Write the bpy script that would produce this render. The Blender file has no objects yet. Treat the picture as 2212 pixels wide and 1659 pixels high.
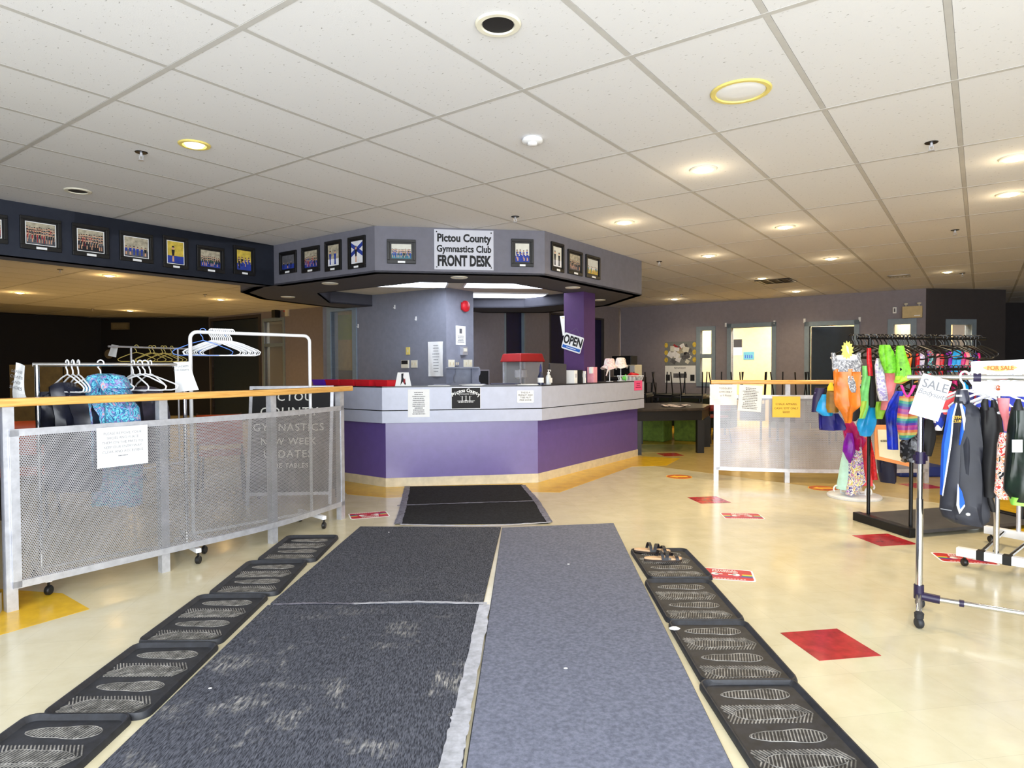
import bpy, bmesh, math, random
from mathutils import Matrix, Vector
random.seed(7)
PI = math.pi
SC = bpy.context.scene
COL = SC.collection
# ---------------------------------------------------------------- camera
F = 1396.5; HC = 1.295; PITCH = 0.02493; ROLL = -0.00464
cp, sp, cr, sr = math.cos(PITCH), math.sin(PITCH), math.cos(ROLL), math.sin(ROLL)
RCV = Matrix(((cr, -sr, 0), (sr, cr, 0), (0, 0, 1))) @ Matrix(((1, 0, 0), (0, cp, -sp), (0, sp, cp))) @ Matrix(((1, 0, 0), (0, 0, -1), (0, 1, 0)))
cam_d = bpy.data.cameras.new('camera'); cam = bpy.data.objects.new('camera', cam_d); COL.objects.link(cam)
cam_d.sensor_width = 36; cam_d.lens = F / 2212 * 36; cam_d.clip_start = 0.05; cam_d.clip_end = 100
cam.matrix_world = Matrix.Translation((0, 0, HC)) @ (RCV.transposed() @ Matrix.Diagonal((1, -1, -1))).to_4x4()
SC.camera = cam
# ---------------------------------------------------------------- view, world, daylight
SC.view_settings.view_transform = 'Standard'; SC.view_settings.look = 'None'
SC.view_settings.gamma = 1; SC.view_settings.use_curve_mapping = False
SC.view_settings.exposure = 0.42
world = bpy.data.worlds.new('world'); SC.world = world; world.use_nodes = True
world.node_tree.nodes['Background'].inputs[0].default_value = (0.86, 0.93, 1, 1)
world.node_tree.nodes['Background'].inputs[1].default_value = 1.1
def area(name, loc, rot, sx, sy, e, col=(1, 1, 1)):
    d = bpy.data.lights.new(name, 'AREA'); d.shape = 'RECTANGLE'; d.size = sx; d.size_y = sy; d.energy = e; d.color = col
    o = bpy.data.objects.new(name, d); COL.objects.link(o); o.location = loc; o.rotation_euler = rot
    return o
# daylight through the glazed entrance behind the photographer, and the shop window to the right of it
area('entrance_daylight', (0.0, -1.55, 1.42), (math.radians(90), 0, 0), 6.5, 2.4, 375, (0.90, 0.95, 1.0))
area('shop_window_daylight', (6.8, -1.5, 1.5), (math.radians(90), 0, 0), 3.3, 2.1, 60, (0.98, 0.985, 1.0))
# ---------------------------------------------------------------- helpers
def ray(u, v):
    return RCV.transposed() @ Vector(((u - 1106) / F, (v - 829.5) / F, 1.0))
def G(u, v, z=0.0):
    d = ray(u, v); t = (z - HC) / d.z; return Vector((d.x * t, d.y * t, z))
def at(u, v, Y):
    d = ray(u, v); t = Y / d.y; return Vector((d.x * t, Y, HC + d.z * t))
def lin(c):
    return tuple(((x / 255) / 12.92 if x / 255 <= 0.04045 else ((x / 255 + 0.055) / 1.055) ** 2.4) for x in c[:3]) + (1,)
class NT:
    def __init__(s, name):
        s.m = bpy.data.materials.new(name); s.m.use_nodes = True; s.t = s.m.node_tree; s.b = s.t.nodes['Principled BSDF']
    def n(s, k, **kw):
        x = s.t.nodes.new(k)
        for a, b in kw.items():
            setattr(x, a, b)
        return x
    def l(s, a, b): s.t.links.new(a, b)
    def tc(s, out='Object'): return s.n('ShaderNodeTexCoord').outputs[out]
def math_(n, op, a, b=None, c=None):
    x = n.n('ShaderNodeMath', operation=op)
    for i, v in enumerate((a, b, c)):
        if v is None: continue
        if isinstance(v, (int, float)): x.inputs[i].default_value = v
        else: n.l(v, x.inputs[i])
    return x.outputs[0]
def ramp(n, fac, stops, const=False):
    r = n.n('ShaderNodeValToRGB'); n.l(fac, r.inputs[0]); cr_ = r.color_ramp
    if const: cr_.interpolation = 'CONSTANT'
    while len(cr_.elements) < len(stops): cr_.elements.new(0.5)
    for e, (p, c) in zip(cr_.elements, stops): e.position = p; e.color = lin(c)
    return r.outputs[0]
def noise(n, scale, detail=3, vec=None, rough=0.6):
    x = n.n('ShaderNodeTexNoise'); x.inputs['Scale'].default_value = scale; x.inputs['Detail'].default_value = detail; x.inputs['Roughness'].default_value = rough
    n.l(vec or n.tc(), x.inputs['Vector']); return x.outputs[0]
def bump(n, h, s, dist=0.002):
    b = n.n('ShaderNodeBump'); b.inputs['Strength'].default_value = s; b.inputs['Distance'].default_value = dist
    n.l(h, b.inputs['Height']); n.l(b.outputs[0], n.b.inputs['Normal'])
def mat(name, c, rough=0.6, metal=0.0, var=0.05, scale=12, bmp=0.0, bscale=60, spec=None, coat=0, emit=None, es=1):
    n = NT(name); c2 = tuple(max(0, x * (1 - var)) for x in c); c3 = tuple(min(255, x * (1 + var)) for x in c)
    if var > 0:
        n.l(ramp(n, noise(n, scale), [(0.3, c2), (0.7, c3)]), n.b.inputs['Base Color'])
    else: n.b.inputs['Base Color'].default_value = lin(c)
    n.b.inputs['Roughness'].default_value = rough; n.b.inputs['Metallic'].default_value = metal
    if spec is not None: n.b.inputs['Specular IOR Level'].default_value = spec
    if coat: n.b.inputs['Coat Weight'].default_value = coat
    if bmp: bump(n, noise(n, bscale, 4), bmp)
    if emit:
        n.b.inputs['Emission Color'].default_value = lin(emit); n.b.inputs['Emission Strength'].default_value = es
    return n.m
class MB:
    def __init__(s): s.v = []; s.f = []; s.mi = []; s.M = Matrix(); s.cur = 0
    def add(s, vs, fs, mi=None):
        b = len(s.v); s.v += [s.M @ Vector(p) for p in vs]
        s.f += [[b + i for i in f] for f in fs]; s.mi += [s.cur if mi is None else mi] * len(fs); return s
    def box(s, x0, x1, y0, y1, z0, z1, mi=None):
        v = [(x, y, z) for z in (z0, z1) for y in (y0, y1) for x in (x0, x1)]
        return s.add(v, [(0, 2, 3, 1), (4, 5, 7, 6), (0, 1, 5, 4), (2, 6, 7, 3), (0, 4, 6, 2), (1, 3, 7, 5)], mi)
    def prism(s, poly, z0, z1, mi=None):
        n = len(poly); v = [(p[0], p[1], z0) for p in poly] + [(p[0], p[1], z1) for p in poly]
        return s.add(v, [tuple(range(n - 1, -1, -1)), tuple(range(n, 2 * n))] + [(i, (i + 1) % n, n + (i + 1) % n, n + i) for i in range(n)], mi)
    def xprism(s, poly, y0, y1, mi=None):      # polygon in x,z extruded along y
        n = len(poly); v = [(p[0], y0, p[1]) for p in poly] + [(p[0], y1, p[1]) for p in poly]
        return s.add(v, [tuple(range(n)), tuple(range(2 * n - 1, n - 1, -1))] + [(i, n + i, n + (i + 1) % n, (i + 1) % n) for i in range(n)], mi)
    def bar(s, p0, p1, w, h, mi=None, up=(0, 0, 1)):
        p0, p1 = Vector(p0), Vector(p1); d = (p1 - p0).normalized(); up = Vector(up)
        if abs(d.dot(up)) > 0.99: up = Vector((0, 1, 0))
        a = d.cross(up).normalized(); b = a.cross(d).normalized(); v = []
        for p in (p0, p1):
            for i, j in ((-1, -1), (1, -1), (1, 1), (-1, 1)): v.append(p + a * i * w / 2 + b * j * h / 2)
        return s.add(v, [(0, 1, 2, 3), (7, 6, 5, 4), (0, 4, 5, 1), (1, 5, 6, 2), (2, 6, 7, 3), (3, 7, 4, 0)], mi)
    def tube(s, pts, r, seg=8, mi=None, closed=False, flat=1.0):
        pts = [Vector(p) for p in pts]; n = len(pts); rs = r if isinstance(r, (list, tuple)) else [r] * n; v = []; pa = None
        for i, p in enumerate(pts):
            q0 = pts[i - 1] if (i > 0 or closed) else p; q1 = pts[(i + 1) % n] if (i < n - 1 or closed) else p
            d = (q1 - q0).normalized()
            if pa is None:
                up = Vector((0, 0, 1)) if abs(d.z) < 0.9 else Vector((0, 1, 0)); a = d.cross(up).normalized()
            else: a = (pa - d * pa.dot(d)).normalized()
            pa = a; b = d.cross(a)
            for k in range(seg):
                t = 2 * PI * k / seg; v.append(p + (a * math.cos(t) + b * math.sin(t) * flat) * rs[i])
        f = []
        for i in range(n if closed else n - 1):
            for k in range(seg):
                j = (i + 1) % n; f.append((i * seg + k, i * seg + (k + 1) % seg, j * seg + (k + 1) % seg, j * seg + k))
        if not closed: f += [tuple(range(seg - 1, -1, -1)), tuple(range((n - 1) * seg, n * seg))]
        return s.add(v, f, mi)
    def lathe(s, prof, c=(0, 0, 0), seg=16, mi=None, sx=1, sy=1):
        v = []; f = []; n = len(prof)
        for r, z in prof:
            for k in range(seg):
                t = 2 * PI * k / seg; v.append((c[0] + r * math.cos(t) * sx, c[1] + r * math.sin(t) * sy, c[2] + z))
        for i in range(n - 1):
            for k in range(seg): f.append((i * seg + k, i * seg + (k + 1) % seg, (i + 1) * seg + (k + 1) % seg, (i + 1) * seg + k))
        f += [tuple(range(seg - 1, -1, -1)), tuple(range((n - 1) * seg, n * seg))]
        return s.add(v, f, mi)
    def grid(s, P, mi=None):                    # P[i][j] points
        n, m = len(P), len(P[0]); v = [p for r in P for p in r]
        return s.add(v, [(i * m + j, i * m + j + 1, (i + 1) * m + j + 1, (i + 1) * m + j) for i in range(n - 1) for j in range(m - 1)], mi)
def build(name, mb, mats, parent=None, smooth=False, bevel=0, world=False, kind=None, label=None, solid=0, sub=0):
    me = bpy.data.meshes.new(name); me.from_pydata([tuple(v) for v in mb.v], [], mb.f)
    mats = mats if isinstance(mats, (list, tuple)) else [mats]
    for m in mats: me.materials.append(m)
    if len(mats) > 1: me.polygons.foreach_set('material_index', mb.mi)
    bm = bmesh.new(); bm.from_mesh(me); bmesh.ops.recalc_face_normals(bm, faces=bm.faces)
    if bevel:
        es = [e for e in bm.edges if len(e.link_faces) == 2 and e.calc_face_angle(0) > 0.6]
        bmesh.ops.bevel(bm, geom=es, offset=bevel, segments=2, affect='EDGES', profile=0.5)
    bm.to_mesh(me); bm.free()
    if smooth: me.shade_smooth() if smooth is True else None
    if smooth:
        me.polygons.foreach_set('use_smooth', [True] * len(me.polygons))
        try: me.set_sharp_from_angle(angle=math.radians(42))
        except Exception: pass
    o = bpy.data.objects.new(name, me); COL.objects.link(o)
    if parent:
        o.parent = parent
        if world: o.matrix_parent_inverse = parent.matrix_basis.inverted()
    if solid: md = o.modifiers.new('solid', 'SOLIDIFY'); md.thickness = solid; md.offset = 0
    if sub: md = o.modifiers.new('sub', 'SUBSURF'); md.levels = sub; md.render_levels = sub
    if kind: o['kind'] = kind
    if label: o['label'] = label
    return o
def tag(o, label, cat, group=None):
    o['label'] = label; o['category'] = cat
    if group: o['group'] = group
    return o
def thing(name, label, cat, loc=(0, 0, 0), rz=0, group=None, M=None):
    o = bpy.data.objects.new(name, None); COL.objects.link(o); o.empty_display_size = 0.1
    if M is not None: o.matrix_basis = M
    else: o.location = loc; o.rotation_euler = (0, 0, rz)
    return tag(o, label, cat, group)
def dup(r, M=None, loc=None, rz=None, label=None, group=None):
    def cp_(o, par):
        c = o.copy(); COL.objects.link(c); c.parent = par; c.matrix_parent_inverse = o.matrix_parent_inverse.copy()
        for ch in [x for x in KIDS.get(o, [])]: cp_(ch, c)
        return c
    c = cp_(r, None)
    if M is not None: c.matrix_basis = M
    if loc is not None: c.location = loc
    if rz is not None: c.rotation_euler = (0, 0, rz)
    if label: c['label'] = label
    if group: c['group'] = group
    return c
class _K:
    def get(s, o, d): return list(o.children)
KIDS = _K()
def text_mb(s, size, mb=None, align='CENTER', sx=1.0, off=0.0, spacing=1.0, lsp=1.0, M=None, shear=0.0):
    """lettering in the local x,z plane, facing -y, centred at 0"""
    cu = bpy.data.curves.new('t', 'FONT'); cu.body = s; cu.size = size; cu.align_x = align; cu.align_y = 'CENTER'; cu.offset = off
    cu.space_character = spacing; cu.space_line = lsp; cu.resolution_u = 3; cu.shear = shear
    o = bpy.data.objects.new('t', cu); me = bpy.data.meshes.new_from_object(o)
    mb = mb or MB(); vs = [Vector((v.co.x * sx, 0, v.co.y)) for v in me.vertices]
    if M: vs = [M @ v for v in vs]
    mb.add(vs, [tuple(p.vertices) for p in me.polygons])
    bpy.data.objects.remove(o); bpy.data.curves.remove(cu); bpy.data.meshes.remove(me)
    return mb
def T(x, y, z): return Matrix.Translation((x, y, z))
def RZ(a): return Matrix.Rotation(a, 4, 'Z')
def RX(a): return Matrix.Rotation(a, 4, 'X')
def RY(a): return Matrix.Rotation(a, 4, 'Y')
# building axes (the plan is turned 9 degrees from the line of sight)
A0 = math.radians(9.04)
def U(deg): a = A0 + math.radians(deg); return Vector((math.cos(a), math.sin(a)))
P_, E_, Q_, N_ = U(0), U(45), U(90), U(135)
class Wall:
    """vertical plane: local x runs to the viewer's right, local y goes into the wall, z up"""
    def __init__(s, p, d):
        s.p = Vector((p[0], p[1])); s.d = Vector((d[0], d[1])).normalized(); s.a = math.atan2(s.d.y, s.d.x); s.n = Vector((-s.d.y, s.d.x))
        s.M = Matrix.Translation((s.p.x, s.p.y, 0)) @ RZ(s.a)
    def xz(s, u, v):
        r = ray(u, v); r2 = Vector((r.x, r.y)); t = s.p.dot(s.n) / r2.dot(s.n); q = r2 * t
        return (q - s.p).dot(s.d), HC + r.z * t
    def rect(s, u0, v0, u1, v1):
        um, vm = (u0 + u1) / 2, (v0 + v1) / 2
        return s.xz(u0, vm)[0], s.xz(u1, vm)[0], s.xz(um, v1)[1], s.xz(um, v0)[1]
    def m(s, x, z, y=0): return s.M @ T(x, y, z)
ZC = 2.744
def wall_obj(name, W, x0, x1, z0, z1, m, th=0.12, holes=(), y0=0):
    mb = MB(); mb.M = W.M.copy(); xs = sorted({x0, x1} | {h[0] for h in holes} | {h[1] for h in holes})
    for a, b in zip(xs, xs[1:]):
        hs = [h for h in holes if h[0] <= a + 1e-6 and h[1] >= b - 1e-6]
        if not hs: mb.box(a, b, y0, y0 + th, z0, z1)
        else:
            h = hs[0]
            if h[2] > z0 + 1e-3: mb.box(a, b, y0, y0 + th, z0, h[2])
            if h[3] < z1 - 1e-3: mb.box(a, b, y0, y0 + th, h[3], z1)
    return build(name, mb, m, kind='structure')
# ---------------------------------------------------------------- materials
def mk_floor(name, c, var):
    n = NT(name); v = n.tc(); mp = n.n('ShaderNodeMapping'); mp.inputs['Rotation'].default_value = (0, 0, -A0); n.l(v, mp.inputs[0])
    br = n.n('ShaderNodeTexBrick'); br.offset = 0; n.l(mp.outputs[0], br.inputs['Vector'])
    br.inputs['Scale'].default_value = 1; br.inputs['Brick Width'].default_value = 0.3048; br.inputs['Row Height'].default_value = 0.3048
    br.inputs['Mortar Size'].default_value = 0.0012; br.inputs['Mortar Smooth'].default_value = 0.3
    br.inputs['Color1'].default_value = lin(c); br.inputs['Color2'].default_value = lin(tuple(x * (1 - var) for x in c)); br.inputs['Mortar'].default_value = lin(tuple(x * 0.93 for x in c))
    mx = n.n('ShaderNodeMix', data_type='RGBA', blend_type='MULTIPLY'); mx.inputs[0].default_value = 1
    n.l(br.outputs[0], mx.inputs[6]); n.l(ramp(n, noise(n, 7, 6), [(0.3, (246, 244, 238)), (0.6, (255, 255, 255))]), mx.inputs[7])
    n.l(mx.outputs[2], n.b.inputs['Base Color'])
    n.l(ramp(n, noise(n, 5, 3), [(0.35, (105, 105, 105)), (0.7, (135, 135, 135))]), n.b.inputs['Roughness'])
    n.b.inputs['Specular IOR Level'].default_value = 0.5; bump(n, noise(n, 9, 2), 0.08, 0.004)
    return n.m
m_floor = mk_floor('floor_vinyl_cream', (218, 210, 180), 0.02)
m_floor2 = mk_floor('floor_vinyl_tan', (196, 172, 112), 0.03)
m_ftyel = mat('floor_tile_yellow', (226, 182, 46), 0.2, var=0.06, scale=9)
m_ftred = mat('floor_tile_red', (170, 40, 48), 0.2, var=0.16, scale=14)
m_ftyel2 = mat('floor_tile_ochre', (190, 150, 40), 0.25, var=0.06, scale=9)
def mk_ctile():
    n = NT('ceiling_tile'); v = n.tc(); mp = n.n('ShaderNodeMapping'); mp.inputs['Scale'].default_value = (1, 0.45, 1); mp.inputs['Rotation'].default_value = (0, 0, 0.6); n.l(v, mp.inputs[0])
    sp_ = noise(n, 75, 2, mp.outputs[0]); n.l(ramp(n, sp_, [(0.28, (160, 159, 160)), (0.34, (219, 219, 223))]), n.b.inputs['Base Color'])
    n.b.inputs['Roughness'].default_value = 0.95; bump(n, noise(n, 160, 4), 0.25, 0.002); return n.m
m_ctile = mk_ctile()
m_cgrid = mat('ceiling_grid', (186, 184, 182), 0.6, var=0.02)
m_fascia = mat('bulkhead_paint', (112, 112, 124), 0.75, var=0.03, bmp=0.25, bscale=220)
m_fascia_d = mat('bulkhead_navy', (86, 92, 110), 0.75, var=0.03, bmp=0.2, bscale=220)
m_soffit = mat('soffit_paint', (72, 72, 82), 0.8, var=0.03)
m_soffit_in = mat('inner_ceiling', (205, 200, 190), 0.9, var=0.03)
m_wgrey = mat('wall_grey', (128, 132, 148), 0.8, var=0.03, bmp=0.15, bscale=220)
m_wtaupe = mat('wall_taupe', (138, 132, 140), 0.8, var=0.03, bmp=0.15, bscale=200)
m_wdark = mat('wall_dark', (64, 60, 62), 0.85, var=0.03)
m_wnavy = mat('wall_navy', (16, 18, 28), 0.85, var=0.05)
m_wbeige = mat('wall_beige', (205, 185, 140), 0.8, var=0.03)
m_frame = mat('frame_bluegrey', (130, 146, 160), 0.5, var=0.03)
m_navy = mat('navy_door', (14, 16, 62), 0.6, var=0.1)
m_blue_door = mat('door_slate', (36, 48, 62), 0.5, var=0.05)
m_lav = mat('desk_lavender', (184, 190, 212), 0.3, var=0.02)
m_purple = mat('desk_purple', (98, 80, 150), 0.3, spec=1.0, var=0.03, bmp=0.12, bscale=200)
m_purple_d = mat('column_purple', (82, 54, 106), 0.5, var=0.03)
m_base = mat('vinyl_base', (212, 200, 172), 0.5, var=0.05)
m_top = mat('desk_top_dark', (38, 38, 44), 0.35, var=0.1)
m_black = mat('black_plastic', (18, 18, 20), 0.4, var=0.1)
m_blackm = mat('black_metal', (16, 16, 18), 0.35, metal=0.3, var=0.05)
m_white = mat('white_plastic', (236, 238, 242), 0.4, var=0.01)
m_paper = mat('paper', (240, 242, 244), 0.8, var=0.01)
m_alu = mat('aluminium', (206, 208, 216), 0.38, metal=0.55, var=0.06, scale=20)
m_chrome = mat('chrome', (210, 212, 216), 0.12, metal=1.0, var=0.0)
m_ink = mat('black_ink', (20, 20, 24), 0.7, var=0)
m_inkgrey = mat('grey_ink', (120, 122, 128), 0.8, var=0)
m_redp = mat('red_plastic', (206, 30, 44), 0.4, var=0.03)
m_purp = mat('purple_plastic', (96, 40, 190), 0.4, var=0.03)
m_bulb = mat('bulb_glow', (255, 240, 205), 0.5, var=0, emit=(255, 226, 165), es=28)
m_bulb_dim = mat('bulb_dim', (255, 240, 205), 0.5, var=0, emit=(255, 232, 185), es=5)
m_fluo = mat('fluorescent_lens', (240, 245, 255), 0.5, var=0, emit=(232, 240, 255), es=5.0)
m_trimw = mat('light_trim', (226, 222, 205), 0.4, var=0.02)
m_trimy = mat('yellowed_trim', (226, 208, 120), 0.4, var=0.02)
m_orange = mat('orange_vinyl', (190, 74, 28), 0.5, var=0.05)
m_wood = mat('wood_edge', (150, 96, 48), 0.5, var=0.12, scale=20)
def mk_oak():
    n = NT('oak_rail'); v = n.tc(); mp = n.n('ShaderNodeMapping'); mp.inputs['Scale'].default_value = (1, 1, 14); n.l(v, mp.inputs[0])
    n.l(ramp(n, noise(n, 6, 5, mp.outputs[0]), [(0.3, (206, 148, 74)), (0.55, (232, 178, 98)), (0.75, (240, 192, 118))]), n.b.inputs['Base Color'])
    n.b.inputs['Roughness'].default_value = 0.35; return n.m
m_oak = mk_oak()
def mk_perf():
    n = NT('perforated_metal'); uv = n.tc('UV'); s = n.n('ShaderNodeSeparateXYZ'); n.l(uv, s.inputs[0]); p = 0.0112
    vv = math_(n, 'DIVIDE', s.outputs[1], p * 0.866); row = math_(n, 'FLOOR', vv)
    uu = math_(n, 'ADD', math_(n, 'DIVIDE', s.outputs[0], p), math_(n, 'MULTIPLY', math_(n, 'MODULO', row, 2.0), 0.5))
    fu = math_(n, 'SUBTRACT', math_(n, 'FRACT', uu), 0.5); fv = math_(n, 'MULTIPLY', math_(n, 'SUBTRACT', math_(n, 'FRACT', vv), 0.5), 0.866)
    d = math_(n, 'SQRT', math_(n, 'ADD', math_(n, 'MULTIPLY', fu, fu), math_(n, 'MULTIPLY', fv, fv)))
    hole = math_(n, 'LESS_THAN', d, 0.29)
    n.b.inputs['Metallic'].default_value = 0.6; n.b.inputs['Roughness'].default_value = 0.45
    n.l(ramp(n, noise(n, 5, 4), [(0.3, (166, 166, 170)), (0.7, (186, 186, 192))]), n.b.inputs['Base Color'])
    tr = n.n('ShaderNodeBsdfTransparent'); mx = n.n('ShaderNodeMixShader'); n.l(hole, mx.inputs[0]); n.l(n.b.outputs[0], mx.inputs[1]); n.l(tr.outputs[0], mx.inputs[2])
    n.l(mx.outputs[0], n.t.nodes['Material Output'].inputs[0]); return n.m
m_perf = mk_perf()
def mk_glass():
    n = NT('window_glass'); n.b.inputs['Base Color'].default_value = (1, 1, 1, 1); n.b.inputs['Roughness'].default_value = 0.02; n.b.inputs['Alpha'].default_value = 0.12
    n.b.inputs['Specular IOR Level'].default_value = 0.5; return n.m
m_glass = mk_glass()
def mk_mat(name, c1, c2, ribs, stain):
    n = NT(name); v = n.tc()
    ns = noise(n, 55, 4); col = ramp(n, ns, [(0.35, c1), (0.68, c2)])
    if ribs:
        mp = n.n('ShaderNodeMapping'); mp.inputs['Scale'].default_value = (1, 0.16, 1); n.l(v, mp.inputs[0]); ns = noise(n, 250, 3, mp.outputs[0])
        col = ramp(n, ns, [(0.38, c1), (0.66, c2)])
    if stain:
        st = ramp(n, noise(n, 2.6, 5, v, 0.7), [(0.54, (0, 0, 0)), (0.72, (255, 255, 255))]); st2 = ramp(n, noise(n, 90, 3, mp.outputs[0] if ribs else v), [(0.45, (0, 0, 0)), (0.6, (255, 255, 255))])
        sy = n.n('ShaderNodeSeparateXYZ'); n.l(v, sy.inputs[0]); g = math_(n, 'MULTIPLY_ADD', sy.outputs[1], -0.75, stain)
        g = math_(n, 'MINIMUM', math_(n, 'MAXIMUM', g, 0.06), 0.9)
        f = math_(n, 'MULTIPLY', math_(n, 'MULTIPLY', st, st2), g)
        mx = n.n('ShaderNodeMix', data_type='RGBA'); n.l(f, mx.inputs[0]); n.l(col, mx.inputs[6]); mx.inputs[7].default_value = lin((205, 202, 196)); col = mx.outputs[2]
    n.l(col, n.b.inputs['Base Color']); n.b.inputs['Roughness'].default_value = 0.95; n.b.inputs['Specular IOR Level'].default_value = 0.2
    bump(n, noise(n, 300, 2), 0.5, 0.003); return n.m
m_matrib = mk_mat('ribbed_mat', (44, 46, 54), (98, 101, 112), True, 2.9)
m_matblue = mk_mat('carpet_mat', (98, 102, 118), (124, 128, 146), False, 0)
m_matblk = mk_mat('small_mat', (26, 27, 30), (46, 47, 52), False, 0)
m_rubber = mat('rubber', (34, 36, 42), 0.55, var=0.25, scale=30, bmp=0.2)
m_rubber_w = mat('worn_rubber', (118, 116, 112), 0.6, var=0.4, scale=30)
m_tape = mat('duct_tape', (176, 178, 186), 0.4, metal=0.2, var=0.12, scale=25)
m_tape_d = mat('duct_tape_worn', (100, 100, 112), 0.5, var=0.3, scale=30)
def pat(name, cols, scale=20, kind='noise', rough=0.7, stretch=(1, 1, 1), dist=0.0):
    n = NT(name); mp = n.n('ShaderNodeMapping'); mp.inputs['Scale'].default_value = stretch; n.l(n.tc(), mp.inputs[0]); k = len(cols)
    if kind == 'noise':
        x = n.n('ShaderNodeTexNoise'); x.inputs['Scale'].default_value = scale; x.inputs['Detail'].default_value = 2; x.inputs['Distortion'].default_value = dist; n.l(mp.outputs[0], x.inputs['Vector']); f = x.outputs[0]
        st = [(0.28 + 0.44 * i / k, c) for i, c in enumerate(cols)]
    elif kind == 'vor':
        x = n.n('ShaderNodeTexVoronoi'); x.inputs['Scale'].default_value = scale; n.l(mp.outputs[0], x.inputs['Vector']); sx = n.n('ShaderNodeSeparateColor'); n.l(x.outputs['Color'], sx.inputs[0]); f = sx.outputs[0]
        st = [(i / k, c) for i, c in enumerate(cols)]
    else:
        x = n.n('ShaderNodeTexWave'); x.bands_direction = kind; x.wave_profile = 'SAW'; x.inputs['Scale'].default_value = scale; x.inputs['Distortion'].default_value = dist; n.l(mp.outputs[0], x.inputs['Vector']); f = x.outputs[1]
        st = [(i / k, c) for i, c in enumerate(cols)]
    n.l(ramp(n, f, st, True), n.b.inputs['Base Color']); n.b.inputs['Roughness'].default_value = rough
    return n.m
# ---------------------------------------------------------------- the setting: floor
RX0, RX1, RY0, RY1 = -15.0, 14.0, -1.7, 21.5
mb = MB(); mb.box(RX0, RX1, RY0, RY1, -0.1, 0.0)
floor = build('floor', mb, m_floor, kind='structure')
# floor coloured darker and yellower beyond the line from the desk to the right-hand railing
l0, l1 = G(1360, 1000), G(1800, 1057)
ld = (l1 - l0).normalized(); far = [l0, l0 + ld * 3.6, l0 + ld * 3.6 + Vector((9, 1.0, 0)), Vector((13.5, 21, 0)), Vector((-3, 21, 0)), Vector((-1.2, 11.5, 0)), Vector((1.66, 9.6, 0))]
mb = MB(); mb.prism([(p.x, p.y) for p in far], 0.0002, 0.001); build('tan_floor_area', mb, m_floor2, floor)
def ftile(x, y, m, nx=1, ny=1, z=0.0016):
    for i in range(nx):
        for j in range(ny):
            mb = MB(); mb.M = T(x, y, 0) @ RZ(A0); a = 0.3048; g = 0.0006
            mb.box(i * a + g, (i + 1) * a - g, j * a + g, (j + 1) * a - g, 0.0003, z); build('floor_tile', mb, m, floor)
def ctile_px(u, v, m):
    p = G(u, v); c = Vector((p.x, p.y)) - P_ * 0.1524 - Q_ * 0.1524; ftile(c.x, c.y, m)
for (u, v) in ((1790, 1391), (1910, 1166), (1531, 1080), (1400, 934), (1990, 1050), (1448, 982)): ctile_px(u, v, m_ftred)
# yellow bands beside the desk, at the left railing and under the clothes racks
def yband(poly, m, z=0.0014, name='yellow_vinyl_band'):
    mb = MB(); mb.prism([(p[0], p[1]) for p in poly], 0.0003, z); build(name, mb, m, floor)
g = lambda u, v: tuple(G(u, v)[:2])
yband([g(0, 1372), g(194, 1316), g(135, 1282), (-3.6, 3.9)], m_ftyel)
yband([(-1.38, 7.03), (0.28, 7.25), g(1210, 1064), g(1150, 1063), g(835, 1075), g(750, 1068), (-2.1, 7.56)], m_ftyel)
yband([(0.28, 7.25), (1.73, 9.42), g(1470, 990), g(1440, 1006), g(1365, 1008), g(1208, 1064)], m_ftyel, 0.0018)
yband([g(2080, 1058), g(2400, 1050), g(2400, 1205), g(2215, 1165), g(2110, 1120)], m_ftyel, 0.0018)
yband([g(1375, 960), g(1375, 905), g(1700, 905), g(1700, 960)], m_ftyel2, 0.0018)
# ---------------------------------------------------------------- ceiling: grid with a tile in every bay
a_, b_ = 0.6096, 1.2192
th = 0.94316; e2 = Vector((math.cos(th), math.sin(th))); n2 = Vector((-math.sin(th), math.cos(th)))
O2 = Vector((-1.28444, 1.24160)) * 1.449
ceil_mb = MB(); ceil_mb.box(RX0, RX1, RY0, RY1, ZC + 0.03, ZC + 0.15); ceiling = build('ceiling', ceil_mb, m_cgrid, kind='structure')
def tile_mb(M=None):
    mb = MB(); mb.M = M or Matrix(); w, l, r = b_ / 2 - 0.012, a_ / 2 - 0.012, 0.004
    mb.add([(-w, -l, 0.006), (w, -l, 0.006), (w, l, 0.006), (-w, l, 0.006), (-w + r, -l + r, 0), (w - r, -l + r, 0), (w - r, l - r, 0), (-w + r, l - r, 0)],
           [(4, 5, 6, 7), (0, 1, 5, 4), (1, 2, 6, 5), (2, 3, 7, 6), (3, 0, 4, 7)]); return mb
cells = []
for i in range(-6, 22):
    for j in range(-22, 24):
        c = O2 + e2 * (i + 0.5) * b_ + n2 * (j + 0.5) * a_
        if not (RX0 < c.x < RX1 and RY0 < c.y < RY1): continue
        px = None
        if c.y > 0.8:
            pc = RCV @ Vector((c.x, c.y, ZC - HC)); 
            if pc.z > 0.3:
                uu, vv = 1106 + F * pc.x / pc.z, 829.5 + F * pc.y / pc.z
                if -250 < uu < 2450 and -260 < vv < 720: px = 1 / (pc.z ** 3)
        cells.append((px or 0, c))
cells.sort(key=lambda t: -t[0])
t0 = build('ceiling_tile', tile_mb(), m_ctile, ceiling); rest = MB()
for k, (px, c) in enumerate(cells):
    Mx = T(c.x, c.y, ZC + 0.001) @ RZ(th)
    if k < 299 and px > 0:
        o = t0 if k == 0 else t0.copy()
        if k: COL.objects.link(o); o.parent = ceiling
        o.matrix_basis = Mx
    else:
        tm = tile_mb(Mx); rest.add(tm.v, tm.f)
build('distant_ceiling_tiles', rest, m_ctile, ceiling, kind='stuff')
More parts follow.
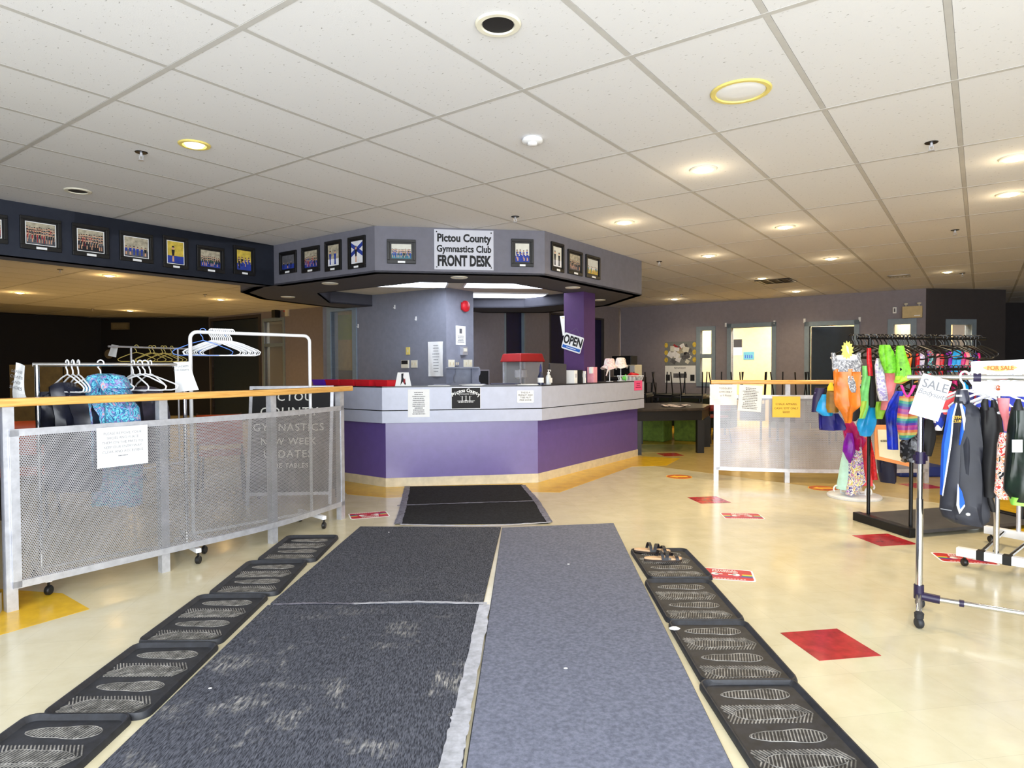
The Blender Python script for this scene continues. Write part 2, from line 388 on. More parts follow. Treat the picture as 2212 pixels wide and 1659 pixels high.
for i in range(-6, 23):
    mb = MB(); p0 = O2 + e2 * i * b_ - n2 * 20; p1 = O2 + e2 * i * b_ + n2 * 20
    mb.bar((p0.x, p0.y, ZC + 0.002), (p1.x, p1.y, ZC + 0.002), 0.027, 0.006); build('grid_bar', mb, m_cgrid, ceiling)
for j in range(-22, 25):
    mb = MB(); p0 = O2 + n2 * j * a_ - e2 * 10; p1 = O2 + n2 * j * a_ + e2 * 28
    mb.bar((p0.x, p0.y, ZC + 0.0035), (p1.x, p1.y, ZC + 0.0035), 0.027, 0.007); build('grid_bar', mb, m_cgrid, ceiling)
# ---------------------------------------------------------------- outer shell
def shell(name, x0, x1, y0, y1, m, z0=0, z1=ZC + 0.03):
    mb = MB(); mb.box(x0, x1, y0, y1, z0, z1); return build(name, mb, m, kind='structure')
shell('wall_left_outer', RX0 - 0.2, RX0, RY0, RY1, m_wnavy); shell('wall_right_outer', RX1, RX1 + 0.2, RY0, RY1, m_wdark); shell('wall_back_outer', RX0, RX1, RY1, RY1 + 0.2, m_wdark)
# glazed entrance wall behind the photographer
mb = MB(); yy = RY0
mb.box(RX0, -3.3, yy - 0.2, yy, 0, ZC + 0.03); mb.box(3.3, 5.0, yy - 0.2, yy, 0, ZC + 0.03); mb.box(8.5, RX1, yy - 0.2, yy, 0, ZC + 0.03)
mb.box(-3.3, 3.3, yy - 0.2, yy, 2.62, ZC + 0.03); mb.box(5.0, 8.5, yy - 0.2, yy, 2.62, ZC + 0.03); mb.box(5.0, 8.5, yy - 0.2, yy, 0, 0.35)
build('wall_front', mb, m_wgrey, kind='structure')
for nm, xs, z0 in (('window_1', (-3.3, -1.65, 0.0, 1.65, 3.3), 0.0), ('window_2', (5.0, 6.75, 8.5), 0.35)):
    mb = MB()
    for x in xs: mb.box(x - 0.03, x + 0.03, yy - 0.14, yy - 0.06, z0, 2.62)
    mb.box(xs[0], xs[-1], yy - 0.14, yy - 0.06, 2.56, 2.62); mb.box(xs[0], xs[-1], yy - 0.14, yy - 0.06, z0, z0 + 0.1)
    w = build(nm, mb, m_alu, kind='structure')
    for xa, xb in zip(xs, xs[1:]):
        mb = MB(); mb.box(xa + 0.03, xb - 0.03, yy - 0.105, yy - 0.095, z0 + 0.1, 2.56); build('pane', mb, m_glass, w)
# ---------------------------------------------------------------- bulkhead
C2 = Vector((-1.39, 6.61)); D2 = C2 + P_ * 1.765; B2 = C2 + N_ * 1.73; E2 = D2 + E_ * 2.42; A2 = B2 - E_ * 5.2; F2 = E2 + Q_ * 1.5
SB = 2.285
W_AB = Wall(A2, E_); W_BC = Wall(B2, -N_); W_CD = Wall(C2, P_); W_DE = Wall(D2, E_)
J1 = Vector((-3.05, 7.72)); G1 = Vector((-3.46, 8.28)); G2 = Vector((-3.52, 9.1)); G3 = Vector((-3.0, 10.2)); G4 = Vector((-2.2, 11.4)); F3 = Vector((0.6, 11.6))
outer = [B2, C2, D2, E2, F2, F3, G4, G3, G2, G1, J1]
inner = [Vector((-1.05, 7.40)), Vector((0.03, 7.57)), Vector((0.98, 8.88)), Vector((0.8, 10.1)), Vector((0.2, 10.6)), Vector((-1.9, 10.55)), Vector((-2.69, 9.63)), Vector((-2.5, 8.42))]
def ring(outer, inner, z, m, name, kind='structure', parent=None, th=0.02):
    bm = bmesh.new(); vo = [bm.verts.new((p.x, p.y, z)) for p in outer]; vi = [bm.verts.new((p.x, p.y, z)) for p in inner]
    es = [bm.edges.new((vo[i], vo[(i + 1) % len(vo)])) for i in range(len(vo))] + [bm.edges.new((vi[i], vi[(i + 1) % len(vi)])) for i in range(len(vi))]
    bmesh.ops.triangle_fill(bm, use_beauty=True, edges=es)
    me = bpy.data.meshes.new(name); bm.to_mesh(me); bm.free(); me.materials.append(m); o = bpy.data.objects.new(name, me); COL.objects.link(o)
    md = o.modifiers.new('s', 'SOLIDIFY'); md.thickness = th; md.offset = 0
    if parent: o.parent = parent
    else: o['kind'] = kind
    return o
bk = MB()
def seg(mb, p, q, t, z0, z1, inward=1, mi=0):
    d = (q - p).normalized(); nn = Vector((-d.y, d.x)) * t * inward
    mb.prism([(p.x, p.y), (q.x, q.y), (q.x + nn.x, q.y + nn.y), (p.x + nn.x, p.y + nn.y)], z0, z1, mi)
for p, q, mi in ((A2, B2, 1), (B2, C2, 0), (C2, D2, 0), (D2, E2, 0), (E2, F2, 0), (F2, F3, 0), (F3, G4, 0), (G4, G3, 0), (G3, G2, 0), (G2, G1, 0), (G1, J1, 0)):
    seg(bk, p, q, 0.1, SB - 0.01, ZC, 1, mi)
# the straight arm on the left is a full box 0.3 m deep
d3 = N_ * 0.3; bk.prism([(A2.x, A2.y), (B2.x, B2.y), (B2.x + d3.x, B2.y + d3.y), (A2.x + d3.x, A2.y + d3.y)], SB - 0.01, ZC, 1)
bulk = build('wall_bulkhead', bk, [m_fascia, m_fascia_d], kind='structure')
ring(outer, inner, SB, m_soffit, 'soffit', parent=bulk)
mb = MB()
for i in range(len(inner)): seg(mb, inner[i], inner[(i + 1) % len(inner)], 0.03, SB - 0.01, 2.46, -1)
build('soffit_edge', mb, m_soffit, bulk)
mb = MB(); cin = sum(inner, Vector((0, 0))) / len(inner); mb.prism([tuple(cin + (p - cin) * 1.05) for p in inner], 2.45, 2.47); inner_ceil = build('ceiling_inner', mb, m_soffit_in, kind='structure')
# navy beam on the left of the opening
mb = MB(); mb.bar((-3.0, 9.45, 2.365), (-2.25, 10.42, 2.365), 0.16, 0.17); build('navy_beam', mb, m_fascia_d, bulk)
# fluorescent panels in the inner ceiling
def panel_light(u0, v0, u1, v1, lab):
    p = G((u0 + u1) / 2, (v0 + v1) / 2, 2.44); t = thing('fluorescent_panel', lab, 'ceiling light', (p.x, p.y, 2.44), A0, 'fluorescent panels inside the reception ceiling')
    mb = MB(); mb.box(-0.31, 0.31, -0.61, 0.61, -0.004, 0.008)
    for x0, x1, y0, y1 in ((-0.31, 0.31, -0.61, -0.585), (-0.31, 0.31, 0.585, 0.61), (-0.31, -0.285, -0.61, 0.61), (0.285, 0.31, -0.61, 0.61)): mb.box(x0, x1, y0, y1, -0.012, 0)
    f = MB(); f.box(-0.285, 0.285, -0.585, 0.585, -0.009, -0.004); build('frame', mb, m_white, t); build('lens', f, m_fluo, t); return t
panel_light(810, 618, 930, 608, 'fluorescent ceiling panel left of the reception centre, seen edge-on under the soffit').rotation_euler.z = A0 + PI / 2
panel_light(1065, 614, 1130, 617, 'fluorescent ceiling panel, the farther-up and dimmer of the two right ones').rotation_euler.z = A0 + PI / 2
panel_light(1023, 642, 1165, 634, 'brightest fluorescent ceiling panel over the popcorn machine side').rotation_euler.z = A0 + PI / 2
lamp = bpy.data.lights.new('reception_fluorescent', 'AREA'); lamp.shape = 'RECTANGLE'; lamp.size = 1.6; lamp.size_y = 0.6; lamp.energy = 15; lamp.color = (0.92, 0.95, 1)
lo = bpy.data.objects.new('reception_fluorescent', lamp); COL.objects.link(lo); lo.location = (-0.2, 8.7, 2.40)
# ---------------------------------------------------------------- reception core walls
K2 = Vector((-0.94, 9.3)); W1 = Wall(K2 + N_ * 5.0, -N_); W2 = Wall(K2, E_)
x_c = 5.0; xl = W1.xz(763, 750)[0]; xw0 = W1.xz(716, 750)[0]; xf0 = W1.xz(698, 750)[0]
wall_obj('wall_reception_left', W1, xf0, x_c, 0, 2.45, m_wgrey, 0.14, [(xw0, xl, 0.95, 2.26)])
x2 = W2.xz(1023, 750)[0]
wall_obj('wall_reception_right', W2, 0.1395, x2, 0, 2.45, m_wgrey, 0.14)
def window(name, W, x0, x1, z0, z1, fw=0.06, mull=(), m=m_frame, pane=m_glass, d=0.14, extra_h=()):
    mb = MB(); mb.M = W.M.copy()
    for a, b, c, e in ((x0 - fw, x0, z0 - fw, z1 + fw), (x1, x1 + fw, z0 - fw, z1 + fw), (x0, x1, z1, z1 + fw), (x0, x1, z0 - fw, z0)): mb.box(a, b, -0.02, d, c, e)
    for z in mull: mb.box(x0, x1, -0.01, d - 0.02, z - fw / 2, z + fw / 2)
    w = build(name, mb, m, kind='structure')
    if pane:
        zs = [z0] + sorted(mull) + [z1]
        for a, b in zip(zs, zs[1:]):
            p = MB(); p.M = W.M.copy(); p.box(x0, x1, d / 2 - 0.003, d / 2 + 0.003, a, b); build('pane', p, pane, w)
    return w
window('window_3', W1, xw0, xl - 0.005, 0.95, 2.24, 0.1)
# back wall behind reception with tall navy doors
W5 = Wall((-0.75, 11.2), E_)
def X5(u): return W5.xz(u, 760)[0]
doorx = [(X5(1090), X5(1133)), (X5(1187), X5(1304))]
wall_obj('wall_back', W5, -0.8, W5.xz(1340, 700)[0], 0, ZC, m_wtaupe, 0.12, [(a, b, 0, 2.44) for a, b in doorx])
for k, (a, b) in enumerate(doorx):
    mb = MB(); mb.M = W5.M.copy(); n_l = 1 if k == 0 else 2; w = (b - a) / n_l
    d = MB(); d.M = W5.M.copy()
    for i in range(n_l): d.box(a + i * w + 0.03, a + (i + 1) * w - 0.01, 0.05, 0.09, 0.01, 2.40)
    for x in (a, b - 0.03): mb.box(x, x + 0.04, -0.01, 0.12, 0, 2.44)
    mb.box(a, b, -0.01, 0.12, 2.40, 2.44)
    dr = build('door_%d' % (k + 1), d, m_navy, kind='structure'); build('door_frame', mb, m_wdark if k else m_frame, dr)
    h = MB(); h.M = W5.M.copy(); h.tube([(a + w - 0.08, 0.05, 1.0), (a + w - 0.08, 0.0, 1.0), (a + w - 0.18, 0.0, 1.0)], 0.01); build('door_handle', h, m_chrome, dr)
# long right-hand wall
W6 = Wall((5.0, 14.1), -N_)
def X6(u): return W6.xz(u, 760)[0]
xk = X6(1999)
wins = dict(s1=(X6(1513), X6(1537)), w2=(X6(1580), X6(1667)), dr=(X6(1748), X6(1845)), s2=(X6(1930), X6(1966)))
ztop = W6.xz(1620, 707)[1]
holes = [(wins['s1'][0], wins['s1'][1], 0.95, W6.xz(1525, 713)[1]), (wins['w2'][0], wins['w2'][1], 0.0, ztop), (wins['dr'][0], wins['dr'][1], 0, W6.xz(1797, 703)[1]), (wins['s2'][0], wins['s2'][1], 0.95, W6.xz(1948, 699)[1])]
xc6 = X6(1340)
wall_obj('wall_right', W6, xc6, xk, 0, ZC, m_wtaupe, 0.12, holes)
window('window_4', W6, holes[0][0], holes[0][1], 0.95, holes[0][3] - 0.01, 0.09, (W6.xz(1525, 769)[1],))
window('window_5', W6, holes[3][0], holes[3][1], 0.95, holes[3][3] - 0.01, 0.1, (1.75,))
def doorframe(name, W, h, fw=0.09):
    mb = MB(); mb.M = W.M.copy()
    for a, b, c, e in ((h[0] - fw, h[0], 0, h[3] + fw), (h[1], h[1] + fw, 0, h[3] + fw), (h[0] - fw, h[1] + fw, h[3], h[3] + fw)): mb.box(a, b, -0.03, 0.15, c, e)
    return build(name, mb, m_frame, kind='structure')
doorframe('door_3', W6, holes[1]); df = doorframe('door_4', W6, holes[2])
mb = MB(); mb.M = W6.M @ T(holes[2][0] + 0.02, 0.14, 0) @ RZ(math.radians(30)); mb.box(0, 0.92, 0, 0.045, 0.01, holes[2][3] - 0.005)
build('door_leaf', mb, m_blue_door, df)
mb = MB(); mb.M = W6.M @ T(holes[2][0] + 0.02, 0.14, 0) @ RZ(math.radians(30)); mb.tube([(0.84, 0, 1.0), (0.84, -0.05, 1.0), (0.74, -0.05, 1.0)], 0.011); build('door_handle', mb, m_chrome, df)
# office behind the long wall
wo = Wall(W6.p + W6.n * 1.9, W6.d)
wall_obj('wall_office_back', wo, xc6, xk + 0.9, 0, ZC, m_wbeige, 0.1)
for xx in (holes[2][1] + 0.6,):
    mb = MB(); mb.M = W6.M.copy(); mb.box(xx, xx + 0.08, 0.12, 1.9, 0, ZC); build('wall_office_partition', mb, m_wbeige, kind='structure')
for s_, e_ in ((-3.2, 120), (-0.6, 150), (1.6, 70)):
    d = bpy.data.lights.new('office_ceiling_light', 'AREA'); d.size = 0.6; d.energy = e_; d.color = (1.0, 0.90, 0.74); q = W6.p + W6.d * (s_ + 1.5) + W6.n * 1.0; o = bpy.data.objects.new('office_ceiling_light', d); COL.objects.link(o); o.location = (q.x, q.y, 2.68)
# corner return and the short wall on the far right
Kp = W6.p + W6.d * xk; W7 = Wall(Kp, P_); x7 = W7.xz(2171, 760)[0]; h7 = (W7.xz(2052, 760)[0], W7.xz(2097, 760)[0], 0.95, W7.xz(2075, 700)[1])
wall_obj('wall_right_end', W7, 0, x7, 0, ZC, m_wdark, 0.12, [h7]); window('window_6', W7, h7[0], h7[1], 0.95, h7[3] - 0.01, 0.1)
wall_obj('wall_office_end', Wall(W7.p + W7.n * 1.3, W7.d), 0.1, x7 - 0.1, 0, ZC, m_wbeige, 0.1)
Ke = Kp + P_ * x7; W8 = Wall(Ke, Q_); wall_obj('wall_right_return', W8, 0.05, 3.4, 0, ZC, m_wdark, 0.12)
W9 = Wall(Ke + Q_ * 2.2, P_); wall_obj('wall_far_right', W9, 0, 4.5, 0, ZC, m_wdark, 0.1, [(0.55, 1.6, 0, 2.1)])
mb = MB(); mb.M = W9.M.copy(); mb.box(0.5, 1.65, 0.6, 0.65, 0, 2.2); build('wall_hall_beyond', mb, mat('hall_yellow', (240, 205, 110), 0.7), kind='structure')
mb = MB(); mb.M = W9.M.copy()
for q in ((0.47, 0.55, 0, 2.18), (1.6, 1.68, 0, 2.18), (0.55, 1.6, 2.1, 2.18)): mb.box(q[0], q[1], -0.03, 0.12, q[2], q[3])
build('door_5', mb, mat('oak_casing', (150, 110, 50), 0.6), kind='structure')
# left part: walls of the far room
W3 = Wall((-4.53 - 0.81 * 5, 15.2 + 0.587 * 5), -N_)
x3r = W3.xz(700, 760)[0]; hw = (W3.xz(572, 760)[0], W3.xz(612, 760)[0], 0.8, W3.xz(590, 694)[1]); hd = (W3.xz(458, 760)[0], W3.xz(560, 760)[0], 0, W3.xz(510, 690)[1])
wall_obj('wall_left_inner', W3, W3.xz(452, 760)[0], x3r, 0, ZC, m_wtaupe, 0.12, [hd, hw])
window('window_7', W3, hw[0], hw[1], hw[2], hw[3], 0.08, (1.9,))
mb = MB(); mb.M = W3.M.copy(); mb.box(hd[0] + 0.02, hd[1] - 0.02, 0.04, 0.09, 0.01, hd[3] - 0.01); d6 = build('door_6', mb, m_blue_door, kind='structure')
mb = MB(); mb.M = W3.M.copy()
for a, b, c, e in ((hd[0] - 0.08, hd[0], 0, hd[3] + 0.08), (hd[1], hd[1] + 0.1, 0, hd[3] + 0.08), (hd[0], hd[1], hd[3], hd[3] + 0.08)): mb.box(a, b, -0.02, 0.13, c, e)
build('door_frame', mb, m_wdark, d6)
L0 = W3.p + W3.d * W3.xz(452, 760)[0]
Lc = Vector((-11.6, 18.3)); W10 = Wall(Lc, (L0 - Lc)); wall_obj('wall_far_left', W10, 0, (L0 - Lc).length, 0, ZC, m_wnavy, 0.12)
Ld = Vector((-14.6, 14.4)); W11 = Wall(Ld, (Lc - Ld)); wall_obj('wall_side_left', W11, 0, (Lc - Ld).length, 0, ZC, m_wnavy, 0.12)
# gym hall seen through the interior windows
mb = MB(); mb.M = W1.M.copy(); mb.box(-3.2, 1.2, 3.4, 3.5, 0, 2.744); gy = build('wall_gym', mb, mat('gym_wall', (190, 176, 112), 0.8), kind='structure')
mb = MB(); mb.M = W1.M.copy(); mb.box(-3.2, 1.2, 3.36, 3.40, 2.0, 2.6); build('green_band', mb, mat('gym_green', (120, 160, 40), 0.8), gy)
mb = MB(); mb.M = W1.M.copy(); mb.box(-3.2, 1.2, 3.34, 3.39, 0, 1.25); build('dark_mat_wall', mb, m_wnavy, gy)
mb = MB(); mb.M = W3.M.copy(); mb.box(hw[0] - 1.2, hw[1] + 1.2, 2.2, 2.3, 0, 2.744); d = bpy.data.lights.new('gym_light', 'AREA'); d.size = 0.8; d.energy = 60; d.color = (1, 0.88, 0.7); q = W3.p + W3.d * ((hw[0] + hw[1]) / 2) + W3.n * 1.2; o = bpy.data.objects.new('gym_light', d); COL.objects.link(o); o.location = (q.x, q.y, 2.7)
g2 = build('wall_gym_end', mb, mat('gym_wall2', (225, 205, 165), 0.8), kind='structure')
mb = MB(); mb.M = W3.M.copy(); mb.box(hw[0] - 1.2, hw[1] + 1.2, 2.1, 2.18, 0, 1.25); build('brown_mat_wall', mb, mat('brownmat', (92, 62, 36), 0.8), g2)
# short wall end at the left edge by the first railing post
mb = MB(); mb.prism([(-2.76, 3.44), (-2.71, 3.36), (-4.6, 1.6), (-4.68, 1.7)], 0.0, 1.09); wl = build('wall_left', mb, m_lav, kind='structure')
mb = MB(); mb.prism([(-2.752, 3.45), (-2.70, 3.352), (-4.6, 1.59), (-4.69, 1.7)], 0.0, 0.1); build('baseboard', mb, m_base, wl)
# ---------------------------------------------------------------- reception desk
DA = Vector((-1.38, 7.03)); DB = DA + P_ * 1.69; DC = DB + E_ * 2.62; DL = DA + N_ * 1.12
desk = thing('reception_desk', 'angled purple and lavender reception desk standing under the grey bulkhead', 'reception desk', (DA.x, DA.y, 0))
def poly_strip(mb, pts, off0, off1, z0, z1):
    """closed strip along an open polyline, offset outwards (towards the viewer) by off0/off1"""
    def offs(o):
        r = []
        for i, p in enumerate(pts):
            ns = []
            if i > 0: d = (pts[i] - pts[i - 1]).normalized(); ns.append(Vector((d.y, -d.x)))
            if i < len(pts) - 1: d = (pts[i + 1] - pts[i]).normalized(); ns.append(Vector((d.y, -d.x)))
            m_ = sum(ns, Vector((0, 0))) / len(ns); r.append(p + m_ * (o / m_.length_squared))
        return r
    a, b = offs(off0), offs(off1)
    for i in range(len(pts) - 1):
        mb.prism([tuple(b[i]), tuple(b[i + 1]), tuple(a[i + 1]), tuple(a[i])], z0, z1)
    return mb
dp = [DL, DA, DB, DC]
DCe = DB + E_ * 2.68
dp2 = [DL, DA, DB, DCe]
build('lower_panel', poly_strip(MB(), dp, -0.06, 0.0, 0.0, 0.72), m_purple, desk, world=True)
build('vinyl_base', poly_strip(MB(), dp, 0.0, 0.008, 0.0, 0.098), m_base, desk, world=True)
build('upper_band', poly_strip(MB(), dp2, -0.05, 0.075, 0.845, 1.088), m_lav, desk, world=True)
build('groove', poly_strip(MB(), dp2, -0.05, 0.062, 0.835, 0.845), m_ink, desk, world=True)
build('lower_band', poly_strip(MB(), dp2, -0.05, 0.078, 0.705, 0.835), m_lav, desk, world=True)
ct = poly_strip(MB(), [DL, DA, DB, DB + E_ * 1.2], -0.38, 0.072, 1.088, 1.1); poly_strip(ct, [DB + E_ * 1.2, DB + E_ * 1.66], -0.06, 0.072, 1.088, 1.1); poly_strip(ct, [DB + E_ * 1.66, DCe], -0.38, 0.072, 1.088, 1.1)
build('counter_top', ct, m_top, desk, world=True)
build('work_surface', poly_strip(MB(), [DL, DA, DB, DB + E_ * 1.15], -0.85, -0.06, 0.70, 0.74), m_top, desk, world=True)
W_DF = Wall(DA - Q_ * 0.0775, P_); W_DR = Wall(DB + U(-45) * 0.0775, E_)
# purple column behind the right wing
cc = at(1252, 760, 8.58); col = MB(); col.M = T(cc.x + 0.0, cc.y, 0) @ RZ(A0 + PI / 4); col.box(-0.15, 0.15, -0.15, 0.15, 0, SB - 0.01)
colm = build('wall_column', col, m_purple_d, kind='structure')
# ---------------------------------------------------------------- things fixed to the ceiling
ring_prof = [(0.0, 0)]
def down(u, v, kind, label, warm=1.0):
    p = G(u, v, ZC); nm = 'downlight'
    t = thing(nm, label, 'ceiling light', (p.x, p.y, ZC), 0, 'recessed downlights')
    mb = MB(); R1, R2 = 0.098, 0.068
    if kind == 'speaker': R1, R2 = 0.155, 0.125
    pr = [(R2, 0.0), (R2, -0.004), (R2 + 0.004, -0.009), (R1 - 0.006, -0.009), (R1, -0.003), (R1, 0.0)]
    v_ = []; f_ = []; sg = 28
    for r, z in pr:
        for k in range(sg): v_.append((r * math.cos(2 * PI * k / sg), r * math.sin(2 * PI * k / sg), z))
    for i in range(len(pr) - 1):
        for k in range(sg): f_.append((i * sg + k, i * sg + (k + 1) % sg, (i + 1) * sg + (k + 1) % sg, (i + 1) * sg + k))
    mb.add(v_, f_); build('trim_ring', mb, m_trimy if kind in ('off_yellow', 'speaker') else m_trimw, t, smooth=True)
    if kind in ('lit', 'dim', 'off_yellow'):
        b = MB(); b.lathe([(0.0, -0.022), (0.03, -0.02), (0.052, -0.012), (0.06, 0.0), (0.0, 0.001)], seg=16); build('bulb', b, m_bulb if kind == 'lit' else m_bulb_dim, t, smooth=True)
        if kind == 'lit' or (kind == 'dim' and warm > 0.5):
            for ty, en, zz in (('SPOT', 66, -0.03), ('POINT', 1.5, -0.10)):
                d = bpy.data.lights.new('bulb_light', ty); d.energy = en * warm * (1 if kind == 'lit' else 0.6); d.color = (1.0, 0.78, 0.46) if u > 600 else (1.0, 0.62, 0.22); d.shadow_soft_size = 0.06
                if ty == 'SPOT': d.spot_size = math.radians(150); d.spot_blend = 0.9
                lo_ = bpy.data.objects.new('bulb_light', d); COL.objects.link(lo_); lo_.location = (0, 0, zz); lo_.parent = t
    elif kind == 'empty':
        b = MB(); b.lathe([(0.066, -0.0035), (0.066, -0.001), (0.0, -0.001)], seg=24); build('open_can', b, m_ink, t)
    elif kind == 'speaker':
        t['group'] = ''; t['category'] = 'speaker'; t['label'] = label
        b = MB(); b.lathe([(0.0, -0.006), (0.06, -0.006), (0.12, -0.004), (0.126, -0.001), (0.0, 0.0)], seg=28); build('grille', b, m_white, t, smooth=True)
    return t
sp_t = down(1600, 197, 'speaker', 'round white ceiling speaker with a yellowed rim, largest disc at upper right')
sp_t.name = 'ceiling_speaker'; del sp_t['group']
down(1519, 366, 'lit', 'brightest glowing downlight, nearest below the round ceiling speaker')
down(1349, 480, 'lit', 'glowing downlight nearest the right end of the framed photos on the bulkhead')
down(1696, 490, 'lit', 'glowing downlight under a hanging thread, right of centre on the ceiling')
down(1531, 552, 'lit', 'glowing downlight just beyond the right tip of the bulkhead')
down(1795, 558, 'lit', 'glowing downlight to the left of the dark ceiling vent\'s far side, above the clothes racks')
down(1720, 629, 'lit', 'glowing downlight nearest the top of the long grey wall with the doors')
down(1646, 601, 'dim', 'faint downlight just left of the dark square ceiling vent', 0.6)
down(2193, 341, 'lit', 'glowing downlight at the far right edge, the nearer of two')
down(2180, 419, 'lit', 'glowing downlight at the far right edge, the farther of two')
down(1457, 646, 'lit', 'small glowing downlight low on the ceiling right of the bulkhead')
down(2047, 587, 'dim', 'dim downlight above the dark corner on the far right', 0.6)
down(42, 632, 'lit', 'bright glowing downlight at the left edge in the room beyond the bulkhead', 2.4)
down(236, 595, 'lit', 'oval downlight below the third framed photo in the room beyond the bulkhead', 2.2)
down(281, 671, 'lit', 'small far downlight above the wall box in the dark left room', 2.0)
down(477, 647, 'lit', 'small far downlight above the white garment rack in the left room', 2.0)
down(420, 312, 'off_yellow', 'pale yellow oval downlight near the sprinkler at upper left')
down(168, 412, 'empty', 'dark empty downlight hole above the left framed photos')
down(1076, 52, 'empty', 'black empty downlight hole with white rim at the top centre')
def soffit_light(u, v, lab):
    p = G(u, v, SB - 0.01); t = thing('soffit_light', lab, 'ceiling light', (p.x, p.y, SB - 0.01), 0, 'small recessed lights in the dark soffit')
    b = MB(); b.lathe([(0.055, 0.0), (0.055, -0.004), (0.09, -0.008), (0.095, 0.0)], seg=20); build('trim_ring', b, m_trimw, t, smooth=True)
    b = MB(); b.lathe([(0.0, -0.006), (0.054, -0.004), (0.054, -0.001), (0.0, 0.0)], seg=20); build('lens', b, m_white, t)
for u, v, lab in ((713, 612, 'small unlit light in the soffit below the crossed-flag photo'), (992, 599, 'small unlit light in the soffit below the front desk sign'), (1237, 621, 'small unlit light in the soffit right at the purple column'),
                  (622, 641, 'small unlit light at the dark left end of the soffit'), (1294, 648, 'small unlit light in the soffit right of the purple column')): soffit_light(u, v, lab)
def sprinkler(u, v, lab, z=ZC):
    p = G(u, v, z); t = thing('sprinkler', lab, 'sprinkler', (p.x, p.y, z), 0, 'ceiling sprinklers')
    b = MB(); b.lathe([(0.0, -0.004), (0.036, -0.004), (0.04, 0.0)], seg=16); build('escutcheon', b, m_blackm, t)
    b = MB(); b.lathe([(0.008, 0), (0.01, -0.025), (0.005, -0.03)], seg=8); b.bar((-0.013, 0, -0.024), (-0.009, 0, -0.052), 0.003, 0.003); b.bar((0.013, 0, -0.024), (0.009, 0, -0.052), 0.003, 0.003); b.box(-0.014, 0.014, -0.003, 0.003, -0.026, -0.022)
    build('frame', b, m_alu, t)
    b = MB(); b.lathe([(0.0, -0.055), (0.02, -0.055), (0.019, -0.051), (0.0, -0.051)], seg=12); build('deflector', b, m_alu, t)
for u, v, lab in ((305, 329, 'sprinkler at upper left beside the pale yellow downlight'), (1113, 468, 'sprinkler just above the bulkhead over the front desk sign'), (2012, 308, 'largest sprinkler at upper right'),
                  (2063, 497, 'sprinkler at right above the doors with the emergency light'), (1424, 565, 'sprinkler just right of the bulkhead tip'), (2079, 590, 'small sprinkler above the dark end wall at far right'),
                  (130, 582, 'sprinkler below the second framed photo in the left room'), (443, 636, 'sprinkler left of the small far downlight over the white rack'), (200, 667, 'tiny far sprinkler in the left room'), (1472, 636, 'tiny sprinkler above the small low downlight right of the bulkhead')):
    sprinkler(u, v, lab)
p = G(1150, 300, ZC); t = thing('smoke_detector', 'round white smoke detector in the middle of the ceiling', 'smoke detector', (p.x, p.y, ZC))
b = MB(); b.lathe([(0.062, 0), (0.066, -0.006), (0.066, -0.018), (0.056, -0.026), (0.0, -0.026)], seg=28); build('housing', b, m_white, t, smooth=True)
b = MB(); b.lathe([(0.03, -0.026), (0.032, -0.036), (0.024, -0.042), (0, -0.042)], seg=20); build('sensor_cap', b, m_white, t, smooth=True)
def vent(u, v, w, lab, m, m2):
    p = G(u, v, ZC); t = thing('ceiling_vent', lab, 'vent', (p.x, p.y, ZC), th); h = w / 2
    b = MB()
    for x0, x1, y0, y1 in ((-h, h, -h, -h + 0.03), (-h, h, h - 0.03, h), (-h, -h + 0.03, -h, h), (h - 0.03, h, -h, h)): b.box(x0, x1, y0, y1, -0.01, 0.0)
    build('frame', b, m, t); b = MB(); b.box(-h + .03, h - .03, -h + .03, h - .03, -0.002, 0); build('backing', b, m2, t)
    for k in range(4):
        b = MB(); y = -h + 0.06 + k * (w - 0.12) / 3; b.bar((-h + 0.03, y, -0.008), (h - 0.03, y, -0.008), 0.03, 0.004); build('slat', b, m, t)
vent(1676, 607, 0.56, 'dark square ceiling vent above the long grey wall', m_blackm, m_ink); vent(1942, 596, 0.3, 'pale ceiling vent above the emergency light', m_cgrid, m_cgrid)
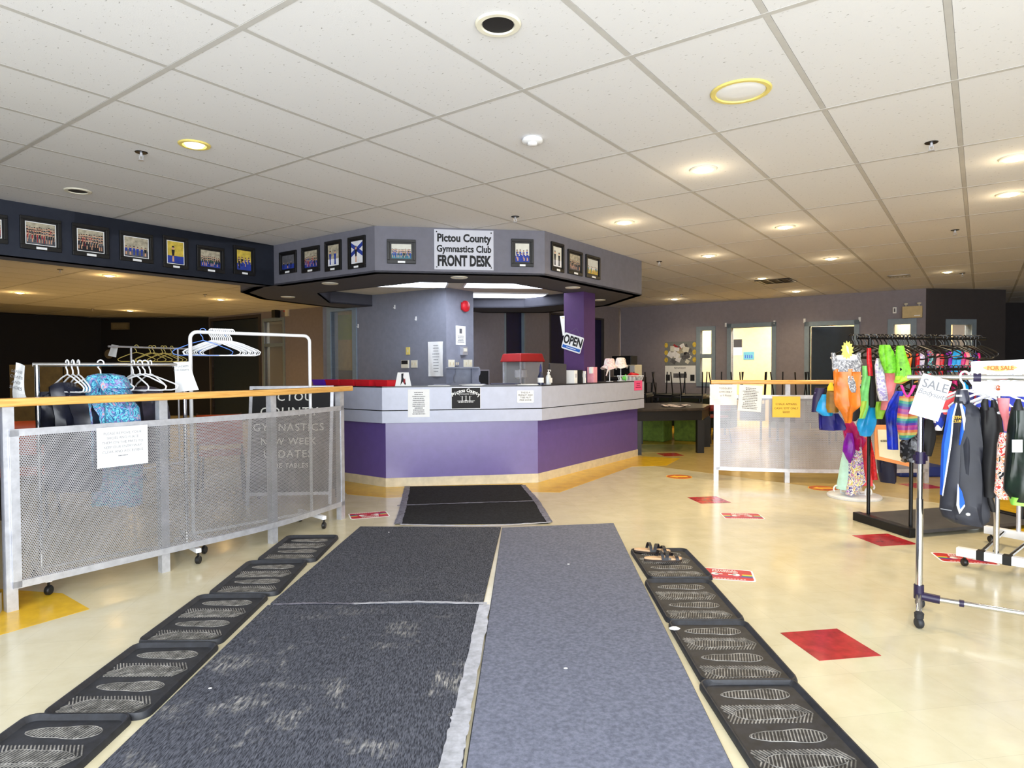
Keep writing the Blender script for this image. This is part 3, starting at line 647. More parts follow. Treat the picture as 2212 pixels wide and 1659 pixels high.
# ---------------------------------------------------------------- framed photographs
cols = dict(blue=mat('print_blue', (36, 58, 150), .7, var=0.1), red=mat('print_red', (150, 40, 50), .7), skin=mat('print_skin', (206, 158, 128), .7), black=mat('print_black', (22, 22, 30), .7), white=mat('print_white', (225, 226, 232), .7),
            green=mat('print_green', (20, 60, 48), .7), gym=mat('print_gym', (168, 160, 140), .8, var=.2, scale=25), yel=mat('print_yellow', (200, 175, 70), .8, var=.15, scale=20), sky=mat('print_pale', (214, 214, 205), .8, var=.05), mid=mat('print_mid', (90, 90, 96), .8, var=.2), teal=mat('print_teal', (70, 130, 150), .8))
CK = list(cols); CM = [cols[k] for k in CK]
def photo_print(w, h, rows, n, body, bg, fl, seed):
    r = random.Random(seed); mb = MB(); ci = lambda k: CK.index(k); hw, hh = w / 2, h / 2
    def quad(x0, x1, z0, z1, k, y): mb.add([(x0, y, z0), (x1, y, z0), (x1, y, z1), (x0, y, z1)], [(0, 1, 2, 3)], ci(k))
    quad(-hw, hw, -hh, hh, bg, 0); quad(-hw, hw, -hh, -hh + h * 0.33, fl, -0.0004); yy_ = -0.0008
    if bg == 'white':
        for sx in (-1, 1): mb.add([(sx * -hw, yy_, hh * .9), (sx * -hw, yy_, hh * .5), (sx * hw, yy_, -hh * .4), (sx * hw, yy_, 0)], [(0, 1, 2, 3)], ci('blue'))
    for rr in range(rows):
        zb = -hh + h * (0.06 + 0.13 * (rows - 1 - rr)); ph = h * (0.46 if n > 2 else 0.72) / (1 + 0.0 * rr)
        for k in range(n):
            x = -hw + w * (k + 0.5 + (0.25 if rr % 2 else 0)) / (n + 0.25) + r.uniform(-.1, .1) * w / n; bw = min(w / n * 0.42, h * 0.11) * r.uniform(.8, 1.1); yy_ -= 0.00003; hd = ph * r.uniform(.9, 1.05)
            bc = body if isinstance(body, str) else r.choice(body)
            mb.add([(x - bw * .5, yy_, zb), (x + bw * .5, yy_, zb), (x + bw * .35, yy_, zb + hd * .42), (x - bw * .35, yy_, zb + hd * .42)], [(0, 1, 2, 3)], ci('skin' if r.random() < .5 else bc))
            mb.add([(x - bw * .5, yy_, zb + hd * .36), (x + bw * .5, yy_, zb + hd * .36), (x + bw * .8, yy_, zb + hd * .78), (x - bw * .8, yy_, zb + hd * .78)], [(0, 1, 2, 3)], ci(bc))
            c = (x, zb + hd * .9); q = [(c[0] + hd * .095 * math.cos(t), yy_, c[1] + hd * .11 * math.sin(t)) for t in [i * PI / 4 for i in range(8)]]; mb.add(q, [tuple(range(8))], ci('skin'))
            mb.add([(q[i][0], yy_ - .00001, q[i][2] + hd * .03) for i in range(0, 5)], [(0, 1, 2, 3, 4)], ci('black' if r.random() < .6 else 'mid'))
    return mb
def framed(W, u0, v0, u1, v1, label, n=8, rows=2, body='black', bg='gym', fl='mid', mount=True, seed=1, ph=None):
    x0, x1, z0, z1 = W.rect(u0, v0, u1, v1); w, h = x1 - x0, z1 - z0
    t = thing('framed_photo', label, 'picture', M=W.m((x0 + x1) / 2, (z0 + z1) / 2, 0), group='framed team photographs along the bulkhead')
    fw = 0.028; b = MB()
    b.box(-w / 2, w / 2, -0.022, -0.001, h / 2 - fw, h / 2); b.box(-w / 2, w / 2, -0.022, -0.001, -h / 2, -h / 2 + fw * 1.3)
    b.box(-w / 2, -w / 2 + fw, -0.022, -0.001, -h / 2 + fw * 1.3, h / 2 - fw); b.box(w / 2 - fw, w / 2, -0.022, -0.001, -h / 2 + fw * 1.3, h / 2 - fw)
    build('frame', b, m_black, t, bevel=0.003)
    b = MB(); b.box(-w / 2 + fw, w / 2 - fw, -0.008, -0.004, -h / 2 + fw, h / 2 - fw); build('mount', b, m_black, t)
    iw, ih = w - 2 * fw - 0.035, h - 2.3 * fw - 0.035
    if mount:
        b = MB()
        for q in ((-iw / 2 - .006, iw / 2 + .006, ih / 2, ih / 2 + .006), (-iw / 2 - .006, iw / 2 + .006, -ih / 2 - .006, -ih / 2), (-iw / 2 - .006, -iw / 2, -ih / 2, ih / 2), (iw / 2, iw / 2 + .006, -ih / 2, ih / 2)): b.box(q[0], q[1], -.010, -.008, q[2], q[3])
        build('inner_border', b, m_paper, t)
    b = photo_print(iw, ih, rows, n, body, bg, fl, seed); b.v = [v + Vector((0, -0.0085, 0.004)) for v in b.v]; build('print', b, CM, t)
    b = MB(); b.box(-w * .13, w * .13, -.0235, -.0215, -h / 2 + 0.006, -h / 2 + 0.026); build('caption_plate', b, m_paper, t)
    return t
framed(W_AB, -36, 462, 15, 525, 'framed team photo cut by the left edge of the view', 9, 2, 'red', 'gym', 'mid', seed=0)
framed(W_AB, 42, 471, 131, 541, 'black framed team photo with white border, second from left', 12, 3, ('red', 'black', 'mid'), 'gym', 'mid', seed=1)
framed(W_AB, 155, 487, 234, 555, 'framed crowd photo in grey and maroon, third from left', 10, 3, ('black', 'mid', 'red'), 'gym', 'black', seed=2)
framed(W_AB, 257, 503, 329, 566, 'framed photo of gymnasts in blue on a blue mat, fourth from left', 6, 1, ('blue', 'black', 'blue'), 'gym', 'mid', seed=3)
framed(W_AB, 351, 512, 405, 580, 'upright framed photo of one person against yellow wall and blue mat', 1, 1, 'black', 'yel', 'blue', seed=4)
framed(W_AB, 424, 533, 483, 588, 'small framed photo of a group in dark green', 9, 2, ('green', 'black'), 'gym', 'blue', mount=False, seed=5)
framed(W_AB, 503, 533, 549, 594, 'upright framed photo in the inner corner of the bulkhead, blue and gold', 4, 2, ('blue', 'black'), 'yel', 'blue', mount=False, seed=6)
framed(W_BC, 606, 543, 642, 591, 'smallest framed photo on the slanted bulkhead, grey and dim', 3, 1, ('black', 'white'), 'mid', 'blue', mount=False, seed=7)
framed(W_BC, 654, 533, 692, 588, 'framed group photo second along the slanted bulkhead', 8, 2, ('blue', 'black', 'red'), 'gym', 'blue', mount=False, seed=8)
framed(W_BC, 704, 520, 739, 585, 'upright framed photo of two gymnasts, one in bright blue', 2, 1, 'blue', 'gym', 'white', mount=False, seed=9)
framed(W_BC, 754, 511, 791, 580, 'upright framed photo of one gymnast before a crossed blue and white flag', 1, 1, 'black', 'white', 'white', mount=False, seed=10)
framed(W_CD, 836, 518, 898, 570, 'wide framed team photo left of the front desk sign', 13, 2, ('black', 'black', 'blue'), 'sky', 'teal', mount=False, seed=11)
framed(W_CD, 1104, 517, 1152, 577, 'framed photo of gymnasts in royal blue right of the front desk sign', 4, 2, 'blue', 'sky', 'blue', mount=False, seed=12)
framed(W_DE, 1189, 525, 1216, 587, 'upright framed poster nearest the bulkhead corner, red lettering', 2, 1, ('black', 'red'), 'sky', 'white', mount=False, seed=13)
framed(W_DE, 1225, 542, 1256, 594, 'framed group photo, middle of the three on the right bulkhead', 7, 2, ('mid', 'black'), 'gym', 'mid', mount=False, seed=14)
framed(W_DE, 1264, 553, 1294, 602, 'framed pale group photo, last on the right bulkhead', 7, 1, ('teal', 'white'), 'sky', 'yel', mount=False, seed=15)
# front desk sign
def sign(W, u0, v0, u1, v1, name, label, cat, m=m_paper, th_=0.004, y=0.0, rot=0.0, rr=0.0):
    x0, x1, z0, z1 = W.rect(u0, v0, u1, v1); w, h = x1 - x0, z1 - z0
    t = thing(name, label, cat, M=W.m((x0 + x1) / 2, (z0 + z1) / 2, y) @ RY(rot))
    b = MB()
    if rr:
        pts = []
        for cx, cz, a0 in ((w / 2 - rr, h / 2 - rr, 0), (-w / 2 + rr, h / 2 - rr, 90), (-w / 2 + rr, -h / 2 + rr, 180), (w / 2 - rr, -h / 2 + rr, 270)):
            for k in range(4): a = math.radians(a0 + k * 30); pts.append((cx + rr * math.cos(a), cz + rr * math.sin(a)))
        b.xprism(pts, -th_, 0)
    else: b.box(-w / 2, w / 2, -th_, 0, -h / 2, h / 2)
    build('sheet', b, m, t); return t, w, h
def letters(t, s, size, x, z, y=-0.0055, m=m_ink, sx=1.0, off=0.0, name='lettering', **k):
    b = text_mb(s, size, sx=sx, off=off, **k); b.v = [v + Vector((x, y, z)) for v in b.v]; return build(name, b, m, t)
def scribble(t, w, z0, z1, n, x0=0, y=-0.0046, m=m_inkgrey, seed=1, th_=0.25):
    """rows of print too small to read: short dashes of uneven length"""
    r = random.Random(seed); b = MB(); st = (z1 - z0) / n
    for i in range(n):
        z = z1 - (i + .5) * st; ww = w * r.uniform(.6, 1); x = x0 - ww / 2
        while x < x0 + ww / 2:
            l = r.uniform(.03, .1) * w; b.box(x, min(x + l, x0 + ww / 2), y - 0.0003, y, z - st * th_, z + st * th_); x += l + w * .02
    return build('small_print', b, m, t)
m_signw = mat('sign_white', (196, 198, 210), 0.5, var=0.01)
t, w, h = sign(W_CD, 938, 497, 1066, 583, 'front_desk_sign', 'pale rectangular FRONT DESK sign with black lettering on the bulkhead centre', 'sign', m_signw)
letters(t, 'Pictou County', h * .27, 0, h * .285, off=0.004, sx=.86); letters(t, 'Gymnastics Club', h * .235, 0, h * .015, off=0.003, sx=.86)
letters(t, 'FRONT DESK', h * .36, 0, -h * .29, off=0.007, sx=.63)
b = MB()
for sx in (-1, 1):
    for sz in (-1, 1): b.box(sx * w * .46 - .006, sx * w * .46 + .006, -.008, -.004, sz * h * .44 - .006, sz * h * .44 + .006)
build('screw', b, m_ink, t)
# ---------------------------------------------------------------- desk front notices
t, w, h = sign(W_DF, 881, 841, 928, 901, 'paper_notice', 'tall white printed notice taped to the left of the desk front', 'notice', m_paper, .002)
scribble(t, w * .62, -h * .42, h * .42, 12, y=-.0022)
t, w, h = sign(W_DF, 975, 837, 1038, 883, 'club_sign', 'black club sign with white arched lettering on the desk front', 'sign', m_paper, .003)
b = MB(); b.box(-w / 2 + .004, w / 2 - .004, -.0038, -.003, -h / 2 + .004, h / 2 - .004); build('black_face', b, m_ink, t)
s_ = 'Pictou County'; b = MB(); cw = w * .074
for i, ch in enumerate(s_):
    if ch == ' ': continue
    x = (i - 6) * cw; z = h * .36 - (i - 6) ** 2 * h * .0055
    text_mb(ch, h * .23, b, off=0.002, M=T(x, 0, z) @ RY((i - 6) * .035))
b.v = [v + Vector((0, -.0044, 0)) for v in b.v]; build('lettering', b, m_paper, t)
letters(t, 'Gymnastics Club', h * .12, 0, h * .20, -.0044, m_paper)
b = MB()
for (x, z, k) in ((-.13, .0, 1), (0, .02, 1), (.13, .0, -1)):   # three little gymnast figures on apparatus
    x *= w; z *= h; b.box(x - .004, x + .004, -.0046, -.0042, z - h * .12, z + h * .1); b.bar((x - k * w * .07, -.0044, z + h * .09), (x + k * .01, -.0044, z + h * .05), .001, .007, up=(0, 1, 0)); b.box(x - .014, x + .014, -.0046, -.0042, z - h * .14, z - h * .12)
b.box(-w * .3, w * .3, -.0046, -.0042, -h * .135, -h * .12); build('gymnast_emblem', b, m_paper, t)
scribble(t, w * .8, -h * .22, -h * .15, 1, y=-.0044, m=m_paper, th_=.3)
t, w, h = sign(W_DF, 1117, 843, 1153, 870, 'peanut_notice', 'small rounded PEANUT FREE notice at the right of the desk front', 'notice', m_paper, .002, rr=.012)
for i, s_ in enumerate(('THIS IS A', 'PEANUT AND', 'TREE NUT', 'FREE ZONE')): letters(t, s_, h * .19, 0, h * (.31 - .2 * i), -.0026, m_inkgrey, name='lettering', off=.0006)
t, w, h = sign(W_DR, 1370, 822, 1387, 843, 'pink_note', 'bright pink sticky note at the right end of the desk front', 'note', mat('pink_paper', (250, 92, 150), .7, var=.02), .002)
scribble(t, w * .7, -h * .3, h * .3, 3, y=-.0024, m=mat('magenta_ink', (150, 20, 80), .8, var=0), th_=.22)
# ---------------------------------------------------------------- railings
def catmull(P, n=8):
    Q = [P[0] * 2 - P[1]] + list(P) + [P[-1] * 2 - P[-2]]; out = []
    for i in range(1, len(Q) - 2):
        for k in range(n):
            t = k / n; out.append(0.5 * ((2 * Q[i]) + (Q[i + 1] - Q[i - 1]) * t + (2 * Q[i - 1] - 5 * Q[i] + 4 * Q[i + 1] - Q[i + 2]) * t * t + (3 * Q[i] - Q[i - 1] - 3 * Q[i + 1] + Q[i + 2]) * t ** 3))
    out.append(Q[-2]); return out
def railing(label, posts, ext0, ext1, side, rect_ends):
    V2 = [Vector(p) for p in posts]; t = thing('railing', label, 'railing', (V2[0].x, V2[0].y, 0))
    cv = catmull(V2); 
    for i, p in enumerate(V2):
        d = (V2[min(i + 1, len(V2) - 1)] - V2[max(i - 1, 0)]).normalized(); b = MB(); b.M = T(p.x, p.y, 0) @ RZ(math.atan2(d.y, d.x)); b.box(-.026, .026, -.02, .03, 0, 1.1); build('post', b, m_alu, t, world=True)
    def off(pts, o):
        r = []
        for i, p in enumerate(pts):
            d = (pts[min(i + 1, len(pts) - 1)] - pts[max(i - 1, 0)]).normalized(); r.append(p + Vector((d.y, -d.x)) * o * side)
        return r
    rl = [cv[0] - (cv[1] - cv[0]).normalized() * ext0] + cv + [cv[-1] + (cv[-1] - cv[-2]).normalized() * ext1]
    b = MB(); a_in, a_out = off(rl, -.045), off(rl, .045); prof = lambda i: [(a_in[i].x, a_in[i].y, 1.1), (a_out[i].x, a_out[i].y, 1.1), (a_out[i].x, a_out[i].y, 1.145), (a_in[i].x, a_in[i].y, 1.145)]
    v = []; f = []
    for i in range(len(rl)): v += prof(i)
    for i in range(len(rl) - 1):
        for k in range(4): f.append((i * 4 + k, i * 4 + (k + 1) % 4, i * 4 + 4 + (k + 1) % 4, i * 4 + 4 + k))
    n = len(rl); f += [(0, 1, 2, 3), (n * 4 - 1, n * 4 - 2, n * 4 - 3, n * 4 - 4)]; b.add(v, f)
    build('handrail', b, m_oak, t, world=True, bevel=.008)
    pn = off(cv, .030); z0, z1 = .125, .975
    L = [0]
    for i in range(1, len(pn)): L.append(L[-1] + (pn[i] - pn[i - 1]).length)
    me = bpy.data.meshes.new('perforated_panel'); vs = []; fs = []; uvs = []
    for i, p in enumerate(pn): vs += [(p.x, p.y, z0), (p.x, p.y, z1)]
    for i in range(len(pn) - 1): fs.append((2 * i, 2 * i + 2, 2 * i + 3, 2 * i + 1)); uvs += [(L[i], z0), (L[i + 1], z0), (L[i + 1], z1), (L[i], z1)]
    me.from_pydata(vs, [], fs); uvl = me.uv_layers.new(name='UVMap')
    for i, q in enumerate(uvs): uvl.data[i].uv = q
    me.materials.append(m_perf); o = bpy.data.objects.new('perforated_panel', me); COL.objects.link(o); o.parent = t; o.matrix_parent_inverse = t.matrix_basis.inverted()
    po, pi_ = off(cv, .036), off(cv, .024)
    def strip(za, zb, nm):
        b = MB(); v = []; f = []
        for i in range(len(po)): v += [(pi_[i].x, pi_[i].y, za), (po[i].x, po[i].y, za), (po[i].x, po[i].y, zb), (pi_[i].x, pi_[i].y, zb)]
        for i in range(len(po) - 1):
            for k in range(4): f.append((i * 4 + k, i * 4 + (k + 1) % 4, i * 4 + 4 + (k + 1) % 4, i * 4 + 4 + k))
        n = len(po); f += [(0, 1, 2, 3), (n * 4 - 1, n * 4 - 2, n * 4 - 3, n * 4 - 4)]; b.add(v, f); build(nm, b, m_alu, t, world=True)
    strip(z1 - .035, z1 + .004, 'top_angle'); strip(z0 - .004, z0 + .035, 'bottom_angle')
    for i in (0, len(po) - 1):
        p, q = po[i], po[i + 1 if i == 0 else i - 1]; d = (q - p).normalized() * .04; b = MB(); b.prism([tuple(po[i]), tuple(po[i] + d), tuple(pi_[i] + d), tuple(pi_[i])], z0, z1); build('end_angle', b, m_alu, t, world=True)
    return t, pn
rail_L, pnL = railing('curved left railing with oak handrail and perforated metal panel', [(-2.70, 3.45), (-2.23, 4.11), (-1.78, 4.78), (-1.475, 5.54)], 1.0, .13, 1, 0)
rail_R, pnR = railing('right-hand railing with oak handrail and shiny perforated panel behind the clothes racks', [(2.33, 7.37), (3.06, 7.18), (3.82, 7.10), (4.58, 7.14)], .06, .3, 1, 0)
W_RL = Wall((pnL[0].x + .012, pnL[0].y - .008), (pnL[12] - pnL[0])); W_RR = Wall((pnR[0].x, pnR[0].y - .02), pnR[12] - pnR[0])
# shoe notice: upright sheet on the left railing
t, w, h = sign(W_RL, 207, 921, 317, 1006, 'shoe_notice', 'white PLEASE REMOVE YOUR SHOES notice on the left railing panel', 'notice', m_paper, .002, y=-.012)
for i, s_ in enumerate(('PLEASE REMOVE YOUR', 'SHOES AND PLACE', 'THEM ON THE MATS TO', 'KEEP OUR ENTRYWAY', 'CLEAR AND ACCESSIBLE')): letters(t, s_, h * .088, 0, h * (.34 - .115 * i), -.0026, m_inkgrey)
scribble(t, w * .3, -h * .26, -h * .2, 1, y=-.0024, th_=.2)
m_yelp = mat('yellow_paper', (255, 205, 84), .8, var=.01)
t, w, h = sign(W_RR, 1667, 856, 1727, 901, 'yellow_notice', 'yellow-orange CHALK APPAREL notice on the right railing', 'notice', m_yelp, .002, y=-.04)
for i, s_ in enumerate(('CHALK APPAREL', 'CASH / EMT ONLY')): letters(t, s_, h * .13, 0, h * (.13 - .2 * i), -.0026, mat('brown_ink', (70, 50, 20), .8, var=0) if i == 0 else bpy.data.materials['brown_ink'], off=.0)
scribble(t, w * .4, -h * .3, -h * .18, 2, y=-.0024, m=bpy.data.materials['brown_ink'], th_=.2)
t, w, h = sign(W_RR, 1594, 832, 1644, 888, 'printed_notice', 'white printed notice hanging crooked from the right handrail', 'notice', m_paper, .002, y=-.055, rot=math.radians(4))
scribble(t, w * .7, -h * .42, h * .42, 13, y=-.0024)
def crumpled(W, u0, v0, u1, v1, label, seed, y, text=None, amp=.02, cat='notice', name='crumpled_notice', flare=0):
    x0, x1, z0, z1 = W.rect(u0, v0, u1, v1); w, h = x1 - x0, z1 - z0; r = random.Random(seed); t = thing(name, label, cat, M=W.m((x0 + x1) / 2, (z0 + z1) / 2, y)); n = 10; P = []
    for i in range(n + 1):
        row = []
        for j in range(n + 1):
            x = (j / n - .5) * w * (1 + flare * (1 - i / n)); z = (i / n - .5) * h; row.append((x + r.uniform(-1, 1) * .002, amp * math.sin(j * .9 + i * .5) * (1 - i / n * .7) + r.uniform(-.25, .25) * amp * .4, z))
        P.append(row)
    b = MB(); b.grid(P); build('sheet', b, m_paper, t, solid=.001)
    if text:
        for i, s_ in enumerate(text): letters(t, s_, h * .12, w * .08, h * (.3 - .17 * i), -amp * 1.3 - .004, m_inkgrey)
    return t
crumpled(W_RR, 1532, 830, 1590, 874, 'rumpled white hand-lettered sheet over the left end of the right handrail', 3, -.075, ('TODDLERS', 'GYM ONLY', 'at 9 Please'), .012)
# ---------------------------------------------------------------- mats and trays on the floor
def floor_mat(label, pts, m, z, border=None, name='entrance_mat', group=None, bw=.02):
    P = [Vector((p[0], p[1])) for p in pts]; t = thing(name, label, 'mat', (P[0].x, P[0].y, 0), group=group); c = sum(P, Vector((0, 0))) / len(P)
    if border:
        b = MB(); b.prism([tuple(p) for p in P], 0.001, z * .55); build('rubber_border', b, border, t, world=True)
        P = [p + (c - p).normalized() * bw * 1.6 for p in P]
    b = MB(); b.prism([tuple(p) for p in P], 0.001 if not border else z * .5, z); build('carpet', b, m, t, world=True); return t
gp = lambda u, v: tuple(G(u, v)[:2])
floor_mat('near black ribbed entrance mat with pale dirt streaks', [(-1.335, 3.49), (-.165, 3.475), (-.165, 1.2), (-1.345, 1.2)], m_matrib, .011)
floor_mat('far black ribbed entrance mat, left of the grey carpet mat', [(-1.24, 5.23), (-.095, 5.19), (-.165, 3.50), (-1.33, 3.515)], m_matrib, .011)
floor_mat('long blue-grey carpet mat with black rubber edge', [(-.085, 5.19), (.835, 5.32), (.672, 1.2), (-.175, 1.2)], m_matblue, .012, m_rubber, bw=.012)
floor_mat('small black mat touching the desk, farthest of all mats', [gp(884, 1052), gp(1128, 1048), gp(1158, 1084), gp(872, 1092)], m_matblk, .008)
floor_mat('small black mat between the desk mat and the ribbed mats', [gp(872, 1093), gp(1159, 1085), gp(1184, 1131), gp(866, 1134)], m_matblk, .008)
def tape(label, pts, w, m, z=.0135, seed=0):
    r = random.Random(seed); b = MB(); P = [Vector((G(*p).x, G(*p).y)) for p in pts]; L = []; n = 14; tot = len(P) - 1
    full = []
    for i in range(tot):
        for k in range(n): full.append(P[i].lerp(P[i + 1], k / n))
    full.append(P[-1]); g_ = []
    for i, p in enumerate(full):
        d = (full[min(i + 1, len(full) - 1)] - full[max(i - 1, 0)]).normalized(); q = Vector((d.y, -d.x)) * (w / 2 + r.uniform(-.003, .003)); s_ = Vector((d.y, -d.x)) * r.uniform(-.003, .003)
        zz = z + r.uniform(0, .0015); g_.append([(p.x - q.x + s_.x, p.y - q.y + s_.y, zz), (p.x + s_.x, p.y + s_.y, zz + .001), (p.x + q.x + s_.x, p.y + q.y + s_.y, zz)])
    b.grid(g_); return tag(build('tape_strip', b, m, solid=.0008), label, 'tape')
tape('silver tape strip running down between the ribbed and the grey mats', [(1047, 1312), (1015, 1470), (975, 1659)], .062, m_tape, .0145, 1)
tape('second silver tape layer widening towards the camera between the mats', [(1000, 1540), (988, 1600), (960, 1720)], .07, m_tape, .0165, 2)
tape('silver tape across the seam of the two ribbed mats', [(760, 1309), (900, 1305), (1052, 1309)], .025, m_tape, .0135, 3)
tape('worn dark tape on the left part of the ribbed mat seam', [(590, 1311), (680, 1308), (765, 1309)], .02, m_tape_d, .0135, 4)
tape('pale tape where the small mats meet the large ones', [(865, 1136), (1010, 1139), (1090, 1137), (1190, 1131)], .03, m_tape, .0125, 5)
tape('worn grey tape edging the left side of the small mats', [(880, 1052), (872, 1092), (860, 1134)], .06, m_tape_d, .0095, 6)
tape('worn grey tape edging the right side of the small mats', [(1130, 1050), (1160, 1085), (1187, 1130)], .055, m_tape_d, .0095, 7)
tape('thin tape over the seam between the two small mats', [(858, 1094), (1000, 1089), (1165, 1084)], .03, m_tape_d, .0105, 8)
# boot trays
TW, TL = .40, .635
def sole(cx, cy, l, s=1):
    P = []
    for k in range(24):
        a = 2 * PI * k / 24; x = math.cos(a) * l / 2; w = .043 + .012 * math.cos(a) * s - .010 * math.exp(-((x / l + .03) * 6) ** 2); P.append((cx + x, cy + math.sin(a) * w))
    return P
def inside(p, P):
    c = False; n = len(P)
    for i in range(n):
        a, b = P[i], P[(i + 1) % n]
        if (a[1] > p[1]) != (b[1] > p[1]) and p[0] < (b[0] - a[0]) * (p[1] - a[1]) / (b[1] - a[1]) + a[0]: c = not c
    return c
def make_tray():
    t = thing('boot_tray', 'black rubber boot tray', 'boot tray', (0, 0, 0), 0, 'boot trays in two rows beside the mats')
    def rr(w, l, r, z, n=4):
        v = []
        for cx, cy, a0 in ((w / 2 - r, l / 2 - r, 0), (-w / 2 + r, l / 2 - r, 90), (-w / 2 + r, -l / 2 + r, 180), (w / 2 - r, -l / 2 + r, 270)):
            for k in range(n + 1): a = math.radians(a0 + k * 90 / n); v.append((cx + r * math.cos(a), cy + r * math.sin(a), z))
        return v
    rings = [rr(TW, TL, .045, 0), rr(TW, TL, .045, .012), rr(TW - .01, TL - .01, .042, .026), rr(TW - .022, TL - .022, .038, .026), rr(TW - .05, TL - .05, .03, .008)]
    n = len(rings[0]); v = [p for r in rings for p in r]; f = [tuple(range(n))[::-1], tuple(range(4 * n, 5 * n))]
    for i in range(4):
        for k in range(n): f.append((i * n + k, i * n + (k + 1) % n, (i + 1) * n + (k + 1) % n, (i + 1) * n + k))
    b = MB(); b.add(v, f); build('tray_body', b, m_rubber, t, smooth=True)
    bars = MB(); bandsb = MB(); ys = [-.215, -.072, .072, .215]
    for i, cy in enumerate(ys):
        S = sole(0, cy, .27, 1 if i % 2 else -1); o = MB(); o.tube([(x, y, .008) for x, y in S], .0018, 5, closed=True)
        x = -.14
        while x < .14:                                 # slanting ribs inside the sole
            pts = [(x + q * .3, cy + q) for q in [(-.055 + .0055 * k) for k in range(21)]]; ins = [p for p in pts if inside(p, S)]
            if len(ins) > 2: o.bar((ins[0][0], ins[0][1], .0085), (ins[-1][0], ins[-1][1], .0085), .0045, .003)
            x += .0125
        build('sole_print', o, m_rubber_w, t, kind='stuff')
        if i % 2 == 0:
            for sgn in (-1, 1):
                x = -.165
                while x < .168:
                    for y0, y1 in ((cy, cy + .062 * sgn),):
                        q = [(x - abs(k) * .6, cy + sgn * k) for k in [.002 + .006 * m_ for m_ in range(11)]]; q = [p for p in q if not inside(p, S) and abs(p[0]) < .168 and abs(p[1]) < .29]
                        run = []
                        for p in q:
                            if run and abs(p[1] - run[-1][1]) > .009:
                                if len(run) > 1: bandsb.bar((run[0][0], run[0][1], .0085), (run[-1][0], run[-1][1], .0085), .0048, .003)
                                run = []
                            run.append(p)
                        if len(run) > 1: bandsb.bar((run[0][0], run[0][1], .0085), (run[-1][0], run[-1][1], .0085), .0048, .003)
                    x += .0135
    build('herringbone_ribs', bandsb, m_rubber_w, t, kind='stuff'); return t
tray0 = make_tray(); used0 = False
def place_tray(c, ang, label):
    global used0
    t = tray0 if not used0 else dup(tray0); used0 = True
    t.location = (c[0], c[1], 0); t.rotation_euler = (0, 0, ang); t['label'] = label; return t
Lt = [((622, 1162), (733, 1162), (668, 1215), (550, 1217)), ((530, 1218), (672, 1216), (600, 1292), (440, 1290)), ((415, 1291), (600, 1292), (475, 1398), (305, 1395)), ((300, 1397), (473, 1398), (290, 1558), (85, 1546)), ((75, 1551), (283, 1555), (20, 1800), (-260, 1800))]
nL = ['farthest boot tray of the left row, by the railing end', 'second-farthest boot tray of the left row', 'middle boot tray of the left row, beside the mat seam', 'second-nearest boot tray of the left row, with a white crumb in it', 'nearest boot tray of the left row, cut by the lower left corner']
yprev = None
for q, lab in zip(Lt, nL):
    c = sum((G(*p) for p in q[:2]), Vector()) / 2; d = (G(*q[1]) - G(*q[0])); far_mid = c; 
    ang = math.atan2(d.y, d.x) * .5 + .02; cc_ = far_mid + Vector((math.sin(ang), -math.cos(ang), 0)) * TL / 2; place_tray(cc_, ang, lab)
Rt = [((1362, 1192), (1480, 1190)), ((1394, 1259), (1530, 1258)), ((1440, 1350), (1612, 1348)), ((1509, 1482), (1708, 1472))]
nR = ['farthest boot tray of the right row, carrying the pair of sandals', 'second-farthest boot tray of the right row', 'third boot tray of the right row, with a white scrap in its corner', 'nearest boot tray of the right row, cut by the bottom edge of the view']
for q, lab in zip(Rt, nR):
    a, b_q = G(*q[0]), G(*q[1]); d = b_q - a; ang = math.atan2(d.y, d.x) * .5 - .02; c = (a + b_q) / 2 + Vector((math.sin(ang), -math.cos(ang), 0)) * TL / 2; place_tray(c, ang, lab)
# sandals
m_cork = mat('sandal_footbed', (214, 178, 140), .7, var=.06, scale=30); m_sole = mat('sandal_sole', (60, 48, 40), .7); m_strap = mat('sandal_strap', (22, 24, 32), .5)
def sandal(p, ang, label, flip):
    t = thing('sandal', label, 'sandal', p, ang, 'pair of strappy sandals on a boot tray')
    P = []
    for k in range(28):
        a = 2 * PI * k / 28; x = math.cos(a) * .125; w = .036 + .010 * math.cos(a) - .006 * math.exp(-(x * 22) ** 2); P.append((x, math.sin(a) * w * (1.08 if math.sin(a) * flip > 0 else .95)))
    b = MB(); b.prism(P, 0, .012); build('outsole', b, m_sole, t); b = MB(); b.prism([(x * .985, y * .97) for x, y in P], .012, .024); build('footbed', b, m_cork, t, bevel=.002)
    for x0, dx, hh, w in ((.075, .03, .035, .022), (.03, -.03, .048, .024), (-.02, .035, .055, .02)):
        b = MB(); g_ = []
        for k in range(9):
            a = PI * k / 8; y = math.cos(a) * .043; z = .014 + math.sin(a) * hh; x = x0 + dx * (k / 8 - .5); g_.append([(x - w / 2, y, z), (x + w / 2, y, z)])
        b.grid(g_); build('strap', b, m_strap, t, solid=.003)
    b = MB(); b.box(.028, .046, -.047, -.041, .018, .032); build('buckle', b, m_chrome, t); return t
s1 = G(1432, 1212, .01); sandal((s1.x, s1.y, .0125), math.radians(-3), 'nearer sandal of the pair, tan footbed and black straps', 1)
s2 = G(1410, 1196, .01); sandal((s2.x, s2.y + .02, .0125), math.radians(-12), 'farther sandal of the pair, its ankle strap standing up', -1)
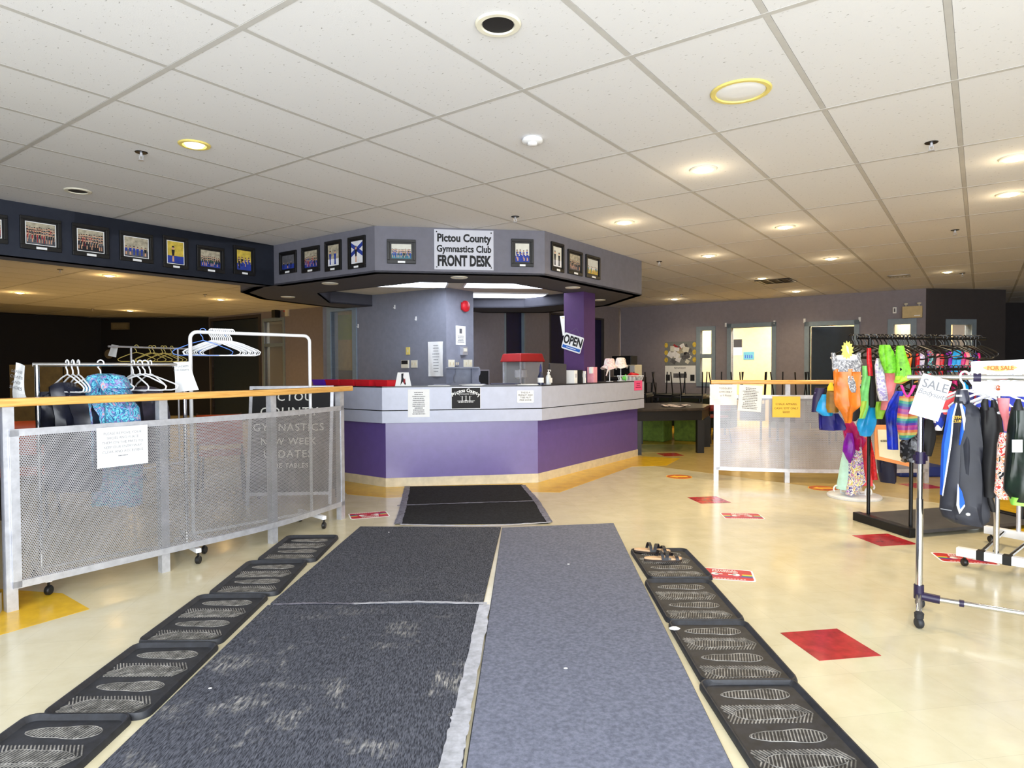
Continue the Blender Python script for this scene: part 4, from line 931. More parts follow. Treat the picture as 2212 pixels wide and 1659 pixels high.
# floor stickers
m_stk = mat('sticker_red', (196, 40, 46), .35, var=.05); rb = [mat('rb%d' % i, c, .35, var=0) for i, c in enumerate(((235, 150, 40), (240, 220, 70), (50, 150, 90), (50, 80, 170), (110, 50, 140)))]
def sticker(u, v, ang, label):
    p = G(u, v); t = thing('distance_sticker', label, 'floor sticker', (p.x, p.y, .001), ang, 'red physical distancing floor stickers'); W_, H_ = .34, .225
    def rrp(w, h, r):
        o = []
        for cx, cy, a0 in ((w / 2 - r, h / 2 - r, 0), (-w / 2 + r, h / 2 - r, 90), (-w / 2 + r, -h / 2 + r, 180), (w / 2 - r, -h / 2 + r, 270)):
            for k in range(4): a = math.radians(a0 + k * 30); o.append((cx + r * math.cos(a), cy + r * math.sin(a)))
        return o
    b = MB(); b.prism(rrp(W_, H_, .022), 0, .0010); build('backing', b, m_paper, t); b = MB(); b.prism(rrp(W_ - .022, H_ - .022, .018), .0010, .0014); build('red_face', b, m_stk, t)
    for k in range(5): b = MB(); y = .012 - k * .013; b.box(-W_ / 2 + .012, W_ / 2 - .012, y - .0065, y + .0065, .0014, .0017); build('rainbow_stripe', b, rb[k], t)
    b = MB(); b.prism(rrp(.2, .085, .042), .0017, .0020); build('red_pill', b, m_stk, t)
    b = MB()
    for s_ in (-1, 1):
        b.prism([(s_ * .062 + .024 * math.cos(a) , -.002 + .024 * math.sin(a)) for a in [k * PI / 6 for k in range(12)]], .0020, .0022)
        b.prism([(s_ * .062 - s_ * .045, -.008), (s_ * .062, -.008), (s_ * .062, .004), (s_ * .062 - s_ * .045, .004)], .0020, .0022)
    build('footprint_emblem', b, m_paper, t)
    b = text_mb('PHYSICAL', .034, off=.001, sx=1.0); b2 = text_mb('DISTANCING', .026, off=.0008)
    b.v = [Vector((v.x, v.z + .072, .0021)) for v in b.v]; b2.v = [Vector((v.x, v.z + .046, .0021)) for v in b2.v]; b.add(b2.v, b2.f); build('lettering', b, m_paper, t)
    b = MB(); 
    for k in range(12): b.box(-.11 + k * .019, -.097 + k * .019, -.09, -.083, .0014, .0017)
    build('small_print', b, m_paper, t); return t
sticker(1567, 1241, math.radians(-14), 'red distancing sticker beside the farthest right boot tray'); sticker(1603, 1115, math.radians(-6), 'red distancing sticker on the open floor before the right railing')
sticker(797, 1113, math.radians(200), 'red distancing sticker at the end of the left railing'); sticker(2083, 1207, math.radians(-16), 'red distancing sticker under the white rack base')
m_arr = mat('arrow_sticker_brown', (186, 84, 30), .4); m_arry = mat('arrow_sticker_yellow', (246, 190, 50), .4)
def arrow_sticker(u, v, ang, label):
    p = G(u, v); t = thing('arrow_sticker', label, 'floor sticker', (p.x, p.y, .0012), ang, 'round arrow stickers on the floor')
    b = MB(); b.lathe([(.15, 0), (.15, .001), (0, .001)], seg=36); build('disc', b, m_arry, t); b = MB(); b.lathe([(.14, .001), (.14, .0013), (0, .0013)], seg=36); build('dark_disc', b, m_arr, t)
    b = MB(); b.prism([(-.115, 0), (-.03, .075), (-.03, .04), (.1, .04), (.1, -.04), (-.03, -.04), (-.03, -.075)], .0013, .0017); build('arrow', b, m_arry, t)
arrow_sticker(1467, 1030, 0, 'round orange arrow sticker in the open floor right of the desk'); arrow_sticker(1778, 1055, 0, 'round orange arrow sticker under the right railing by the round stand')
b = MB(); p = G(2160, 1114); b.M = T(p.x, p.y, 0) @ RZ(-.12); b.box(-.22, .12, -.05, .05, .0018, .0026); tag(build('floor_sticker', b, m_stk), 'red strip sticker seen beneath the hanging clothes at the right', 'floor sticker')
for u, v, z, s_, nm, lab in ((1457, 1359, .03, .024, 'paper_scrap', 'white scrap in the corner of the third right boot tray'), (454, 1487, .012, .007, 'crumb', 'white crumb in the second-nearest left boot tray'), (840, 1150, .0115, .006, 'crumb', 'white crumb near the far left corner of the far ribbed mat'), (1228, 1219, .0125, .008, 'crumb', 'pale crumb on the far part of the grey carpet mat'), (1222, 1444, .0125, .008, 'crumb', 'pale crumb on the near part of the grey carpet mat')):
    p = G(u, v, z); b = MB(); b.lathe([(s_ * .8, 0), (s_, s_ * .15), (s_ * .6, s_ * .4), (0, s_ * .45)], (p.x, p.y, z), 7, sx=1.2, sy=.8); tag(build(nm, b, m_paper), lab, 'litter')
# ---------------------------------------------------------------- hangers, racks, garments
m_hblue = mat('blue_hanger', (96, 140, 225), .4, var=.02); m_hblk = mat('black_hanger', (14, 14, 16), .35, var=0)
def hanger_mb(w=.40, r=.0048, hook=.02, seg=6):
    b = MB(); pts = [(hook * math.cos(math.radians(a)), 0, hook * math.sin(math.radians(a))) for a in range(-30, 181, 30)]
    pts += [(-hook * .9, 0, -.022), (-.002, 0, -.045), (0, 0, -.065)]; b.tube(pts, r * .9, seg)
    h = w / 2; body = [(0, 0, -.068), (-h * .35, 0, -.088), (-h * .9, 0, -.135), (-h, 0, -.150), (-h * .96, 0, -.168), (-h * .8, 0, -.176), (h * .8, 0, -.176), (h * .96, 0, -.168), (h, 0, -.150), (h * .9, 0, -.135), (h * .35, 0, -.088)]
    b.tube(body, r, seg, closed=True); return b
hp = {}
def hanger(p, rz, label, m=None, group='plastic hangers', w=.40, tilt=0.0, r=.0048):
    m = m or m_white; k = (m.name, w); o = bpy.data.objects.new('clothes_hanger', hp[k]) if k in hp else None
    if o is None: o = build('clothes_hanger', hanger_mb(w, r), m, smooth=True); hp[k] = o.data
    else: COL.objects.link(o)
    o.matrix_basis = T(*p) @ RZ(rz) @ RY(tilt); return tag(o, label, 'hanger', group)
def loft(b, rows, th_=.03, fold=.3, ph=0.0, seg=26, fr=55, mi=None):
    """rows: (left point, right point); elliptical cross-sections with hanging folds"""
    v = []; f = []
    for i, (a, c) in enumerate(rows):
        cx = (a + c) / 2; hw = (c - a) / 2; L = hw.length; nn = Vector((-hw.y, hw.x, 0)).normalized() if L > 1e-6 else Vector((0, 1, 0)); tt = min(th_, L * .9)
        for k in range(seg):
            t = 2 * PI * k / seg; s_ = math.cos(t); y = math.sin(t) * tt + fold * tt * (math.sin(s_ * L * fr + ph + i * .15) + .45 * math.sin(s_ * L * fr * 2.3 + ph * 2 + i * .35)) ; v.append(cx + hw * s_ + nn * y)
    for i in range(len(rows) - 1):
        for k in range(seg): f.append((i * seg + k, i * seg + (k + 1) % seg, (i + 1) * seg + (k + 1) % seg, (i + 1) * seg + k))
    f += [tuple(range(seg - 1, -1, -1)), tuple(range((len(rows) - 1) * seg, len(rows) * seg))]
    return b.add(v, f, mi)
def pxrows(rows, Y, n=3):
    R = []
    for (v0, l0_, r0_), (v1, l1_, r1_) in zip(rows, rows[1:]):
        for k in range(n): q = k / n; R.append((v0 + (v1 - v0) * q, l0_ + (l1_ - l0_) * q, r0_ + (r1_ - r0_) * q))
    R.append(rows[-1]); return [(at(l, v, Y), at(r, v, Y)) for v, l, r in R]
def garment(name, label, cat, Y, parts, group=None):
    """parts: list of (part name, rows in sighting units, material, thickness, fold); the first one is the body"""
    v, l, r = parts[0][1][0]; p = at((l + r) / 2, v, Y)
    if len(parts) == 1:
        pn, rows, m, th_, fo = parts[0]; b = MB(); R = rows if isinstance(rows[0], list) else [rows]
        for rr_ in R: loft(b, pxrows(rr_, Y), th_, fo, ph=p.x * 9)
        o = build(name, b, m, smooth=True); return tag(o, label, cat, group)
    t = thing(name, label, cat, p, 0, group)
    for pn, rows, m, th_, fo in parts:
        b = MB(); loft(b, pxrows(rows, Y - (.004 if pn != parts[0][0] else 0)), th_, fo, ph=p.x * 9); build(pn, b, m, t, smooth=True, world=True)
    return t
def caster(b1, b2, p, r=.028):
    b1.tube([(p[0], p[1], r * 2 + .03), (p[0], p[1], r * 2)], .008, 6)
    b2.M = T(p[0], p[1], r) @ RY(PI / 2) ; b2.lathe([(0, -.014), (r * .8, -.014), (r, -.008), (r, .008), (r * .8, .014), (0, .014)], seg=14); b2.M = Matrix()
def rack(label, a, c, zr, m, rr=.0125, feet=.22, foot_m=None, z0=.09, curved=False, fboth=True, rail_ext=.04):
    a, c = Vector(a), Vector(c); t = thing('garment_rack', label, 'clothes rack', (a.x, a.y, 0)); d = (c - a).normalized(); nn = Vector((d.y, -d.x))
    if curved:
        b = MB(); R = .05; P = [(a.x, a.y, z0), (a.x, a.y, zr - R)]
        for k in range(1, 6): q = k / 5 * PI / 2; P.append((a.x + d.x * R * (1 - math.cos(q)), a.y + d.y * R * (1 - math.cos(q)), zr - R + R * math.sin(q)))
        for k in range(0, 6): q = PI / 2 - k / 5 * PI / 2; P.append((c.x - d.x * R * (1 - math.cos(q)), c.y - d.y * R * (1 - math.cos(q)), zr - R + R * math.sin(q)))
        P.append((c.x, c.y, z0)); b.tube(P, rr, 10); build('frame', b, m, t, smooth=True, world=True)
    else:
        for p in (a, c): b = MB(); b.tube([(p.x, p.y, z0), (p.x, p.y, zr)], rr, 10); build('post', b, m, t, smooth=True, world=True)
        b = MB(); q0, q1 = a - d * rail_ext, c + d * rail_ext; b.tube([(q0.x, q0.y, zr), (q1.x, q1.y, zr)], rr, 10); build('rail', b, m, t, smooth=True, world=True)
    b = MB(); b.tube([(a.x, a.y, z0 + .02), (c.x, c.y, z0 + .02)], rr * .85, 8); build('lower_bar', b, m, t, smooth=True, world=True)
    for p in (a, c):
        f = MB(); e0, e1 = p + nn * feet, p - nn * (feet if fboth else feet * .3); f.bar((e0.x, e0.y, z0), (e1.x, e1.y, z0), .035, .03); ft = build('foot', f, foot_m or m, t, world=True, bevel=.004)
        for e in (e0, e1):
            s1_, s2_ = MB(), MB(); caster(s1_, s2_, (e.x - (e.x - p.x) * .06, e.y - (e.y - p.y) * .06)); s1_.add(s2_.v, s2_.f); w = build('caster', s1_, m_black, t, world=True, smooth=True)
    return t
# racks behind the left railing
vr = math.radians(24)
rack('chrome garment rack with jackets behind the left railing', (-2.82, 3.84), (-2.24, 4.42), 1.327, m_chrome, .0125, .22, m_white, rail_ext=.02)
rack('tall white garment rack with a bunch of white hangers', (-2.305, 4.64), (-1.665, 5.33), 1.565, m_white, .013, .2, m_white, curved=True)
def on(a, c, u, z):
    a, c = Vector(a), Vector(c); d = c - a; k = (u - 1106) / F; t = (k * a.y - a.x) / (d.x - k * d.y); q = a + d * t; return (q.x, q.y, z)
rA, rAc = (-2.305, 4.64), (-1.665, 5.33); rB, rBc = (-2.82, 3.84), (-2.24, 4.42)
for i in range(11):
    hanger(on(rA, rAc, 459 + i * 4.3, 1.573), vr + math.radians(-14 + 24 * ((i * 7) % 11) / 11), 'white plastic hanger in the bunch on the tall white rack', group='white hangers on the tall white rack')
hanger(on(rA, rAc, 440, 1.573), vr + .1, 'thin pale blue hanger hanging apart at the left of the tall white rack', m_hblue, 'blue hangers', r=.003)
hanger(on(rA, rAc, 493, 1.574), vr - .12, 'blue hanger in the middle of the white bunch', m_hblue, 'blue hangers')
for i, u in enumerate((146, 158, 170)): hanger(on(rB, rBc, u, 1.336), math.radians(-32 - 4 * i), ['left', 'middle', 'right'][i] + ' one of three bare white hangers over the black jacket', group='three white hangers at the left of the chrome rack')
hanger(on(rB, rBc, 218, 1.336), math.radians(5), 'white hanger holding the turquoise jacket')
for i, u in enumerate((288, 303, 314, 325)): hanger(on(rB, rBc, u, 1.336), math.radians(-35 + 22 * (i % 3)), ['leftmost', 'second', 'third', 'rightmost'][i] + ' of four tangled bare white hangers at the right of the chrome rack', group='tangled white hangers on the chrome rack')
m_teal = pat('teal_floral', [(30, 60, 110), (60, 150, 190), (120, 210, 228), (40, 110, 160), (150, 130, 190), (110, 200, 220), (225, 150, 160)], 16, 'noise', dist=2.5)
m_blkj = mat('black_nylon', (26, 28, 42), .3, var=.3, scale=8, bmp=.6, bscale=14); m_puff = mat('grey_puffer', (62, 58, 74), .4, var=.2, bmp=.9, bscale=22)
garment('jacket', 'black nylon jacket at the left end of the chrome rack', 'jacket', 4.0, [('body', [(826, 128, 150), (836, 110, 172), (862, 92, 205), (900, 95, 222), (960, 100, 225), (1060, 104, 222)], m_blkj, .06, .5), ('sleeve', [(846, 92, 112), (880, 80, 104), (960, 84, 106)], m_blkj, .035, .3)])
garment('jacket', 'turquoise floral hooded jacket on the chrome rack', 'jacket', 4.04, [('body', [(832, 190, 262), (850, 182, 284), (880, 184, 300), (930, 192, 306), (1010, 200, 308), (1090, 204, 306)], m_teal, .07, .5), ('hood', [(807, 214, 246), (812, 196, 262), (824, 186, 276), (838, 188, 284)], m_teal, .08, .3)])
garment('jacket', 'dark grey quilted jacket beside the turquoise one', 'jacket', 4.36, [('body', [(834, 300, 325), (842, 272, 345), (862, 270, 362), (900, 276, 368), (1000, 280, 366)], m_puff, .06, .4), ('sleeve', [(850, 336, 356), (880, 344, 366), (960, 346, 368)], m_puff, .04, .3)])
def cpaper(Y, q, label, text=None, amp=.015, curl=0.0, seed=1, name='rack_sign', size=.03, tilt=0):
    """paper sheet given by four corner sightings at distance Y: tl, tr, br, bl"""
    P4 = [at(u, v, Y) for u, v in q]; c = sum(P4, Vector()) / 4; t = thing(name, label, 'notice', c); n = 8; g_ = []
    for i in range(n + 1):
        s_ = i / n; L = P4[0].lerp(P4[3], s_); R = P4[1].lerp(P4[2], s_); row = []
        for j in range(n + 1):
            w = j / n; p = L.lerp(R, w); p.y += amp * math.sin(w * 3.1 + s_ * 2 + seed) + curl * max(0, s_ - .6) ** 2 * 4; row.append(p)
        g_.append(row)
    b = MB(); b.grid(g_); build('sheet', b, m_paper, t, solid=.001, world=True)
    if text:
        ux = (P4[1] - P4[0]).normalized(); a_ = -math.atan2(ux.z, ux.x); h_ = (P4[3] - P4[0]).length; c0 = (P4[0] + P4[1]) / 2; dn = ((P4[3] + P4[2]) / 2 - c0) 
        for i, (s_, sz, fz, mt, kw) in enumerate(text):
            b = text_mb(s_, sz, **kw); pos = c0 + dn * fz; pos.y = Y - amp - .004; M_ = T(*pos) @ RY(a_ + tilt); b.v = [M_ @ x for x in b.v]; build('lettering', b, mt, t, world=True)
    return t
cpaper(3.95, ((30, 783), (58, 790), (56, 872), (20, 866)), 'curled white paper sign hanging at the left end of the chrome rack', [('LEAVE', .024, .2, m_inkgrey, {}), ('COATS', .024, .34, m_inkgrey, {}), ('AND', .024, .48, m_inkgrey, {}), ('SHOES', .026, .62, m_inkgrey, {})], .02, .05)
cpaper(4.36, ((372, 782), (412, 781), (430, 842), (378, 848)), 'white paper sign at the right end of the chrome rack', [('FOR JACKETS', .018, .16, m_inkgrey, {}), ('AND COATS', .018, .28, m_inkgrey, {})], .02)
# brass-lit rack far behind
rack('far garment rack with cream hangers in the dim left room', tuple(at(283, 750, 7.6).xy), tuple(at(384, 752, 8.2).xy), 1.56, m_alu, .012, .2, rail_ext=.28)
fa, fc = at(283, 750, 7.6), at(384, 752, 8.2)
for i, u in enumerate((296, 326, 334, 352, 358, 372)): hanger(on(fa.xy, fc.xy, u, 1.568), math.radians(14 - 20 * (i % 2)), ['leftmost', 'second', 'third', 'fourth', 'fifth', 'rightmost'][i] + ' cream hanger on the far rack in the dim room', m_trimy, 'cream hangers on the far rack')
cpaper(7.5, ((240, 744), (257, 746), (251, 772), (233, 768)), 'small yellowish paper at the left end of the far rack', None, .01)
# folding A-frame chalkboard
cb = thing('chalkboard', 'black A-frame chalkboard lettered PICTOU COUNTY GYMNASTICS behind the left railing', 'chalkboard', at(632, 900, 6.3).xy.to_3d(), math.radians(4)); bw = .80
def leaf(sgn, nm):
    b = MB(); b.M = RX(sgn * math.radians(9)) @ T(0, 0, 0); zt = 1.14
    M_ = T(0, sgn * -.17, 0) @ RX(sgn * -math.radians(8.5))
    b.M = M_; b.box(-bw / 2 + .03, bw / 2 - .03, -.006, .006, .12, zt - .03); build(nm + '_board', b, m_ink, cb)
    b = MB(); b.M = M_
    for q in ((-bw / 2, -bw / 2 + .03, 0, zt), (bw / 2 - .03, bw / 2, 0, zt), (-bw / 2 + .03, bw / 2 - .03, zt - .03, zt), (-bw / 2 + .03, bw / 2 - .03, .09, .12)): b.box(q[0], q[1], -.011, .011, q[2], q[3])
    build(nm + '_frame', b, m_alu if sgn > 0 else m_blackm, cb); return M_
Mf = leaf(1, 'front'); leaf(-1, 'rear'); m_chalk = mat('chalk', (232, 236, 230), .9, var=.1, scale=60)
for s_, z, sz in (('PICTOU', 1.03, .11), ('COUNTY', .885, .12), ('GYMNASTICS', .735, .10), ('NEW WEEK', .60, .09), ('UPDATES', .48, .10), ('TIME TABLES', .37, .06)):
    b = text_mb(s_, sz, off=.001, spacing=1.15); b.v = [Mf @ (v + Vector((-.02, -.008, z))) for v in b.v]; build('chalk_lettering', b, m_chalk, cb)
# ---------------------------------------------------------------- chairs and tables
m_redch = mat('red_chair_vinyl', (150, 50, 44), .5, var=.08); m_brass = mat('chair_frame', (46, 38, 34), .4, metal=.4); m_grnch = mat('green_cloth', (96, 120, 40), .8, var=.15)
def make_chair(name, label, m, fm, group):
    t = thing(name, label, 'chair', (0, 0, 0), 0, group); w = .21
    b = MB(); b.box(-w, w, -.2, .2, .43, .46); build('seat', b, m, t, bevel=.012)
    P = []; 
    for i in range(6):
        z = .55 + i * .06; row = []
        for j in range(7): x = (j / 6 - .5) * 2 * w * (1 - .03 * i / 5); row.append((x, .22 + .04 * i / 5 - .03 * (1 - (2 * j / 6 - 1) ** 2) * -1, z))
        P.append(row)
    b = MB(); b.grid(P); build('backrest', b, m, t, solid=.018, smooth=True)
    for sx in (-1, 1):
        b = MB(); b.tube([(sx * .19, -.18, .43), (sx * .21, -.24, 0)], .011, 7); build('leg', b, fm, t, smooth=True)
        b = MB(); b.tube([(sx * .19, .16, .43), (sx * .21, .26, 0)], .011, 7); build('leg', b, fm, t, smooth=True)
        b = MB(); b.tube([(sx * .2, -.18, .42), (sx * .2, .2, .42), (sx * .2, .25, .86)], .010, 7); build('side_frame', b, fm, t, smooth=True)
    return t
chr0 = make_chair('stacking_chair', 'orange vinyl chair partly hidden behind the left railing', m_orange, m_brass, 'orange chairs in the left room')
p = at(478, 880, 6.6); chr0.location = (p.x, p.y, 0); chr0.rotation_euler.z = math.radians(200)
p = at(45, 850, 5.4); dup(chr0, loc=(p.x, p.y, .0), rz=math.radians(25), label='orange-brown chair behind the curled paper at the left edge')
redc = make_chair('stacking_chair', 'red chair standing upright behind the big black table', m_redch, m_brass, 'red chairs round the big table')
p = G(1520, 950); redc.location = (p.x + .05, p.y - .3, 0); redc.rotation_euler.z = math.radians(200)
p = at(1352, 880, 12.2); dup(redc, loc=(p.x, p.y, 0), rz=math.radians(175), label='red chair half hidden behind the right end of the desk')
# big black table
tp = G(1440, 975); tb = thing('activity_table', 'big low black table with thick square legs beyond the right end of the desk', 'table', (0, 0, 0))
b = MB(); TT = [at(1366, 884, 9.45), at(1520, 887, 9.65), at(1535, 880, 10.5), at(1480, 872, 11.2), at(1372, 874, 11.0)]; q = [(p.x, p.y) for p in TT]
b.prism(q, .645, .685); build('tabletop', b, mat('table_laminate', (52, 46, 42), .3, var=.3), tb, world=True, bevel=.006)
cx = sum(x for x, y in q) / 5; cy = sum(y for x, y in q) / 5; q2 = [(cx + (x - cx) * .95, cy + (y - cy) * .95) for x, y in q]
b = MB(); b.prism(q2, .50, .645); build('apron', b, m_black, tb, world=True)
for x, y in (q2[0], q2[1], q2[2], q2[4]):
    b = MB(); x, y = cx + (x - cx) * .93, cy + (y - cy) * .93; b.box(x - .05, x + .05, y - .05, y + .05, 0, .5); build('leg', b, m_black, tb, world=True)
b = MB(); r_ = random.Random(4)
P = [[(at(1432 + 8 * j, 880, 9.9).x, 9.8 + .12 * i, .69 + .03 * r_.random()) for j in range(8)] for i in range(4)]
b.grid(P); tag(build('folded_cloth', b, pat('blk_wht_cloth', [(30, 28, 30), (235, 215, 205), (240, 230, 225)], 14), solid=.004), 'crumpled black and white cloth lying on the big black table', 'cloth')
# dark tables with chairs put up on them
def make_table(name, label, c, w, d, rz, m, z=.74, group=None):
    t = thing(name, label, 'table', (c[0], c[1], 0), rz, group); b = MB(); b.box(-w / 2, w / 2, -d / 2, d / 2, z - .03, z); build('tabletop', b, m, t, bevel=.004)
    for sx in (-1, 1):
        for sy in (-1, 1): b = MB(); b.tube([(sx * (w / 2 - .08), sy * (d / 2 - .08), 0), (sx * (w / 2 - .08), sy * (d / 2 - .08), z - .03)], .02, 8); build('leg', b, m_blackm, t, smooth=True)
    return t
m_tabd = mat('dark_table', (24, 24, 26), .4); rot = A0 - PI / 4
TS = [-1.5, -.4, .7, 1.8]; tlab = ['dark table by the poster wall, nearest the microwave corner', 'dark table in front of the narrow interior window', 'dark table behind the left half of the right railing', 'dark table behind the right half of the right railing']
def tpos(s_, o=2.3): q = W6.p + W6.d * s_ - W6.n * o; return (q.x, q.y)
for s_, lab in zip(TS, tlab): make_table('dining_table', lab, tpos(s_), .98, .75, W6.a, m_tabd, group='dark tables with chairs put up on them')
c0 = make_chair('upturned_chair', 'upside-down chair', m_tabd, m_blackm, 'upside-down chairs put up on the dark tables')
ups = [(-1.74, 20, 'upside-down chair on the table nearest the microwave corner, left one'), (-1.26, 4, 'upside-down chair on the table nearest the microwave corner, right one'), (-.64, -12, 'upside-down chair just left below the collage poster'), (-.16, 10, 'upside-down chair below the collage poster\'s right edge'), (.46, -8, 'upside-down chair left of the first doorway'),
       (.94, 12, 'upside-down chair in front of the first doorway'), (1.54, -10, 'upside-down chair between the two doorways'), (2.04, 6, 'upside-down chair at the left jamb of the slate door')]
for i, (s_, rz, lab) in enumerate(ups):
    q = tpos(s_, 2.46); c = c0 if i == 0 else dup(c0); c['label'] = lab
    c.matrix_basis = T(q[0], q[1], .742) @ RZ(W6.a + math.radians(rz)) @ RX(PI) @ T(0, 0, -.46)
# stack of folding chairs near the corner, black cloth bags on the wall
fl_lab = ['leftmost', 'second', 'third', 'rightmost']
for k in range(4):
    p = at(1366 + 10 * k, 830, 14.3); t = thing('folding_chair', fl_lab[k] + ' of four folded black chairs leaning beside the microwave', 'chair', (p.x, p.y, 0), rot + .3, 'folded black chairs leaning in the corner')
    b = MB(); b.tube([(-.2, 0, 0), (-.2, .12, .95), (.2, .12, .95), (.2, 0, 0)], .012, 7); build('frame', b, m_blackm, t, smooth=True); b = MB(); b.box(-.18, .18, .05, .08, .35, .75); build('seat', b, m_black, t)
# green covered boxes under the tables
for u, lab in ((1418, 'olive cloth-covered box under the tables left of the red chair'), (1490, 'olive cloth-covered box just left of the red chair')):
    p = at(u, 870, 11.4); b = MB(); b.M = T(p.x, p.y, 0) @ RZ(rot); b.box(-.22, .22, -.2, .2, 0, .62); o = build('covered_box', b, m_grnch, bevel=.03); tag(o, lab, 'box')
b = MB(); b.M = T(*tpos(-.9, .5), 0) @ RZ(W6.a); b.box(-.9, .9, -.25, .25, 0, .7); tag(build('storage_bench', b, mat('dark_green', (18, 34, 26), .7), bevel=.02), 'long dark green bench under the poster wall', 'bench')
# cabinet with microwave and black printer in the kitchen corner
p = at(1354, 830, 14.4); t = thing('cabinet', 'dark cabinet in the corner carrying the microwave', 'cabinet', (p.x, p.y, 0), rot); b = MB(); b.box(-.36, .36, -.25, .25, .05, 1.08); build('body', b, m_wdark, t)
for sx in (-1, 1): b = MB(); b.box(sx * .18 - .165, sx * .18 + .165, -.27, -.25, .1, 1.04); d_ = build('door', b, m_black, t); b = MB(); b.box(sx * .05 - .006, sx * .05 + .006, -.285, -.27, .55, .67); build('handle', b, m_chrome, d_)
t = thing('microwave', 'white microwave oven with dark door in the corner', 'microwave', (p.x + .02, p.y, 1.08), rot); b = MB(); b.box(-.26, .26, -.18, .18, .01, .27); build('case', b, m_trimw, t, bevel=.008)
b = MB(); b.box(-.245, .13, -.19, -.18, .03, .25); build('door', b, m_ink, t); b = MB(); b.box(.15, .25, -.186, -.18, .03, .25); build('control_panel', b, m_paper, t)
t = thing('printer', 'black boxy printer standing on the microwave', 'printer', (p.x - .02, p.y, 1.35), rot); b = MB(); b.box(-.26, .2, -.17, .17, .0, .2); build('case', b, m_black, t, bevel=.01); b = MB(); b.box(-.18, .12, -.2, -.1, .05, .06); build('paper_tray', b, m_blackm, t)
# ---------------------------------------------------------------- right-hand wall fittings
t, w, h = sign(W6, 1437, 738, 1503, 827, 'collage_poster', 'large poster with photo collage above and white text panel below, on the long grey wall', 'poster', m_paper, .006, y=-.006)
b = MB(); b.box(-w / 2, w / 2, -.008, -.006, -h * .08, h / 2); build('grey_panel', b, mat('collage_grey', (120, 124, 126), .7), t)
r_ = random.Random(5)
for k in range(26):
    b = MB(); x = r_.uniform(-w * .33, w * .33); z = r_.uniform(0, h * .4); b.M = T(x, 0, z) @ RY(r_.uniform(-.6, .6)); a1, a2 = r_.uniform(.04, .09), r_.uniform(.03, .065); y_ = -.0085 - k * .0002
    b.box(-a1, a1, y_, y_ + .0002, -a2, a2); build('photo', b, cols[r_.choice(['black', 'white', 'mid', 'mid', 'black', 'sky', 'gym', 'white', 'red'])], t)
for sx in (-1, 1):
    for k in range(3): b = MB(); b.M = T(sx * w * .46, 0, h * (.42 - .18 * k)) @ RX(PI / 2); b.lathe([(.045, .0082), (.045, .009), (0, .009)], seg=12, sy=1.3); build('yellow_badge', b, cols['yel'], t)
letters(t, 'Parents Notice Board', h * .05, 0, -h * .14, -.0075, m_inkgrey) if False else scribble(t, w * .6, -h * .17, -h * .11, 2, y=-.0075, th_=.2)
for sx in (-1, 1): b = MB(); b.box(sx * w * .4 - .05, sx * w * .4 + .05, -.0075, -.006, -h * .45, -h * .3); build('small_photo', b, cols['black'], t)
b = MB(); b.box(-w * .22, w * .22, -.0075, -.006, -h * .38, -h * .27); build('small_photo', b, cols['mid'], t)
t, w, h = sign(wo, 1581, 733, 1603, 768, 'wall_calendar', 'wall calendar with dark picture, seen through the first doorway', 'calendar', m_paper, .005, y=-.002); b = MB(); b.box(-w / 2, w / 2, -.007, -.005, 0, h / 2); build('picture_page', b, cols['black'], t)
t, w, h = sign(wo, 1606, 760, 1629, 777, 'small_poster', 'small turquoise picture beside the calendar in the office', 'poster', cols['teal'], .004, y=-.002)
b = MB()
for k in range(4): b.box(-w * .35 + k * w * .2, -w * .27 + k * w * .2, -.006, -.004, -h * .3, h * .1)
build('figures', b, cols['blue'], t)
for (u0, v0, u1, v1, lab) in ((1768, 785, 1793, 812, 'dark framed notice on the slate door window board'), (1768, 740, 1840, 780, 'pale sheets pinned beside the slate door')):
    t, w, h = sign(wo, u0, v0, u1, v1, 'office_notice', lab, 'notice', cols['sky'] if v0 < 750 else cols['black'], .004, y=-.002); scribble(t, w * .8, -h * .4, h * .4, 5, y=-.0045)
x0, x1, z0, z1 = W6.rect(1950, 662, 1993, 687); t = thing('emergency_light', 'beige emergency light box with two lamp heads high on the wall', 'emergency light', M=W6.m((x0 + x1) / 2, z0, 0)); w = x1 - x0
b = MB(); b.box(-w / 2, w / 2, -.09, 0, 0, z1 - z0); build('case', b, m_wbeige, t, bevel=.006); b = MB(); b.box(w * .1, w * .4, -.092, -.09, .03, .05); build('label', b, m_paper, t)
for sx in (-1, 1):
    b = MB(); b.tube([(sx * w * .33, -.045, z1 - z0), (sx * w * .33, -.045, z1 - z0 + .03)], .008, 6); b.lathe([(0, .03), (.03, .035), (.04, .06), (.0, .07)], (sx * w * .33, -.045, z1 - z0), 12); build('lamp_head', b, m_trimw, t, smooth=True)
t, w, h = sign(W6, 1929, 664, 1937, 677, 'alarm_strobe', 'small white alarm strobe left of the emergency light', 'alarm', m_paper, .04); b = MB(); b.box(-w * .2, w * .2, -.045, -.04, -h * .3, h * .3); build('lens', b, cols['mid'], t)
for u, v, lab in ((1568, 702, 'left of the first doorway'), (1673, 697, 'right of the first doorway'), (1738, 693, 'left of the slate door'), (1857, 690, 'right of the slate door')):
    x, z = W6.xz(u, v); b = MB(); b.M = W6.m(x, z, 0); b.box(-.02, .02, -.012, 0, -.045, .045); b.tube([(0, -.012, -.03), (0, -.035, -.03), (0, -.04, -.005)], .006, 6); tag(build('wall_hook', b, m_paper), 'small white hook at the upper corner ' + lab, 'hook')
